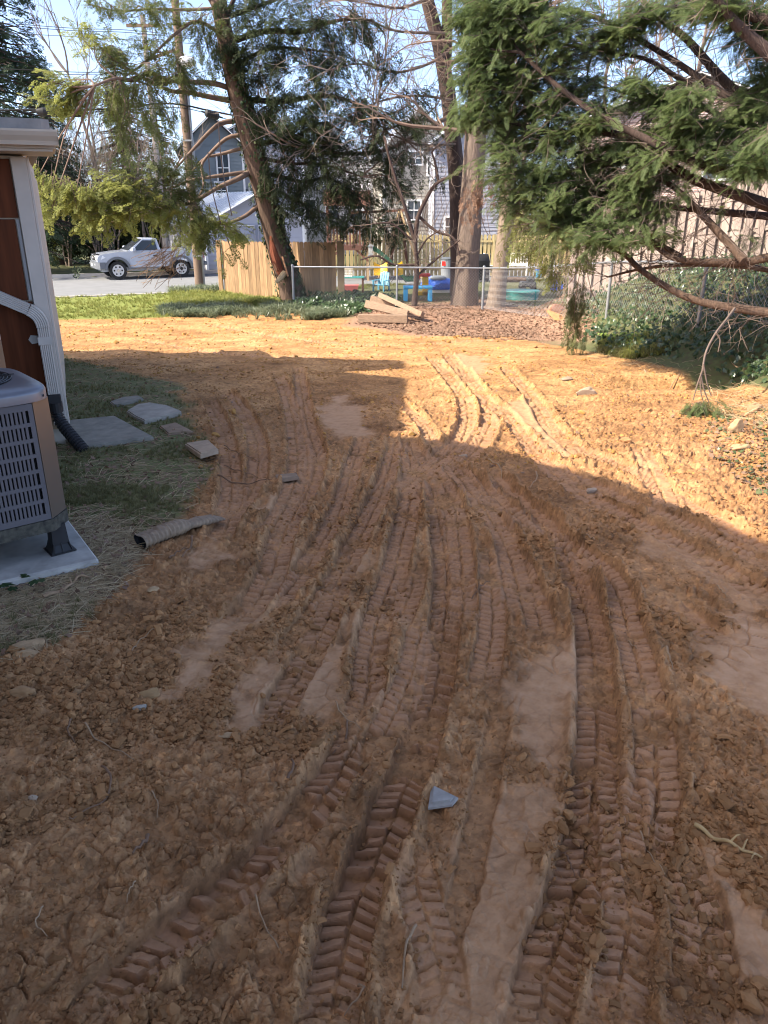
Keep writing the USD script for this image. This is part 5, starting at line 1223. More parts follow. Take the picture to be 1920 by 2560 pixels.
def pxr_(rpx, D): return rpx * D / 1900.0
def grow(mb, p, d, L, r, depth, rng, spread=.55, up=.1, kids=3, sides=4):
    """bare branching"""
    m = p + d * L * .5 + rng.normal(0, .05 * L, 3); e = p + d * L + rng.normal(0, .08 * L, 3) + np.array([0, 0, up * L * .3])
    P = spline([p, m, e], 5); mb.tube(P, np.linspace(r, r * .62, 5), sides if depth > 1 else 3, False)
    if depth <= 0: return
    for k in range(kids):
        t = rng.uniform(.35, 1.0) if k else 1.0; q = P[int(round(t * 4))]
        dd = unit(d + rng.normal(0, spread, 3) + np.array([0, 0, up]))
        grow(mb, q, dd, L * rng.uniform(.5, .8), r * .58 * (1.1 if k == 0 else .9), depth - 1, rng, spread, up, kids, sides)

# --- the leaning conifer
rng = np.random.default_rng(3)
lb = on_ground(738, 757)
T_D = 26.3
lt = thing('leaning_conifer', 'big leaning conifer with torn ivy clad trunk before the board fence', 'tree', lb)
tp_ = px_path([(738, 757), (722, 700), (692, 605), (667, 505), (645, 420), (620, 325), (598, 240), (576, 150), (556, 60), (538, -60), (515, -260), (500, -420)], T_D, T_D - .5)
tp_[0][2] -= .25
obj('trunk', bark_tube(tp_ - lb, [.43, .39, .355, .335, .325, .315, .29, .25, .21, .18, .13, .06], 26, .08, .16, 1, .25), M_BARK, lt, smooth=60)
def on_trunk(v): 
    k = np.argmin([abs(px(p)[1] - v) for p in TRK]); return TRK[k]
TRK = spline(tp_, 300)
m = MB(); wp = [on_trunk(v) + np.array([du, -.30, 0]) for v, du in ((590, -.10), (620, -.14), (650, -.16), (680, -.12), (705, -.05))]
V, F = bark_tube(np.array(wp) - lb, [.03, .13, .17, .14, .03], 10, .05, .5, 7); obj('torn_bark', (V, F), look('torn_wood', (.20, .055, .025), .9, .5, 4, stretch=(9, 9, .8), bump=.01, bscale=12), lt)
m = MB(); m.tube(np.array([on_trunk(682) + (-.02, -.42, .03), on_trunk(686) + (-.16, -.62, -.1), on_trunk(690) + (-.30, -.72, -.16)]) - lb, [.10, .09, .05], 8); obj('broken_stub', m, look('pale_broken_wood', (.50, .36, .20), .8, .3, 8), lt)
m = MB(); m.beam(on_trunk(660) - lb + (.03, -.5, .25), on_trunk(672) - lb + (.14, -.52, -.2), .07, .05); m.beam(on_trunk(640) - lb + (-.32, -.3, .2), on_trunk(665) - lb + (-.2, -.42, -.1), .05, .05); obj('splinter', m, look('splinter_wood', (.42, .22, .12), .8, .4, 9), lt)
LIMBS = [
    ([(629, 426), (590, 448), (548, 468), (489, 502), (426, 512)], .10, -2.0), ([(618, 430), (548, 434), (481, 443), (430, 470)], .07, -1.2), ([(605, 300), (561, 304), (523, 325), (477, 363), (440, 420)], .085, -1.5),
    ([(612, 337), (570, 358), (527, 392), (510, 422), (505, 470), (480, 520)], .065, -1), ([(617, 367), (561, 380), (523, 400), (470, 440)], .06, -.6), ([(588, 253), (527, 243), (464, 234), (422, 224), (363, 198), (300, 160)], .09, -2.5),
    ([(583, 224), (536, 211), (464, 207), (422, 190), (371, 175), (329, 181), (291, 190), (235, 215)], .085, -4), ([(654, 506), (608, 540), (578, 557), (540, 561)], .085, -1.4),
    ([(560, 90), (500, 70), (430, 95), (360, 150), (300, 200)], .06, -3), ([(548, 20), (470, 10), (380, 25), (290, 15), (220, 10)], .05, -2), ([(555, 60), (520, 0), (480, -60)], .06, -1),
    ([(585, 101), (669, 80), (753, 72), (846, 55), (930, 50)], .09, -1.5), ([(592, 160), (669, 131), (736, 122), (820, 130)], .07, -1), ([(625, 249), (711, 236), (795, 228), (880, 253), (950, 290)], .09, -1), ([(640, 363), (736, 337), (795, 320), (860, 330)], .075, -.6),
    ([(672, 434), (753, 447), (820, 455), (880, 480)], .07, -.4), ([(680, 470), (760, 510), (830, 540)], .05, .3), ([(575, 40), (640, 10), (720, -20), (820, -40)], .07, 0), ([(655, 395), (730, 400), (800, 410), (900, 440)], .06, -1),
    ([(560, 60), (600, -40), (660, -120)], .08, 0)]
limb_pts = []
for L, r, dd in LIMBS:
    P = px_path(L, T_D, T_D + dd); P[1:-1] += rng.normal(0, .08, (len(P) - 2, 3)); Q = spline(P, step=.25); limb_pts.append(Q)
    obj('limb', bark_tube(P - lb, np.linspace(r, r * .35, 5), 8, .2, .12, 4), M_LIMB if L[-1][0] < 600 else M_BARKD, lt, smooth=60)
ALLP = np.vstack(limb_pts)
def near_limb(c):
    k = np.argmin(np.linalg.norm(ALLP - c, axis=1)); return ALLP[k]
cy, cd, cm = Crown(rng), Crown(rng), Crown(rng)
def blobs(cr, L, dir_from, every, size, down, dens=1.0, feed=None, off=0.0, sag=.15):
    for (u, v, ru, rv, D, n) in L:
        c = at(u, v, D); d = c - near_limb(c) if dir_from is None else np.asarray(dir_from)
        if np.linalg.norm(d) < .2: d = np.array([np.sign(u - 640) or 1, 0, -.1])
        d = unit(unit(d) + np.array([0, 0, -.25])); a, b = pxr_(ru, D), pxr_(rv, D)
        if feed is not None:
            q = near_limb(c) - off; P = spline([q, (q + c - off) / 2 + rng.normal(0, .12, 3), c - off], 8); feed.tube(P, np.linspace(.028, .012, 8), 4, False)
        cr.blob(c - off, (a, max(a, b) * .7, b), d, max(1, int(n * dens)), every=every, size=size, down=down, sag=sag)
feed = MB()
# yellow green sprays on the left, sunlight put into their brighter leaf colour
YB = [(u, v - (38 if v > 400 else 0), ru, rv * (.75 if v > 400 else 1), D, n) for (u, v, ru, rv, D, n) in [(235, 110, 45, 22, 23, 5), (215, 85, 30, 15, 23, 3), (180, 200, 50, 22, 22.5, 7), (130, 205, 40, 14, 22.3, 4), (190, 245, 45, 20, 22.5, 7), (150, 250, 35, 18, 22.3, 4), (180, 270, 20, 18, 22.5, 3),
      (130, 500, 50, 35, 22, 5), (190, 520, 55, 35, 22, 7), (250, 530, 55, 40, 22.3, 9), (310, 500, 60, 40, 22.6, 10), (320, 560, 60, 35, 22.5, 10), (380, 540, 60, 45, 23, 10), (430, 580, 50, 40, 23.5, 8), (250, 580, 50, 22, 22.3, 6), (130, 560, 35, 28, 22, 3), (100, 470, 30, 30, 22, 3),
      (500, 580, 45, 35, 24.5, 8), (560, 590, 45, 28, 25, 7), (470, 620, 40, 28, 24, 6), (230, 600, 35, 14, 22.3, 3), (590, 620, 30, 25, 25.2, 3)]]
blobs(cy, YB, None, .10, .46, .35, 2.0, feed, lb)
# mid tone sprays, left and hanging
MB_ = [(300, 120, 60, 35, 23.5, 5), (360, 100, 50, 35, 24, 5), (420, 140, 60, 40, 24, 7), (470, 180, 60, 40, 24.5, 7), (350, 190, 60, 40, 23.5, 7), (300, 240, 60, 40, 23.3, 7), (420, 260, 45, 50, 24, 5), (310, 300, 35, 60, 23.3, 5), (360, 240, 40, 60, 23.6, 6),
       (280, 10, 90, 26, 24, 6), (360, 25, 70, 26, 24.5, 5), (440, 30, 60, 35, 25, 6), (500, 60, 50, 50, 25.3, 7), (520, 120, 40, 40, 25.5, 5), (410, 420, 60, 50, 23.5, 9), (450, 470, 60, 45, 23.8, 10), (390, 470, 60, 45, 23.3, 8), (470, 410, 40, 40, 24, 5), (480, 530, 45, 40, 24, 6), (330, 420, 45, 40, 23, 4), (520, 600, 35, 30, 24, 3), (580, 630, 30, 25, 25.2, 2)]
blobs(cm, MB_, None, .12, .44, .55, 2.0, feed, lb, .3)
# right of the trunk, shade of this side put into the darker leaf colour
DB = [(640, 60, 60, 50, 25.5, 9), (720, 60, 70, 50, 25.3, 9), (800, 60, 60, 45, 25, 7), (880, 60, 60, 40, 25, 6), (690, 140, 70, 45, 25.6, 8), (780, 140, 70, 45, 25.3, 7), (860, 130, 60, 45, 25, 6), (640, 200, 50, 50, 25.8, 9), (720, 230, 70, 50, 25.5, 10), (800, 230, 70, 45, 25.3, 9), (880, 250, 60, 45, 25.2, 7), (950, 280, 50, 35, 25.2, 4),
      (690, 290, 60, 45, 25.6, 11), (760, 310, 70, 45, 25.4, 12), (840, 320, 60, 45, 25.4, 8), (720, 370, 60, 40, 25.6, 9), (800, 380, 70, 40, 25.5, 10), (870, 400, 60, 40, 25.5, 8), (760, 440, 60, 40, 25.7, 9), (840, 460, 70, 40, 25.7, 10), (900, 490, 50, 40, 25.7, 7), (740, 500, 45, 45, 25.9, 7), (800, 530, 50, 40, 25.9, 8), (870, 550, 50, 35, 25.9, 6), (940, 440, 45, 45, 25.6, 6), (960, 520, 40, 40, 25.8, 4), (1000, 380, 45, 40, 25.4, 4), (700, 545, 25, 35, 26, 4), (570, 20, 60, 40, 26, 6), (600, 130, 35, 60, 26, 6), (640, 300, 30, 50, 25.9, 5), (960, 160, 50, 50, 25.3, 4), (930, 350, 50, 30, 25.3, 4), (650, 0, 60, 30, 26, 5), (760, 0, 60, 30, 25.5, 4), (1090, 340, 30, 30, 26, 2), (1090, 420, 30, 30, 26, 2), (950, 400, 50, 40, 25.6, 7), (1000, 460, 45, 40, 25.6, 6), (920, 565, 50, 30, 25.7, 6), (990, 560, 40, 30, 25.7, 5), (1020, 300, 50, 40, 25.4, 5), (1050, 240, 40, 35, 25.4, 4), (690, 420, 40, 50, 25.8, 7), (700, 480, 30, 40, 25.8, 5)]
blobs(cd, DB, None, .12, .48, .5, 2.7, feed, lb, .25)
cy.emit(lt, 'crown', SPR_FAR, [LF_SUNLIT], None, M_TWIG); cm.emit(lt, 'crown', SPR_HANG, [LF_MID], None, M_TWIG); cd.emit(lt, 'crown', SPR_HANG, [LF_SHADED], None, M_BARKD)
obj('feeder_branches', feed, M_LIMB, lt, kind='stuff')
# dead hanging brush under the left limbs
m = MB()
for k in range(80):
    a = at(425 + rng.normal(0, 22), 640 + rng.normal(0, 18), 23.6) - lb; e = a + np.array([rng.normal(-.5, .3), rng.normal(0, .2), rng.uniform(-.65, -.15)]); m.tube(spline([a, (a + e) / 2 + rng.normal(0, .06, 3), e], 5), .007, 3, False)
obj('dead_brush', m, look('dead_brush_brown', (.20, .125, .075), .95, .3, 5), lt, kind='stuff')
for P in ([(470, 470), (465, 560), (425, 655)], [(520, 380), (530, 470), (552, 560)], [(545, 300), (556, 420), (580, 540)]):
    m = MB(); m.tube(spline(px_path(P, 24.2) - lb, 14), .016, 5); obj('hanging_vine', m, M_TWIG, lt)
# ivy climbing on the trunk
IVY = []
def ivy_leaf(seed):
    r = np.random.default_rng(seed); P = [(0, 0), (.28, -.34), (.62, -.30), (.55, -.14), (1, 0), (.55, .14), (.62, .30), (.28, .34)]
    P = np.array(P) + r.uniform(-.04, .04, (8, 2)); z = -.25 * np.abs(P[:, 1]) - .12 * P[:, 0] ** 2
    return np.c_[P, z], np.array([[0, 1, 2], [0, 2, 3], [0, 3, 4], [0, 4, 5], [0, 5, 6], [0, 6, 7]])
IVYP = [ivy_leaf(s) for s in range(3)]
pos, Xs, Zs = [], [], []
for k in range(1500):
    t = rng.uniform(.02, .62) ** 1.0; q = TRK[int(t * 299)]; r = np.interp(t, np.linspace(0, 1, 12), [.43, .39, .355, .335, .325, .315, .29, .25, .21, .18, .13, .06]) * 1.06 + .02
    a = rng.normal(.35, .55) if rng.random() < .72 else rng.normal(PI + .3, .35)
    n = np.array([math.cos(a), -math.sin(abs(a) if a < PI else a - PI) if a < 2 else -.3, 0]); n = unit(n)
    pos.append(q + n * (r + rng.uniform(0, .05)) - lb); Zs.append(unit(n + rng.normal(0, .3, 3))); Xs.append(unit(np.array([rng.normal(0, .5), rng.normal(0, .5), -1])))
instancer('ivy', IVYP, [LF_IVY, LF_IVY, LF_IVYL], np.array(pos), frame_quat(np.array(Xs), np.array(Zs)), rng.uniform(.07, .15, len(pos)), rng.integers(0, 3, len(pos)), lt, kind='stuff')

# --- trunks in the middle
b = on_ground(1165, 776); b[1] = 24.7; b[0] = at(1165, 776, 24.7)[0]; b[2] = ZY
big = thing('broad_trunk_tree', 'broad grey brown tree trunk standing right behind the chain link', 'tree', b)
P = px_path([(1160, 780), (1166, 700), (1172, 600), (1182, 450), (1190, 330), (1198, 180), (1203, 20), (1206, -160), (1206, -400)], 24.7); P[0][2] -= .3
obj('trunk', bark_tube(P - b, [.44, .37, .335, .315, .30, .28, .26, .23, .16], 26, .08, .14, 5, .18), M_BARKG, big, smooth=60)
m = MB()
for u, v, du, dv in ((1205, 30, -90, -60), (1202, -60, 120, -80), (1195, 120, 150, -120), (1190, 330, -140, -10)):
    p = at(u, v, 24.7); e = at(u + du, v + dv, 24.3); grow(m, p - b, unit(e - p), 1.9, .07, 3, rng, .5, .12, 3)
obj('limbs', m, M_LIMB, big, kind='stuff')
b = np.array([at(1146, 760, 27.5)[0], 27.5, ZY])
dk = thing('forked_dark_tree', 'dark forked bare tree standing behind the broad trunk', 'tree', b)
P = px_path([(1148, 770), (1148, 640), (1142, 450), (1128, 300), (1112, 190), (1092, 90), (1064, -20), (1040, -160)], 27.5); obj('trunk', bark_tube(P - b, [.34, .31, .29, .27, .25, .22, .19, .14], 18, .1, .14, 8), M_BARKD, dk, smooth=60)
P = px_path([(1112, 190), (1117, 100), (1118, 0), (1120, -150)], 27.5); obj('trunk', bark_tube(P - b, [.19, .17, .15, .11], 14, .1, .12, 9), M_BARKD, dk, smooth=60)
m = MB(); tw = MB()
for L, r in (([(1129, 287), (1048, 333), (964, 375), (880, 384), (753, 371), (640, 310)], .075), ([(1124, 84), (994, 78), (922, 51), (850, 40)], .05), ([(1135, 118), (1070, 160), (985, 181), (900, 160), (820, 175)], .05), ([(1128, 250), (1050, 240), (960, 250), (870, 290)], .045), ([(1140, 360), (1050, 362), (960, 330), (860, 300)], .04), ([(1118, 60), (1190, 20), (1290, 30), (1400, 0)], .06), ([(1130, 330), (1060, 300), (980, 320), (900, 350)], .04), ([(1060, 0), (1000, 20), (930, 10), (860, 0)], .05), ([(1125, 160), (1200, 120), (1300, 90), (1420, 120), (1520, 70)], .07)):
    P = px_path(L, 27.3, 24.6); Q = spline(P, 30); m.tube(Q - b, np.linspace(r, r * .3, 30), 7)
    for k in range(46):
        q = Q[rng.integers(3, 30)]; d = unit(np.array([rng.normal(-.3, .7), rng.normal(0, .5), rng.normal(.1, .6)])); grow(tw, q - b, d, rng.uniform(.5, 1.1), .014, 2, rng, .55, .05, 2, 3)
obj('limbs', m, M_LIMB, dk, kind='stuff'); obj('twigs', tw, M_BARE, dk, kind='stuff')
b = np.array([at(1240, 772, 24.2)[0], 24.2, ZY])
pl = thing('thin_pale_tree', 'thin pale barked trunk just right of the broad trunk', 'tree', b)
P = px_path([(1236, 780), (1245, 720), (1256, 640), (1266, 550), (1270, 450), (1272, 300), (1270, 120), (1262, -100)], 24.2); P[0][2] -= .2
obj('trunk', bark_tube(P - b, [.30, .25, .24, .23, .22, .2, .17, .1], 18, .08, .10, 12, .2), M_BARKP, pl, smooth=60)
m = MB()
for v in (430, 300, 180, 60): p = at(1270, v, 24.2); grow(m, p - b, unit(np.array([rng.normal(0, 1), -.2, .5])), 1.6, .05, 3, rng, .5, .1, 3)
obj('limbs', m, M_LIMB, pl, kind='stuff')
b = on_ground(1037, 766); b = np.array([at(1037, 756, 24.4)[0], 24.4, ZY])
sm_ = thing('small_bare_tree', 'small dark crooked tree with several bare stems behind the chain link', 'tree', b)
m2 = MB()
for L, r in (([(1036, 765), (1042, 675), (1038, 603)], .10), ([(1038, 605), (1044, 548), (1061, 506), (1090, 460), (1133, 439), (1150, 430)], .075), ([(1038, 605), (1015, 527), (989, 447), (972, 390), (960, 340)], .065), ([(1046, 540), (1090, 578), (1133, 595), (1150, 640)], .05), ([(1097, 455), (1086, 400), (1080, 380), (1099, 360)], .045), ([(1036, 662), (985, 662), (943, 640), (900, 650)], .045), ([(1041, 640), (1065, 600), (1100, 575)], .035), ([(1042, 690), (1100, 640), (1150, 600)], .04), ([(1030, 600), (980, 560), (930, 560)], .035)):
    P = px_path(L, 24.4, 24.1); obj('stem', bark_tube(P - b, np.linspace(r, r * .5, 4), 9, .1, .15, 14), M_BARKD, sm_, smooth=60)
    Q = spline(P, 20)
    for k in range(10): grow(m2, Q[rng.integers(6, 20)] - b, unit(rng.normal(0, 1, 3) + (0, 0, .4)), rng.uniform(.3, .6), .010, 2, rng, .6, .1, 2, 3)
obj('twigs', m2, M_TWIG, sm_, kind='stuff')

# --- the cedar on the right
rng = np.random.default_rng(8)
cb = np.array([7.2, 10.6, float(zb(7.2, 10.6))])
ce = thing('cedar_tree', 'large green cedar at right with long low limbs sweeping over the ivy bank', 'tree', cb)
P = np.array([cb + (0, 0, -.3), cb + (.05, 0, 1.5), cb + (.1, .1, 4), cb + (.1, .1, 8), cb + (0, 0, 12)]); obj('trunk', bark_tube(P - cb, [.42, .36, .30, .2, .06], 22, .1, .14, 3, .3), M_BARK, ce, smooth=60)
CL_ = [([(1990, 790), (1920, 782), (1841, 771), (1780, 761), (1728, 747), (1676, 723), (1625, 692), (1590, 665), (1563, 637), (1515, 610), (1470, 582), (1400, 545)], .062, 9.6, 11.2),
       ([(1990, 640), (1920, 644), (1865, 655), (1762, 655), (1694, 648), (1652, 627), (1621, 589), (1600, 540)], .060, 9.8, 10.8), ([(1990, 690), (1920, 675), (1850, 665), (1750, 662), (1659, 665), (1590, 675), (1522, 692)], .04, 10.2, 11.5),
       ([(1990, 440), (1920, 435), (1792, 425), (1693, 385), (1600, 340), (1500, 290), (1400, 220), (1300, 130)], .065, 9.6, 11), ([(1990, 545), (1920, 514), (1792, 470), (1708, 435), (1594, 356), (1500, 330), (1380, 330), (1260, 300)], .075, 9.6, 11.5),
       ([(1990, 550), (1920, 541), (1780, 528), (1693, 519), (1600, 500), (1500, 480), (1380, 450)], .05, 9.9, 11.5), ([(1860, 650), (1812, 598), (1743, 524), (1693, 475), (1619, 430), (1540, 400)], .055, 9.8, 11), ([(1700, 640), (1640, 610), (1560, 600), (1480, 570), (1400, 500)], .035, 10.4, 11.6),
       ([(1960, 330), (1880, 270), (1797, 188), (1718, 99), (1644, 40), (1580, -30)], .075, 10.5, 11.5), ([(1990, 180), (1920, 130), (1840, 60), (1780, -20)], .09, 9.5, 9.5), ([(1980, 380), (1850, 250), (1740, 220), (1620, 150), (1520, 130), (1400, 110)], .045, 10.3, 11.5), ([(1960, 350), (1830, 300), (1700, 250), (1600, 240), (1480, 210)], .04, 10.4, 11.8), ([(1940, 320), (1800, 230), (1650, 130), (1480, 40), (1330, 10)], .05, 10.2, 11.8), ([(1600, 500), (1500, 520), (1400, 540), (1320, 560)], .03, 11, 12.5), ([(1960, 60), (1800, 20), (1650, -30)], .06, 9.5, 10.5)]
limb_pts = []
for L, r, d0, d1 in CL_:
    P = px_path(L, d0, d1); limb_pts.append(spline(P, step=.15)); P0 = P - cb
    obj('limb', bark_tube(P0, np.linspace(r, r * .35, 5), 9, .1, .12, 4), M_BARK if L[0][1] > 600 else M_BARKD, ce, smooth=60)
ALLP = np.vstack(limb_pts)
cc, c2, feed = Crown(rng), Crown(rng), MB()
CB = [(1190, 20, 50, 60), (1260, 40, 70, 50), (1330, 20, 60, 40), (1210, 110, 50, 50), (1290, 110, 60, 45), (1370, 70, 50, 40), (1190, 190, 40, 45), (1260, 190, 60, 50), (1340, 180, 60, 45), (1420, 140, 50, 40), (1180, 270, 35, 35), (1240, 270, 55, 45), (1320, 270, 60, 45), (1400, 240, 60, 45), (1470, 210, 50, 35), (1270, 340, 50, 45), (1350, 350, 60, 45), (1430, 330, 60, 45), (1500, 280, 45, 35), (1260, 410, 45, 40), (1330, 430, 60, 40), (1410, 430, 60, 45), (1490, 400, 60, 45), (1560, 360, 45, 40), (1380, 500, 55, 40), (1460, 500, 60, 45), (1540, 470, 55, 40), (1610, 430, 45, 35), (1420, 560, 45, 25), (1500, 555, 45, 28), (1570, 540, 35, 28), (1540, 120, 40, 25), (1290, 500, 40, 35), (1560, 590, 40, 22), (1640, 520, 40, 30), (1480, 605, 45, 18), (1600, 470, 45, 35), (1680, 440, 40, 22), (1440, 545, 50, 32), (1660, 590, 25, 18),
      (1600, 220, 60, 30), (1660, 260, 60, 35), (1720, 250, 45, 28), (1640, 320, 50, 30), (1710, 320, 50, 30), (1780, 310, 50, 35), (1840, 340, 60, 40), (1900, 380, 50, 45), (1880, 260, 45, 55), (1910, 180, 40, 50), (1870, 420, 40, 20), (1700, 370, 45, 22), (1620, 390, 40, 25), (1800, 380, 40, 20),
      (1880, 40, 60, 50), (1800, 20, 60, 40), (1720, 20, 60, 30), (1620, 30, 60, 35), (1570, 70, 35, 25), (1450, 30, 40, 30), (1500, 90, 40, 30), (1925, 90, 40, 40)]
for (u, v, ru, rv) in CB:
    D = 11.8 - (u - 1200) / 720 * 2.0 + rng.uniform(-.4, .4); c = at(u, v, D); q = near_limb(c)
    P = spline([q, (q + c) / 2 + rng.normal(0, .08, 3), c], 7) - cb; feed.tube(P, np.linspace(.018, .008, 7), 4, False)
    a, bb = pxr_(ru, D), pxr_(rv, D); d = unit(np.array([-.75, -.35, -.05]) + rng.normal(0, .2, 3))
    n = int(11 + ru * rv / 72); cc.blob(c - cb, (a, .40, bb), d, n, every=.055, size=.255, down=.25, sag=.12, r0=.006)
for (u, v, ru, rv, n) in ((1870, 595, 40, 25, 7), (1650, 560, 18, 16, 4), (1690, 470, 30, 30, 6), (1700, 500, 20, 20, 3), (1440, 590, 30, 20, 4), (1800, 520, 10, 18, 2)):
    c = at(u, v, 10.2); cc.blob(c - cb, (pxr_(ru, 10.2), .2, pxr_(rv, 10.2)), (-.7, -.2, -.1), n, every=.06, size=.22, down=.2, r0=.005)
print('cedar sprays', cc.emit(ce, 'crown', SPR_NEAR, [LF_CED], None, M_TWIG)); obj('feeder_branches', feed, M_BARKD, ce, kind='stuff')
# bare dead twigs inside
m = MB()
for k in range(620):
    q = ALLP[rng.integers(0, len(ALLP))]; 
    grow(m, q - cb, unit(np.array([rng.normal(-.6, .5), rng.normal(0, .5), rng.normal(0, .5)])), rng.uniform(.25, .5), .006, 2, rng, .5, 0, 2, 3)
obj('dead_twigs', m, M_TWIG, ce, kind='stuff')
# hanging torn branch with forked end and a green tuft
m = MB()
hp = [(1836, 772), (1815, 800), (1788, 835), (1765, 880), (1756, 925), (1748, 960)]
Dh = float(gp(1752, 1040)[1])
m.tube(spline(px_path(hp, 9.75, Dh) - cb, 24), np.linspace(.020, .008, 24), 6)
for e in ([(1756, 925), (1742, 965), (1733, 1000)], [(1752, 940), (1760, 975), (1772, 1005)], [(1750, 945), (1752, 980), (1757, 1000)], [(1758, 910), (1768, 960), (1778, 990)], [(1790, 832), (1800, 850), (1795, 880)]): m.tube(spline(px_path(e, Dh) - cb, 8), np.linspace(.011, .005, 8), 5)
obj('torn_branch', m, M_TWIG, ce)
ch = Crown(rng)
for k in range(34):
    a = at(1752 + rng.normal(0, 16), 1008 + rng.normal(0, 8), Dh) - cb; ch.twig(a, a + np.array([rng.normal(0, .16), rng.normal(0, .1), -rng.uniform(.05, .2)]), r0=.003, every=.05, size=.16, down=.4, bare=0)
ch.emit(ce, 'green_tuft', SPR_NEAR, [LF_CED], None, M_TWIG)
# drooping pale sprays and dead sprig on the left side
cl_ = Crown(rng)
for (u, v, ru, rv, D, n) in ((1300, 560, 30, 40, 13.5, 9), (1340, 600, 40, 30, 13.3, 9), (1290, 610, 30, 25, 13.5, 7), (1380, 620, 40, 25, 13.2, 6), (1370, 660, 30, 22, 13.2, 6), (1390, 690, 16, 18, 13.2, 6), (1420, 600, 35, 22, 13, 5), (1470, 640, 35, 14, 13, 4), (1330, 520, 40, 30, 13.4, 7), (1440, 640, 30, 15, 13, 3)):
    c = at(u, v, D) - cb; cl_.blob(c, (pxr_(ru, D), .3, pxr_(rv, D)), (-.7, -.2, -.5), n, every=.08, size=.30, down=.7, r0=.006)
cl_.emit(ce, 'drooping_sprays', SPR_HANG, [leaf_look('cedar_pale', (.10, .12, .035), (.20, .20, .06), .3)], None, M_BARE)
cdd = Crown(rng)
for k in range(17):
    a = at(1215 + rng.normal(0, 22), 440 + rng.normal(0, 14), 12.4) - cb; e = at(1180 + rng.normal(0, 26), 520 + rng.normal(0, 26), 12.4) - cb; cdd.twig(a, e, r0=.004, every=.09, size=.18, down=.9, bare=.35)
cdd.emit(ce, 'dead_sprig', SPR_HANG, [LF_DEAD], None, M_BARE)
m = MB(); m.tube(spline(px_path([(1330, 440), (1280, 448), (1230, 440), (1200, 450)], 12.2, 12.4) - cb, 14), np.linspace(.012, .005, 14), 5); obj('sprig_stem', m, M_BARE, ce)
# hanging strands by the fence corner
for k, L in enumerate(([(1462, 635), (1450, 680), (1440, 740), (1436, 800), (1440, 850)], [(1462, 640), (1470, 690), (1480, 730), (1495, 760)], [(1450, 660), (1430, 700), (1400, 730)])):
    m = MB(); m.tube(spline(px_path(L, 13.4, 13.8) - cb, 18), .007, 5); obj('hanging_strand', m, M_BARE, ce)
cs = Crown(rng)
for k in range(46):
    v = rng.uniform(700, 850); a = at(1440 + rng.normal(0, 10), v, 13.7) - cb; cs.twig(a, a + np.array([rng.normal(0, .08), rng.normal(0, .06), -rng.uniform(.15, .4)]), r0=.003, every=.07, size=.2, down=1.2, bare=0, side=.4)
cs.emit(ce, 'hanging_sprays', SPR_HANG, [leaf_look('cedar_dull', (.07, .09, .035), (.15, .16, .06), .3)], None, M_BARE)
# ------------------------------------------------------------------ trees and bushes beyond the yard
rng = np.random.default_rng(21)
def leaf_ball(n, seed, l=.16, w=.06, flat=1.0):
    r = np.random.default_rng(seed); V, F = [], []
    for k in range(n):
        p = unit(r.normal(0, 1, 3)) * r.random() ** .4 * np.array([1, 1, flat]) * .5; d = unit(p + r.normal(0, .35, 3) + (0, 0, .1)); s = unit(np.cross(d, r.normal(0, 1, 3))); L = l * r.uniform(.6, 1.3); W = w * r.uniform(.7, 1.2); q = len(V)
        V.extend([p, p + d * L * .5 + s * W, p + d * L, p + d * L * .5 - s * W]); F.extend([[q, q + 1, q + 2], [q, q + 2, q + 3]])
    return np.array(V), np.array(F)
BALLS = [leaf_ball(60, s, .20, .055) for s in range(3)]
def rand_q(n): 
    q = rng.normal(0, 1, (n, 4)); return unit(q)
def conifer(name, label, base, H, R, n, mat, size=1.0, lean=(0, 0), dens_top=.6, group=None):
    t = thing(name, label, 'tree', base, 0, group); P = np.array([(0, 0, -.3), (lean[0] * .3, lean[1] * .3, H * .4), (lean[0], lean[1], H)])
    obj('trunk', bark_tube(P, [.035 * H * .6, .02 * H, .02], 10, .3, .1, 5), M_BARKD, t, smooth=60)
    cr = Crown(rng)
    for k in range(n):
        h = rng.uniform(.06, 1) ** .9; a = rng.uniform(0, 2 * PI); rr = R * (1 - h) ** .7 * rng.uniform(.75, 1.15) + .15; o = np.array([math.cos(a), math.sin(a), 0])
        c0 = np.array([lean[0] * h, lean[1] * h, H * h]); cr.twig(c0 + o * rr * .15, c0 + o * rr + (0, 0, -.1 * rr), r0=.05, every=.34 * size, size=size * .8, down=.45, sag=.18, bare=.2)
    cr.emit(t, 'crown', SPR_FAR, [mat], None, M_BARKD, 'branches'); return t
def bush(name, label, base, r, n, mat, size=.6, stems=6, cat='bush', protos=None, group=None, hshape=.75):
    t = thing(name, label, cat, base, 0, group); m = MB()
    for k in range(stems):
        e = np.array([rng.uniform(-.6, .6) * r[0], rng.uniform(-.6, .6) * r[1], r[2] * rng.uniform(1.0, 1.7)]); m.tube(spline([(e[0] * .15, e[1] * .15, -.2), e * (.6, .6, .5), e], 8), np.linspace(.05, .012, 8), 4, False)
    obj('stems', m, M_TWIG, t, kind='stuff')
    c = unit(rng.normal(0, 1, (14, 3))) * rng.uniform(.2, .7, (14, 1)) * np.array(r)
    p = c[rng.integers(0, 14, n)] + rng.normal(0, .27, (n, 3)) * np.array(r); p[:, 2] += r[2]; p[:, 2] = np.abs(p[:, 2])
    pr = protos or BALLS; instancer('crown', pr, [mat], p, rand_q(n), size * rng.uniform(.5, 1.3, n), rng.integers(0, len(pr), n), t, kind='stuff'); return t
def ug(u, D, z=-.8): p = at(u, 600, D); return np.array([p[0], p[1], z])
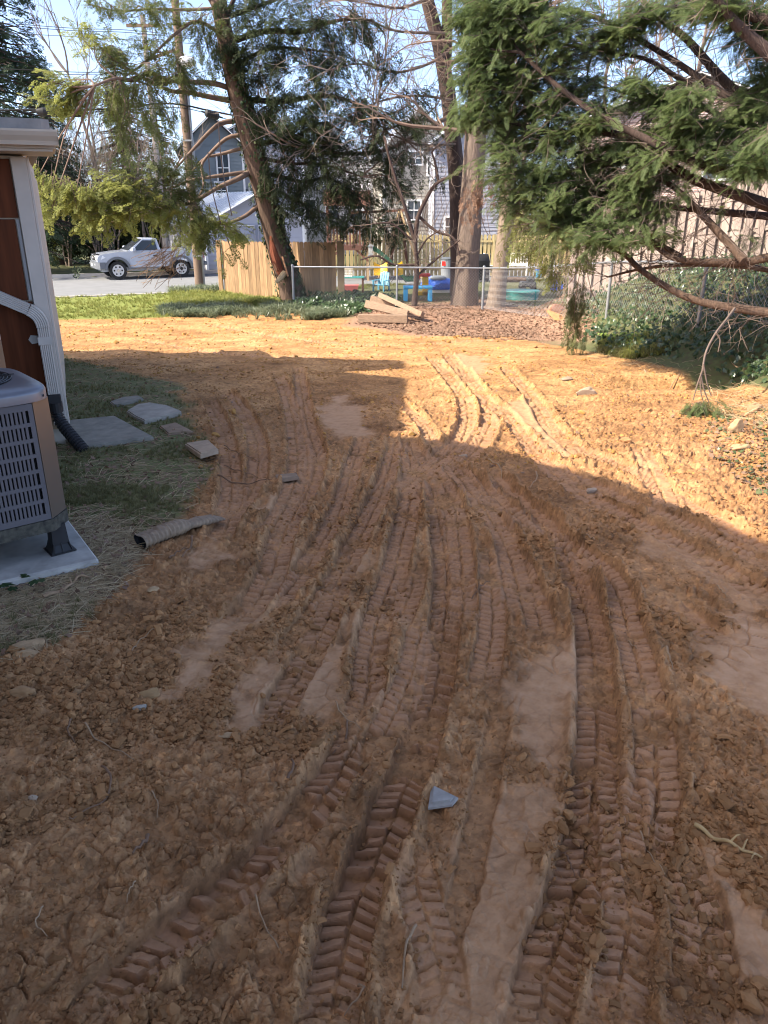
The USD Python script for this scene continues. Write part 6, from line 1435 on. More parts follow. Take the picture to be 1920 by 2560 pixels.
LF_BGD = leaf_look('far_dark_green', (.018, .035, .018), (.05, .075, .032), .25); LF_BGM = leaf_look('far_olive', (.05, .065, .025), (.12, .125, .05), .3); LF_BGY = leaf_look('far_yellow_green', (.12, .14, .03), (.20, .21, .05), .35)
conifer('dark_conifer', 'tall dark conifer towering over the house roof at the left edge', ug(30, 38), 17, 4.2, 430, LF_BGD, 1.25)
conifer('olive_conifer', 'olive green conifer rising between the roof edge and the wooden poles', ug(335, 47), 11, 2.6, 300, LF_BGM, 1.0)
conifer('small_conifer', 'small dark conifer just left of the utility pole top', ug(420, 55), 9.4, 2.0, 150, LF_BGD, .9)
conifer('narrow_conifer', 'narrow dark conifer at the far left behind the bare bushes', ug(150, 44), 10, 2.6, 220, LF_BGD, 1.1)
for u, D, r, n, mat, lab in ((60, 46, (2.4, 1.5, 2.2), 380, LF_BGD, 'dark green hedge bush far left, behind the street'), (150, 44.5, (2.3, 1.2, 1.8), 380, LF_BGM, 'olive bush behind the street left of the truck'), (235, 44, (2.0, 1.2, 1.7), 320, LF_BGD, 'dark bush right behind the truck bonnet'), (310, 44.5, (1.8, 1.2, 2.0), 300, LF_BGM, 'olive bush behind the truck cab'), (400, 45, (2.0, 1.2, 1.9), 320, LF_BGM, 'greenish bush behind the truck bed'), (480, 46, (1.6, 1.2, 1.5), 240, LF_BGD, 'dark bush behind the utility pole foot'), (100, 44, (1.6, 1, 2.6), 260, LF_BGY, 'yellow green bush beside the corner board of the house')):
    bush('green_bush', lab, ug(u, D), r, int(n * 1.3), mat, .7)
bush('round_shrub', 'round bright green shrub in front of the garage door', ug(592, 33), (.75, .6, .85), 260, LF_BGY, .4)
bush('round_shrub', 'dark rounded shrub against the blue grey house wall', ug(1225, 41), (1.1, .6, .75), 200, LF_BGD, .4)
# bare bushes and trees
def bare_tree(name, label, base, H, r, n0, mat, seed, spread=.35, depth=4, lean=(0, 0, 1), kids=3, cat='tree'):
    g = np.random.default_rng(seed); t = thing(name, label, cat, base); m = MB(); tr = MB()
    for k in range(n0):
        d = unit(np.array(lean) + g.normal(0, .22 if n0 > 1 else .05, 3)); grow(m, np.array([g.normal(0, .12 * (n0 > 1)), g.normal(0, .1 * (n0 > 1)), -.2]), d, H * g.uniform(.35, .45), r, depth, g, spread, .25, kids, 5)
    obj('stems' if n0 > 1 else 'trunk', m, mat, t, kind='stuff'); return t
for k, (u, D, H, n0, lab) in enumerate(((165, 42.5, 7.5, 5, 'pale bare bush with many upright stems beside the house eave'), (240, 42, 7.2, 5, 'greyish bare bush left of the truck, full of straight twigs'), (290, 42.5, 6.6, 6, 'bare tangled bush above the truck cab'), (360, 43, 7.6, 5, 'tall bare bush between the truck and the wooden poles'), (420, 44, 6.2, 5, 'bare twiggy bush right behind the poles'))):
    bare_tree('bare_bush', lab, ug(u, D), H, .05, n0, M_BARE, 50 + k, .38, 4, cat='bush')
for k, (u, D, H, lab) in enumerate(((270, 66, 17, 'distant bare tree above the bare bushes at left'), (700, 70, 19, 'distant bare tree behind the leaning trunk'), (930, 72, 20, 'distant bare tree above the pale metal roof'), (1290, 58, 18, 'distant bare tree seen through the left end of the cedar'), (1480, 50, 16, 'distant bare tree behind the middle of the cedar'), (1700, 46, 16, 'large bare tree behind the upper cedar limbs'), (1880, 48, 15, 'bare tree behind the cedar at the right edge'))):
    bare_tree('bare_tree', lab, ug(u, D), H, .19, 1, M_TWIG, 70 + k, .42, 5)
for k, (u, D, H, lab) in enumerate(((1095, 40, 4.2, 'thin leafless shrub left of the forked trunk, before the blue grey house'), (1070, 41, 3.8, 'thin leafless shrub beside the beige house corner'), (1290, 38, 4.2, 'thin leafless shrub right of the thin pale trunk'))):
    bare_tree('leafless_shrub', lab, ug(u, D), H, .03, 4, M_TWIG, 90 + k, .3, 3, cat='bush')
# woods far off: many crowns that read as one mass
m = MB(); 
for k in range(46):
    u = rng.uniform(-700, 2600); D = rng.uniform(75, 105); grow(m, ug(u, D), unit(np.array([0, 0, 1.]) + rng.normal(0, .06, 3)), rng.uniform(3.5, 5.5), .16, 4, rng, .42, .2, 3, 4)
obj('far_woods', m, M_TWIG, label='far bare woods on the skyline behind the houses', cat='woods', kind='stuff')
p = np.array([ug(rng.uniform(-900, 2800), rng.uniform(80, 110), -.8) for _ in range(1500)]); p[:, 2] += rng.uniform(0, 5.0, 1500) * rng.random(1500)
instancer('far_thicket', BALLS, [LF_BGM, LF_BGD], p, rand_q(1500), rng.uniform(1.5, 3.2, 1500), rng.integers(0, 3, 1500), label='far green thicket along the skyline', cat='thicket', kind='stuff')

# ------------------------------------------------------------------ ground cover
rng = np.random.default_rng(31)
flat = (gy > 1.0) & (gy < 46)
CX, CY, CZ = gx[flat], gy[flat], gz[flat]; CM = gm[flat]; CU, CV = px(np.stack([CX, CY, CZ], 1)); CW = wild[flat]
def pick(w, n):
    w = np.clip(w, 0, None); c = np.cumsum(w); i = np.searchsorted(c, rng.random(n) * c[-1]); return np.clip(i, 0, len(w) - 1)
def inside(poly, u, v):
    ins = np.zeros(u.shape, bool); P = np.array(poly); Q = np.roll(P, -1, 0)
    for (ax, ay), (bx, by) in zip(P, Q): ins ^= ((ay > v) != (by > v)) & (u < (bx - ax) * (v - ay) / (by - ay + 1e-12) + ax)
    return ins
def world_in(poly, x, y):
    return sdf(np.array([gp(a, b) for a, b in poly]), x, y) < 0
inview = (CU > -250) & (CU < 2200)
# crumbs and clods of soil
M_CLOD = look('clod_soil', (.368, .196, .088), .97, .28, 30, rnd=.25, spec=.05, bump=.002, bscale=90)
def clod(seed, flatn=.7, sub=1):
    m = trimesh.creation.icosphere(sub, 1.0); v = np.array(m.vertices); r = np.random.default_rng(seed)
    v = v * (1 + .55 * (meshkit.fbm(v * 1.3 + seed * 7, 3, seed) - .5) * 2)[:, None]
    for k in range(4): n = unit(r.normal(0, 1, 3)); d = v @ n; v = v - np.maximum(d - .62, 0)[:, None] * n * .9
    return v * (1, r.uniform(.6, .95), flatn), np.array(m.faces)
def flake(seed):
    r = np.random.default_rng(seed); u, w = np.meshgrid(np.linspace(-1, 1, 5), np.linspace(-.55, .55, 3)); e = r.uniform(-.16, .16, (2,) + u.shape)
    z = .32 - .42 * w ** 2 / .3 * .3 - .12 * u ** 2 + r.uniform(-.05, .05, u.shape); top = np.stack([u + e[0], w + e[1], z], -1).reshape(-1, 3); bot = top.copy(); bot[:, 2] -= .34
    i, j = np.meshgrid(np.arange(2), np.arange(4), indexing='ij'); a = (i * 5 + j).ravel(); q = np.stack([a, a + 1, a + 6, a + 5], 1)
    F = np.vstack([q[:, [0, 1, 2]], q[:, [0, 2, 3]]]); rim = [0, 1, 2, 3, 4, 9, 14, 13, 12, 11, 10, 5]; S_ = []
    for k in range(12): b, c = rim[k], rim[(k + 1) % 12]; S_ += [[b, b + 15, c + 15], [b, c + 15, c]]
    return np.vstack([top, bot]), np.vstack([F, np.array(S_)])
CLODS = [clod(s, f) for s, f in ((1, .75), (2, .6), (3, .8), (4, .5), (5, .65))] + [flake(s) for s in (1, 2, 3)]
soilw = CM[:, 5] * np.clip(1 - 2.6 * CM[:, 0], 0, 1) * (1 - .8 * CM[:, 6]) * (1 - .5 * CM[:, 7]) * inview * (CY < 24)
big = ss(.42, .62, n2(CX, CY, .55, 301, 3)); patch = .25 + 1.2 * big + .8 * CM[:, 8]
i = pick(soilw * patch * (CY < 13), 46000); n = len(i)
s = np.exp(rng.normal(0, .62, n)) * (.0032 + .0042 * big[i]); s = np.clip(np.maximum(s, .0011 * CY[i]), 0, .030)
k = rng.integers(0, 8, n); k[(s < .007)] = rng.integers(0, 5, (s < .007).sum())
q = quats_euler(rng.uniform(0, 2 * PI, n), rng.normal(0, .35, n), rng.normal(0, .35, n))
instancer('soil_crumbs', CLODS, [M_CLOD], np.stack([CX[i] + rng.normal(0, .01, n), CY[i] + rng.normal(0, .01, n), CZ[i] + s * .12], 1), q, s, k, label='crumbs and flakes of brown soil over the rutted ground', cat='soil', kind='stuff')
i = pick(soilw * patch * (CY > 6) * (CY < 24) * np.clip(CY / 10, .5, 3), 4200); n = len(i); s = np.clip(np.exp(rng.normal(math.log(.012), .5, n)), .01, .05) * np.clip(CY[i] / 12, .8, 1.5)
M_CLODY = look('clod_soil_yellow', (.42, .235, .08), .97, .28, 30, rnd=.22, spec=.05)
instancer('soil_lumps', CLODS, [M_CLODY], np.stack([CX[i], CY[i], CZ[i] + s * .1], 1), quats_euler(rng.uniform(0, 6.3, n), rng.normal(0, .3, n), rng.normal(0, .3, n)), s, rng.integers(0, 5, n), label='small lumps of orange soil on the sunlit ground', cat='soil', kind='stuff')
# grass and straw
def tuft(nb, h, w, spread, seed, curve=.5):
    r = np.random.default_rng(seed); V, F = [], []
    for k in range(nb):
        a = r.uniform(0, 2 * PI); d = np.array([math.cos(a), math.sin(a), 0]); s_ = np.array([-d[1], d[0], 0]); p = d * r.uniform(0, .25) * spread; H = h * r.uniform(.55, 1.15); c = curve * r.uniform(.4, 1.4); q = len(V); W = w * r.uniform(.7, 1.2)
        p1 = p + d * H * c * .35 + (0, 0, H * .6); p2 = p + d * H * c + np.array([0, 0, H * (1 - .45 * c)])
        V += [p - s_ * W, p + s_ * W, p1 + s_ * W * .8, p1 - s_ * W * .8, p2]; F += [[q, q + 1, q + 2], [q, q + 2, q + 3], [q + 3, q + 2, q + 4]]
    return np.array(V), np.array(F)
TUFT = [tuft(16, 1, .035, 1.2, s) for s in range(3)]; LIRI = [tuft(22, 1, .030, .6, 10 + s, .95) for s in range(3)]
def scatter(name, protos, mats, w, n, s0, s1, label, cat, tilt=.15, dz=0.0, flatz=1.0):
    i = pick(w, n); s = rng.uniform(s0, s1, n); sc = np.stack([s, s, s * flatz], 1)
    return instancer(name, protos, mats, np.stack([CX[i] + rng.normal(0, .02, n), CY[i] + rng.normal(0, .02, n), CZ[i] + dz], 1), quats_euler(rng.uniform(0, 6.3, n), rng.normal(0, tilt, n), rng.normal(0, tilt, n)), sc, rng.integers(0, len(protos), n), label=label, cat=cat, kind='stuff')
moss, straw, far, lit = CM[:, 1], CM[:, 2], CM[:, 3], CM[:, 4]
pn = n2(CX, CY, .45, 77, 3)
STRAWP = [spray_ for spray_ in ()]
def straw_bit(seed):
    r = np.random.default_rng(seed); P = spline([(-.5, 0, 0), (0, r.uniform(-.08, .08), .04), (.5, r.uniform(-.1, .1), 0)], 4); return tubemesh(P, [.009, .011, .010, .006], 3, False)
STRAWS = [straw_bit(s) for s in range(4)]
scatter('short_grass', TUFT, [LF_GRASSD], moss * (1 - .85 * straw) * ss(.42, .66, pn) * (CY < 20), 7000, .02, .05, 'short dull grass and moss beside the house', 'grass', .25)
scatter('straw_litter', STRAWS, [LF_STRAW], (straw * 2.6 + moss * .5 * ss(.62, .4, pn)) * (CY < 16), 9500, .06, .22, 'dry straw lying on the ground round the concrete pad', 'straw', .1, .008)
scatter('leaf_bits', [ivy_leaf(s) for s in range(4, 7)], [LF_LEAF], (moss * (.3 + ss(.55, .4, pn)) + straw) * (CY < 16), 5200, .02, .06, 'small brown leaf bits in the grass beside the house', 'leaves', .5, .006)
fw = far * inview
scatter('verge_grass', TUFT, [LF_GRASS], fw * (.1 + pn ** 2), 4800, .05, .13, 'bright grass on the verge before the street and fence', 'grass', .2)
tall = world_in([(430, 738), (560, 740), (700, 765), (640, 768), (440, 770)], CX, CY)
scatter('tall_grass', TUFT, [LF_GRASS], tall * 1.0 * inview, 1500, .16, .30, 'taller bright green grass at the foot of the board fence', 'grass', .2)
liri = world_in([(400, 772), (560, 762), (690, 768), (860, 752), (905, 770), (870, 798), (700, 803), (520, 795), (400, 792)], CX, CY)
scatter('lilyturf', LIRI, [LF_LIR], liri * (.04 + ss(.4, .62, n2(CX, CY, .8, 55, 3))) * inview, 1700, .10, .30, 'dark strappy lilyturf along the edge of the bare soil', 'ground cover', .2)
liri2 = world_in([(420, 728), (520, 724), (560, 735), (440, 742)], CX, CY); scatter('verge_clump', LIRI, [LF_LIR], liri2 * 1.0, 350, .2, .4, 'greyish grass clumps round the utility pole foot', 'ground cover', .2)
yard = world_in([(850, 690), (1470, 690), (1440, 722), (850, 722)], CX, CY)
scatter('play_yard_grass', TUFT, [LF_GRASS], yard * inview * ss(.42, .6, n2(CX, CY, 2.5, 12, 2)), 3500, .07, .13, 'bright lawn patches in the play yard', 'grass', .2)
# dry leaves
def curl_leaf(seed):
    r = np.random.default_rng(seed); P = np.array([(0, 0), (.3, -.26), (.7, -.22), (1, 0), (.7, .22), (.3, .26)]); z = .5 * np.abs(P[:, 1]) * r.uniform(-.2, 1.6) + .25 * np.sin(P[:, 0] * 3) * r.uniform(-1, 1); return np.c_[P - (.5, 0), z], np.array([[0, 1, 5], [1, 2, 4], [1, 4, 5], [2, 3, 4]])
LEAVES = [curl_leaf(s) for s in range(5)]
west = world_in([(900, 742), (1300, 738), (1500, 770), (1480, 845), (1380, 852), (1050, 838), (890, 812)], CX, CY) * 1.0
scatter('leaf_litter', LEAVES, [LF_LEAF], west * (.3 + pn) * inview + .02 * lit, 9000, .05, .105, 'brown fallen leaves along the chain link fence', 'leaves', .4, .012)
scatter('stray_leaves', LEAVES, [LF_LEAF], soilw * (CY > 5) * pn ** 3, 160, .03, .07, 'stray brown leaves and chips on the bare soil', 'leaves', .5, .008)
# ivy on the bank
bank = world_in([(1440, 852), (1500, 832), (1560, 800), (1660, 770), (1780, 720), (1940, 670), (2150, 660), (2250, 1000), (1960, 985), (1880, 935), (1740, 905), (1600, 893), (1500, 880)], CX, CY)
bank2 = world_in([(1440, 800), (1560, 740), (1700, 700), (1940, 660), (1940, 690), (1780, 735), (1640, 790), (1500, 840)], CX, CY)
def ivy_patch(name, w, n, s0, s1, mats, label, lift=.22):
    i = pick(w, n); z = rng.random(n) ** .6 * lift * (.4 + n2(CX[i], CY[i], .5, 91, 2))
    Z = unit(np.array([-.45, -.55, .75]) + rng.normal(0, .38, (n, 3))); X = unit(np.array([-.4, -.5, -.7]) + rng.normal(0, .6, (n, 3)))
    instancer(name, IVYP, mats, np.stack([CX[i] + rng.normal(0, .03, n), CY[i] + rng.normal(0, .03, n), CZ[i] + z], 1), frame_quat(X, Z), rng.uniform(s0, s1, n), rng.integers(0, 3, n), label=label, cat='ground cover', kind='stuff')
dist_w = 1.0 * np.clip(CY / 12, .5, 2)
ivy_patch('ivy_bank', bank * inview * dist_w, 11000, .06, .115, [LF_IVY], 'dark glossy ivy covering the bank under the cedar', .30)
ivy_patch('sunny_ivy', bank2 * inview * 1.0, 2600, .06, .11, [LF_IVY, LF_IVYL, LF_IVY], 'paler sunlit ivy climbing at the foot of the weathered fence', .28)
base_ivy = world_in([(740, 742), (840, 740), (1000, 752), (1010, 785), (880, 800), (740, 775)], CX, CY); ivy_patch('fence_ivy', base_ivy * inview * 1.0, 2600, .09, .16, [LF_IVY], 'low dark ivy between the leaning trunk and the timbers', .3)
wd = world_in([(1500, 855), (1640, 845), (1680, 880), (1560, 898), (1500, 880)], CX, CY); scatter('weeds', TUFT + LIRI, [LF_GRASS, LF_GRASSD], wd * inview * 1.0, 700, .08, .2, 'light green weeds at the front of the ivy bank', 'weeds', .3)
ivy_patch('bright_weeds', world_in([(1500, 850), (1600, 845), (1600, 872), (1510, 875)], CX, CY) * 1.0, 500, .06, .1, [leaf_look('weed_leaf', (.13, .22, .03), (.22, .30, .06), .3)], 'small patch of bright broad leaved weeds before the ivy', .15)
# ivy on the fence corner right, and dry stalks at its foot
scatter('dry_stalks', STRAWS, [LF_STRAW], world_in([(1480, 880), (1800, 905), (1950, 1000), (1930, 1090), (1800, 1040), (1700, 930), (1480, 905)], CX, CY) * inview * 1.0, 350, .10, .3, 'dry stalks and roots along the edge of the ivy', 'straw', .3, .02)
scatter('right_litter', LEAVES + IVYP, [LF_LEAF, LF_IVYL], world_in([(1760, 1050), (1940, 1010), (2000, 1180), (1900, 1250), (1780, 1150)], CX, CY) * inview * 1.0, 800, .03, .07, 'leaf scraps on the sunlit soil at the right edge', 'leaves', .5, .01)

# ------------------------------------------------------------------ single things on the ground
rng = np.random.default_rng(41)
M_LUMP = look('soil_lump_look', (.42, .225, .10), .95, .35, 14, bump=.004, bscale=30)
def G_(u, v): return on_ground(u, v)
M_SLATE = look('flagstone_grey', (.40, .36, .30), .85, .35, 7, bump=.003, bscale=24); M_PAVER = look('paver_mossy', (.30, .275, .225), .9, .4, 9, bump=.003, bscale=30); M_ROCK = look('yellow_rock', (.46, .31, .17), .9, .4, 14, bump=.004, bscale=30); M_PALE = look('pale_stone', (.40, .30, .21), .85, .3, 14, bump=.003, bscale=30)
def slab(name, label, cat, L, h, mat, tilt=None, lift=.0):
    P = np.array([gp(u, v) for u, v in L]); zmean = float(np.mean(gz_at(P[:, 0], P[:, 1]))); c = P.mean(0); t = thing(name, label, cat, (c[0], c[1], zmean + lift))
    pg = Polygon((P - c)[:, :2]).buffer(.02).buffer(-.02); m = trimesh.creation.extrude_polygon(pg.buffer(-.012), h, engine='earcut'); b = trimesh.creation.extrude_polygon(pg, h - .012, engine='earcut')
    mb = MB(); mb.tm(b); V, F = np.array(m.vertices), np.array(m.faces); mb.add(V, F); V, F = mb.get(); V[:, 2] -= h * .55
    if tilt: V[:, 2] += V[:, 0] * tilt[0] + V[:, 1] * tilt[1]
    obj('stone', (V, F), mat, t)
slab('paving_slab', 'largest grey concrete paving slab beside the house corner', 'paving slab', [(150, 1066), (289, 1054), (385, 1100), (205, 1123), (150, 1100)], .08, M_PAVER, lift=.02)
slab('flagstone', 'rounded pale grey flagstone behind the largest slab', 'flagstone', [(318, 1037), (345, 1024), (376, 1020), (420, 1026), (454, 1037), (410, 1048), (362, 1058), (338, 1048)], .06, M_SLATE, lift=.03)
slab('flagstone', 'small narrow flagstone sunk in the grass farthest from the viewer', 'flagstone', [(275, 1010), (310, 1001), (347, 998), (360, 1003), (320, 1012), (286, 1018)], .05, M_PAVER, lift=.015)
slab('flagstone', 'soil covered flat stone at the edge of the bare ground', 'flagstone', [(398, 1069), (441, 1061), (483, 1080), (420, 1086)], .04, look('muddy_stone', (.30, .21, .14), .9, .3, 9), lift=.015)
slab('flagstone', 'tilted square stone slab lying loose on the soil edge', 'flagstone', [(463, 1122), (523, 1119), (548, 1150), (503, 1160)], .05, M_PALE, (.12, -.05), .07)
slab('wood_scrap', 'flat piece of muddy board in the middle of the wheel tracks', 'board', [(685, 1196), (742, 1191), (748, 1200), (690, 1208)], .03, look('muddy_board', (.28, .195, .13), .85, .3, 9), lift=.03)
slab('stone_slate', 'shiny pale blue grey shard of slate pressed in the mud', 'stone', [(1078, 1975), (1145, 2010), (1130, 2026), (1070, 2032)], .022, look('wet_slate', (.36, .345, .32), .45, .45, 14, bump=.002), (.05, .02), .012)
slab('flagstone', 'flat grey stone lying in the leaf litter before the fence', 'flagstone', [(1365, 797), (1408, 786), (1412, 797), (1385, 806)], .06, M_LUMP, (.0, .1), .05)
def rock(label, u, v, r, mat, sh=(1, .7, .5), rz=0., seed=1, name='rock', group=None):
    p = G_(u, v); t = thing(name, label, 'rock', p, rz, group); V, F = clod(seed, 1.0, 3); V = V * np.array(sh) * r; V = V * (1 + .10 * (meshkit.fbm(V / r * 4, 3, seed) - .5))[:, None]; V[:, 2] += sh[2] * r * .45; obj('stone', (V, F), mat, t, smooth=35)
rock('flat tan rock at the left edge of the soil near the straw', 76, 1622, .085, M_ROCK, (1.2, .6, .42), .5, 3); rock('smaller tan rock leaning against the flat one', 70, 1645, .055, M_ROCK, (1.1, .6, .4), .2, 9)
rock('brown egg shaped rock on the loose soil at left', 368, 1737, .050, look('brown_rock', (.36, .22, .10), .9, .3, 12), (1.1, .7, .6), .6, 5); rock('grey pebble right below the egg shaped rock', 352, 1768, .028, M_SLATE, (1, .7, .5), .2, 6)
rock('rounded clay lump at the far left', 55, 1740, .05, look('clay_lump', (.36, .21, .10), .95, .3, 12), (1, .8, .7), .2, 7); rock('small round clay lump left of the egg shaped rock', 188, 1733, .033, look('clay_lump_b', (.33, .19, .09), .95, .3, 12), (1, .8, .7), 1, 8)
rock('low pale flat stone in the wheel tracks left of the slate', 575, 1840, .032, M_ROCK, (1.3, .7, .35), .3, 10); rock('white pebble near the left edge of the soil', 85, 2005, .018, M_PALE, (1, .8, .8), 0, 11)
rock('pale angular stone on the sunlit ground', 1470, 992, .12, M_PALE, (1.1, .6, .55), .2, 12); rock('orange stone with a dark shaded side at the right', 1842, 1085, .10, M_ROCK, (.8, .7, .85), .1, 13); rock('flat orange stone in front of the shaded one at right', 1850, 1125, .09, M_ROCK, (1.2, .7, .4), .1, 14); rock('orange lump near the right edge below the ivy', 1880, 1030, .11, M_ROCK, (1, .8, .6), .3, 15)
rock('pale stone on the sunlit ground left of the angular one', 1415, 950, .09, M_PALE, (1.2, .7, .4), .4, 16); rock('reddish rock in the leaf litter under the hanging strands', 1392, 783, .22, look('red_rock', (.36, .19, .13), .9, .3, 8), (1, .7, .6), .2, 17)
rock('small stone near the straw at the corner of the pad', 262, 1427, .028, M_ROCK, (1, .8, .7), .2, 18); rock('tan stone below the crushed pipe', 385, 1485, .03, M_ROCK, (1, .7, .6), .5, 19); rock('white chip at the shadow edge', 1160, 1134, .04, M_PALE, (1.2, .7, .4), .2, 20); rock('pale chip on the sunlit side of the shadow edge', 1478, 1222, .05, M_PALE, (1.3, .7, .4), .9, 21)
for k, (u, v) in enumerate(((1565, 1105), (1620, 1030), (1580, 975), (1320, 930), (1340, 870), (1700, 1180), (1680, 1040))):
    rock(('orange soil lump near the end of the shadow line', 'orange soil lump before the ivy bank', 'orange soil lump on the sunlit ground above the pale chip', 'orange soil lump beside the hanging torn branch', 'orange soil lump on the sunlit wheel tracks', 'orange soil lump near the leaf litter', 'orange soil lump at the lower right of the sunlit ground', 'orange soil lump right of the sunlit tread marks')[k], u, v, .035 + .025 * rng.random(), M_LUMP, (1, .8, .55), k, 30 + k, 'soil_lump', 'orange lumps scattered on the sunlit ground')
# crushed corrugated pipe
A, B, C_ = G_(352, 1372), G_(450, 1340), G_(545, 1300); t = thing('crushed_pipe', 'crushed muddy corrugated drain pipe lying at the edge of the grass', 'drain pipe', A)
P = spline([A + (0, 0, .055), lerp(A, B, .6) + (0, 0, .055), B + (0, 0, .05), lerp(B, C_, .5) + (0, 0, .05), C_ + (0, 0, .045)], 70) - A; T = np.gradient(P, axis=0); T /= np.linalg.norm(T, axis=1, keepdims=True); sd = unit(np.cross(T, (0, 0, 1.))); upv = np.cross(sd, T); L = np.linspace(0, 1, 70)
V = []
for q in range(70):
    w, h = (np.interp(L[q], [0, .1, .45, .58, .75, 1], [.075, .07, .058, .045, .06, .075]), np.interp(L[q], [0, .1, .45, .58, .75, .9, 1], [.045, .05, .05, .028, .035, .022, .012])); k = 1 + .10 * math.sin(q * 2 * PI / 3.2)
    for a_ in np.linspace(0, 2 * PI, 20, endpoint=False): V.append(P[q] + sd[q] * w * k * math.cos(a_) + upv[q] * h * k * math.sin(a_) * (1 - .35 * math.exp(-((a_ - 1.8) / .5) ** 2) * (1 if L[q] < .2 or L[q] > .55 else .1)))
V = np.array(V); i, j = np.meshgrid(np.arange(69), np.arange(20), indexing='ij'); qd = np.stack([i * 20 + j, i * 20 + (j + 1) % 20, (i + 1) * 20 + (j + 1) % 20, (i + 1) * 20 + j], -1).reshape(-1, 4)
obj('pipe', (V, qd), look('muddy_pipe', (.31, .225, .15), .7, .45, 22, stretch=(1, 1, 1)), t, smooth=70)
obj('pipe_inside', ((V.reshape(70, 20, 3)[:25] * 1.0 - P[:25, None]) .reshape(-1, 3) * .93 + np.repeat(P[:25], 20, 0), qd[:24 * 20][:, ::-1]), M_DARK, t)
# roots, twigs and straws lying on the soil
M_ROOT = look('root_tan', (.36, .24, .14), .9, .35, 12); M_ROOTY = look('root_yellow', (.45, .31, .14), .8, .35, 14); M_ROOTD = look('root_dark', (.19, .11, .065), .9, .35, 12)
def stick(label, L, r, mat, name='root', lift=.012, group=None, forks=()):
    P = np.array([G_(u, v) for u, v in L]); P[:, 2] += lift + r; t = thing(name, label, 'root' if name == 'root' else 'stick', P[0], 0, group); Q = spline(P - P[0], 26); Q[:, 2] += .006 * np.sin(np.arange(26) * .7); obj('stem', bark_tube(Q, np.linspace(r, r * .45, 5), 7, .012, .2, 3), mat, t, smooth=60)
    for a, d in forks: q = Q[a]; m = MB(); m.tube(spline([q, q + np.array(d) * .6 + (0, 0, .01), q + np.array(d)], 6), np.linspace(r * .5, r * .2, 6), 5); obj('side_root', m, mat, t)
stick('yellow peeled root lying at the right edge in the foreground', [(1733, 2085), (1780, 2112), (1830, 2138), (1925, 2172)], .008, M_ROOTY, forks=((16, (.03, .035, .012)), (20, (-.03, -.03, .01)), (12, (.04, .02, .01))))
stick('curved tan root between the straw and the pad front', [(110, 1500), (165, 1478), (185, 1462), (200, 1452), (232, 1450)], .012, M_ROOT, forks=((14, (-.03, .05, .02)),))
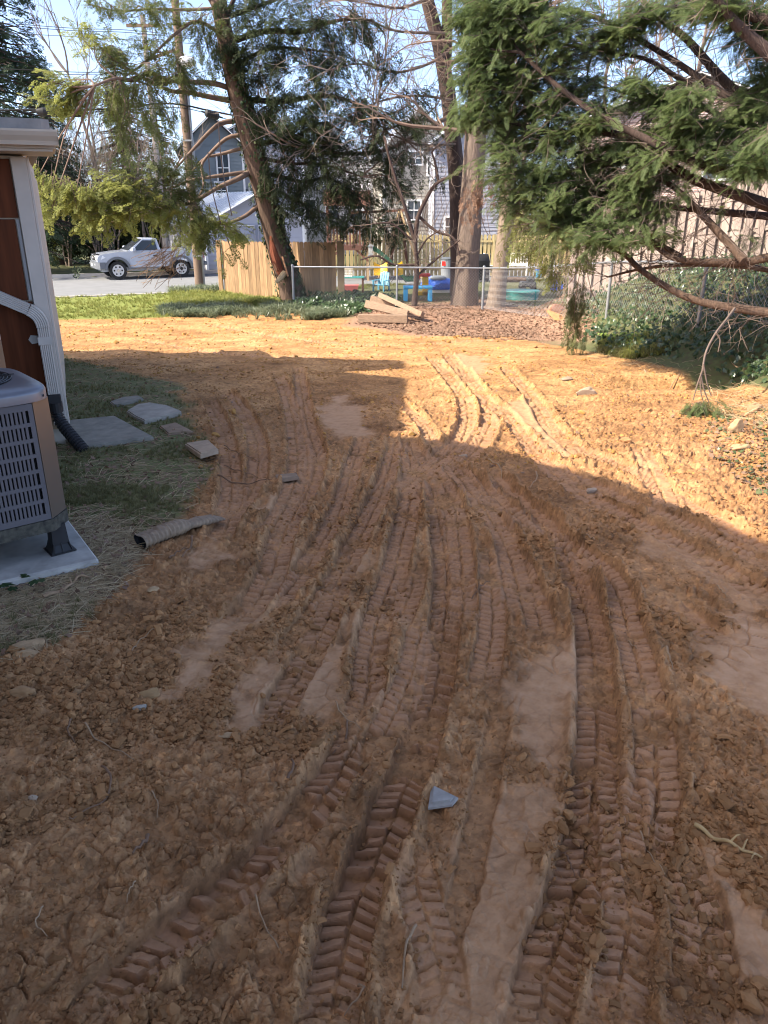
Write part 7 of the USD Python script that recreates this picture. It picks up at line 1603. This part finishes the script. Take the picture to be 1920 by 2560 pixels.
STK = [([(215, 1820), (240, 1850), (290, 1880), (335, 1905)], .004, M_ROOT), ([(255, 1920), (280, 1960), (265, 2000), (190, 2050), (175, 2055)], .005, M_ROOTD), ([(380, 1985), (395, 2010), (393, 2045)], .003, M_ROOT), ([(180, 1810), (172, 1840), (190, 1868)], .004, M_ROOTD), ([(370, 2090), (365, 2110), (335, 2155)], .007, M_ROOTD), ([(340, 2215), (325, 2240), (318, 2260)], .003, M_ROOT), ([(108, 2270), (92, 2320), (120, 2350)], .003, M_ROOT), ([(640, 2255), (660, 2320), (705, 2390)], .003, M_ROOT), ([(840, 1760), (855, 1790), (905, 1812)], .003, M_ROOT), ([(868, 1800), (862, 1835), (830, 1860)], .005, M_ROOTD), ([(895, 2440), (910, 2470), (860, 2520)], .004, M_ROOT), ([(1040, 2310), (1015, 2380), (1005, 2470)], .005, M_ROOT), ([(1600, 2080), (1620, 2120), (1660, 2200)], .003, M_ROOT), ([(1570, 1600), (1610, 1630)], .003, M_ROOT), ([(1660, 1652), (1680, 1685)], .005, M_ROOT), ([(1340, 1180), (1342, 1200), (1325, 1220)], .006, M_ROOT), ([(1220, 1150), (1250, 1170), (1255, 1185)], .006, M_ROOT), ([(1445, 1330), (1475, 1352), (1485, 1368)], .005, M_ROOT), ([(560, 1163), (600, 1175), (645, 1190)], .005, M_ROOTD), ([(545, 1195), (600, 1205), (680, 1208)], .007, M_ROOTD), ([(330, 1625), (350, 1600), (395, 1580)], .004, M_ROOT), ([(480, 1345), (478, 1375), (455, 1400)], .008, M_ROOTD), ([(425, 1410), (450, 1390), (470, 1378)], .006, M_ROOTD), ([(1180, 1490), (1200, 1470), (1225, 1450)], .004, M_ROOTD), ([(560, 1110), (590, 1130), (650, 1150)], .004, M_ROOTD), ([(330, 1125), (360, 1145)], .004, M_ROOT), ([(1000, 1060), (1060, 1110)], .004, M_ROOT), ([(1610, 930), (1660, 945), (1700, 930)], .012, M_ROOT), ([(1800, 880), (1850, 890), (1890, 870)], .012, M_ROOT), ([(720, 1960), (735, 1930), (728, 1900)], .006, M_ROOTD), ([(1790, 1480), (1815, 1500)], .004, M_ROOT), ([(1420, 2110), (1440, 2160)], .003, M_ROOTD)]
TWLAB = ['pale bent twig at far left, below the egg shaped rock', 'curved dark root left of the tread marks', 'short pale root right of the curved dark root', 'small hooked dark twig above the curved root', 'thick dark root piece on the loose soil at lower left', 'tiny pale root below the thick dark root piece', 'hooked pale straw near the lower left corner', 'pale straw crossing the lower left track', 'pale curl at the head of the middle smear', 'dark twig below the pale curl', 'loop shaped pale root at the bottom edge', 'long pale stalk between the two lower middle tracks', 'long hair thin root right of the slate beyond the rut', 'short pale chip like twig on the right smear', 'short root piece beside the right hand smear', 'small bent root standing at the shadow edge', 'second bent root just left of it at the shadow edge', 'pale root right on the shadow line', 'dark twig above the muddy board', 'thick dark twig touching the muddy board', 'pale forked twig below the flat tan rock', 'broken stick beside the crushed pipe', 'second broken stick below the crushed pipe', 'dark twig between the ruts in the middle', 'dark twig right of the tilted stone slab', 'pale straw on the largest paving slab edge', 'pale root at the inner corner of the shadow', 'long root lying in front of the dark ivy', 'pale root under the ivy at the right', 'thick twig in the middle track left of the slate', 'pale twig right of the long smear near the right edge', 'small dark twig above the yellow peeled root']
for (L, r, mm), lab in zip(STK, TWLAB): stick(lab, L, r, mm, group='roots and twigs loose on the soil')
# ivy sprig at the pad corner
p = G_(25, 1480); t = thing('ivy_sprig', 'small green ivy sprig by the front corner of the concrete pad', 'ivy plant', p); m = MB(); m.tube(spline([(0, 0, .0), (.06, .02, .04), (.14, .0, .03)], 8), .003, 5); obj('stem', m, M_TWIG, t)
for k in range(8): V, F = IVYP[k % 3]; X = rot_z(V * rng.uniform(.05, .085), rng.uniform(0, 6.3)); obj('leaf', (X + (rng.uniform(-.06, .18), rng.uniform(-.05, .06), rng.uniform(.03, .08)), F), LF_IVY, t)
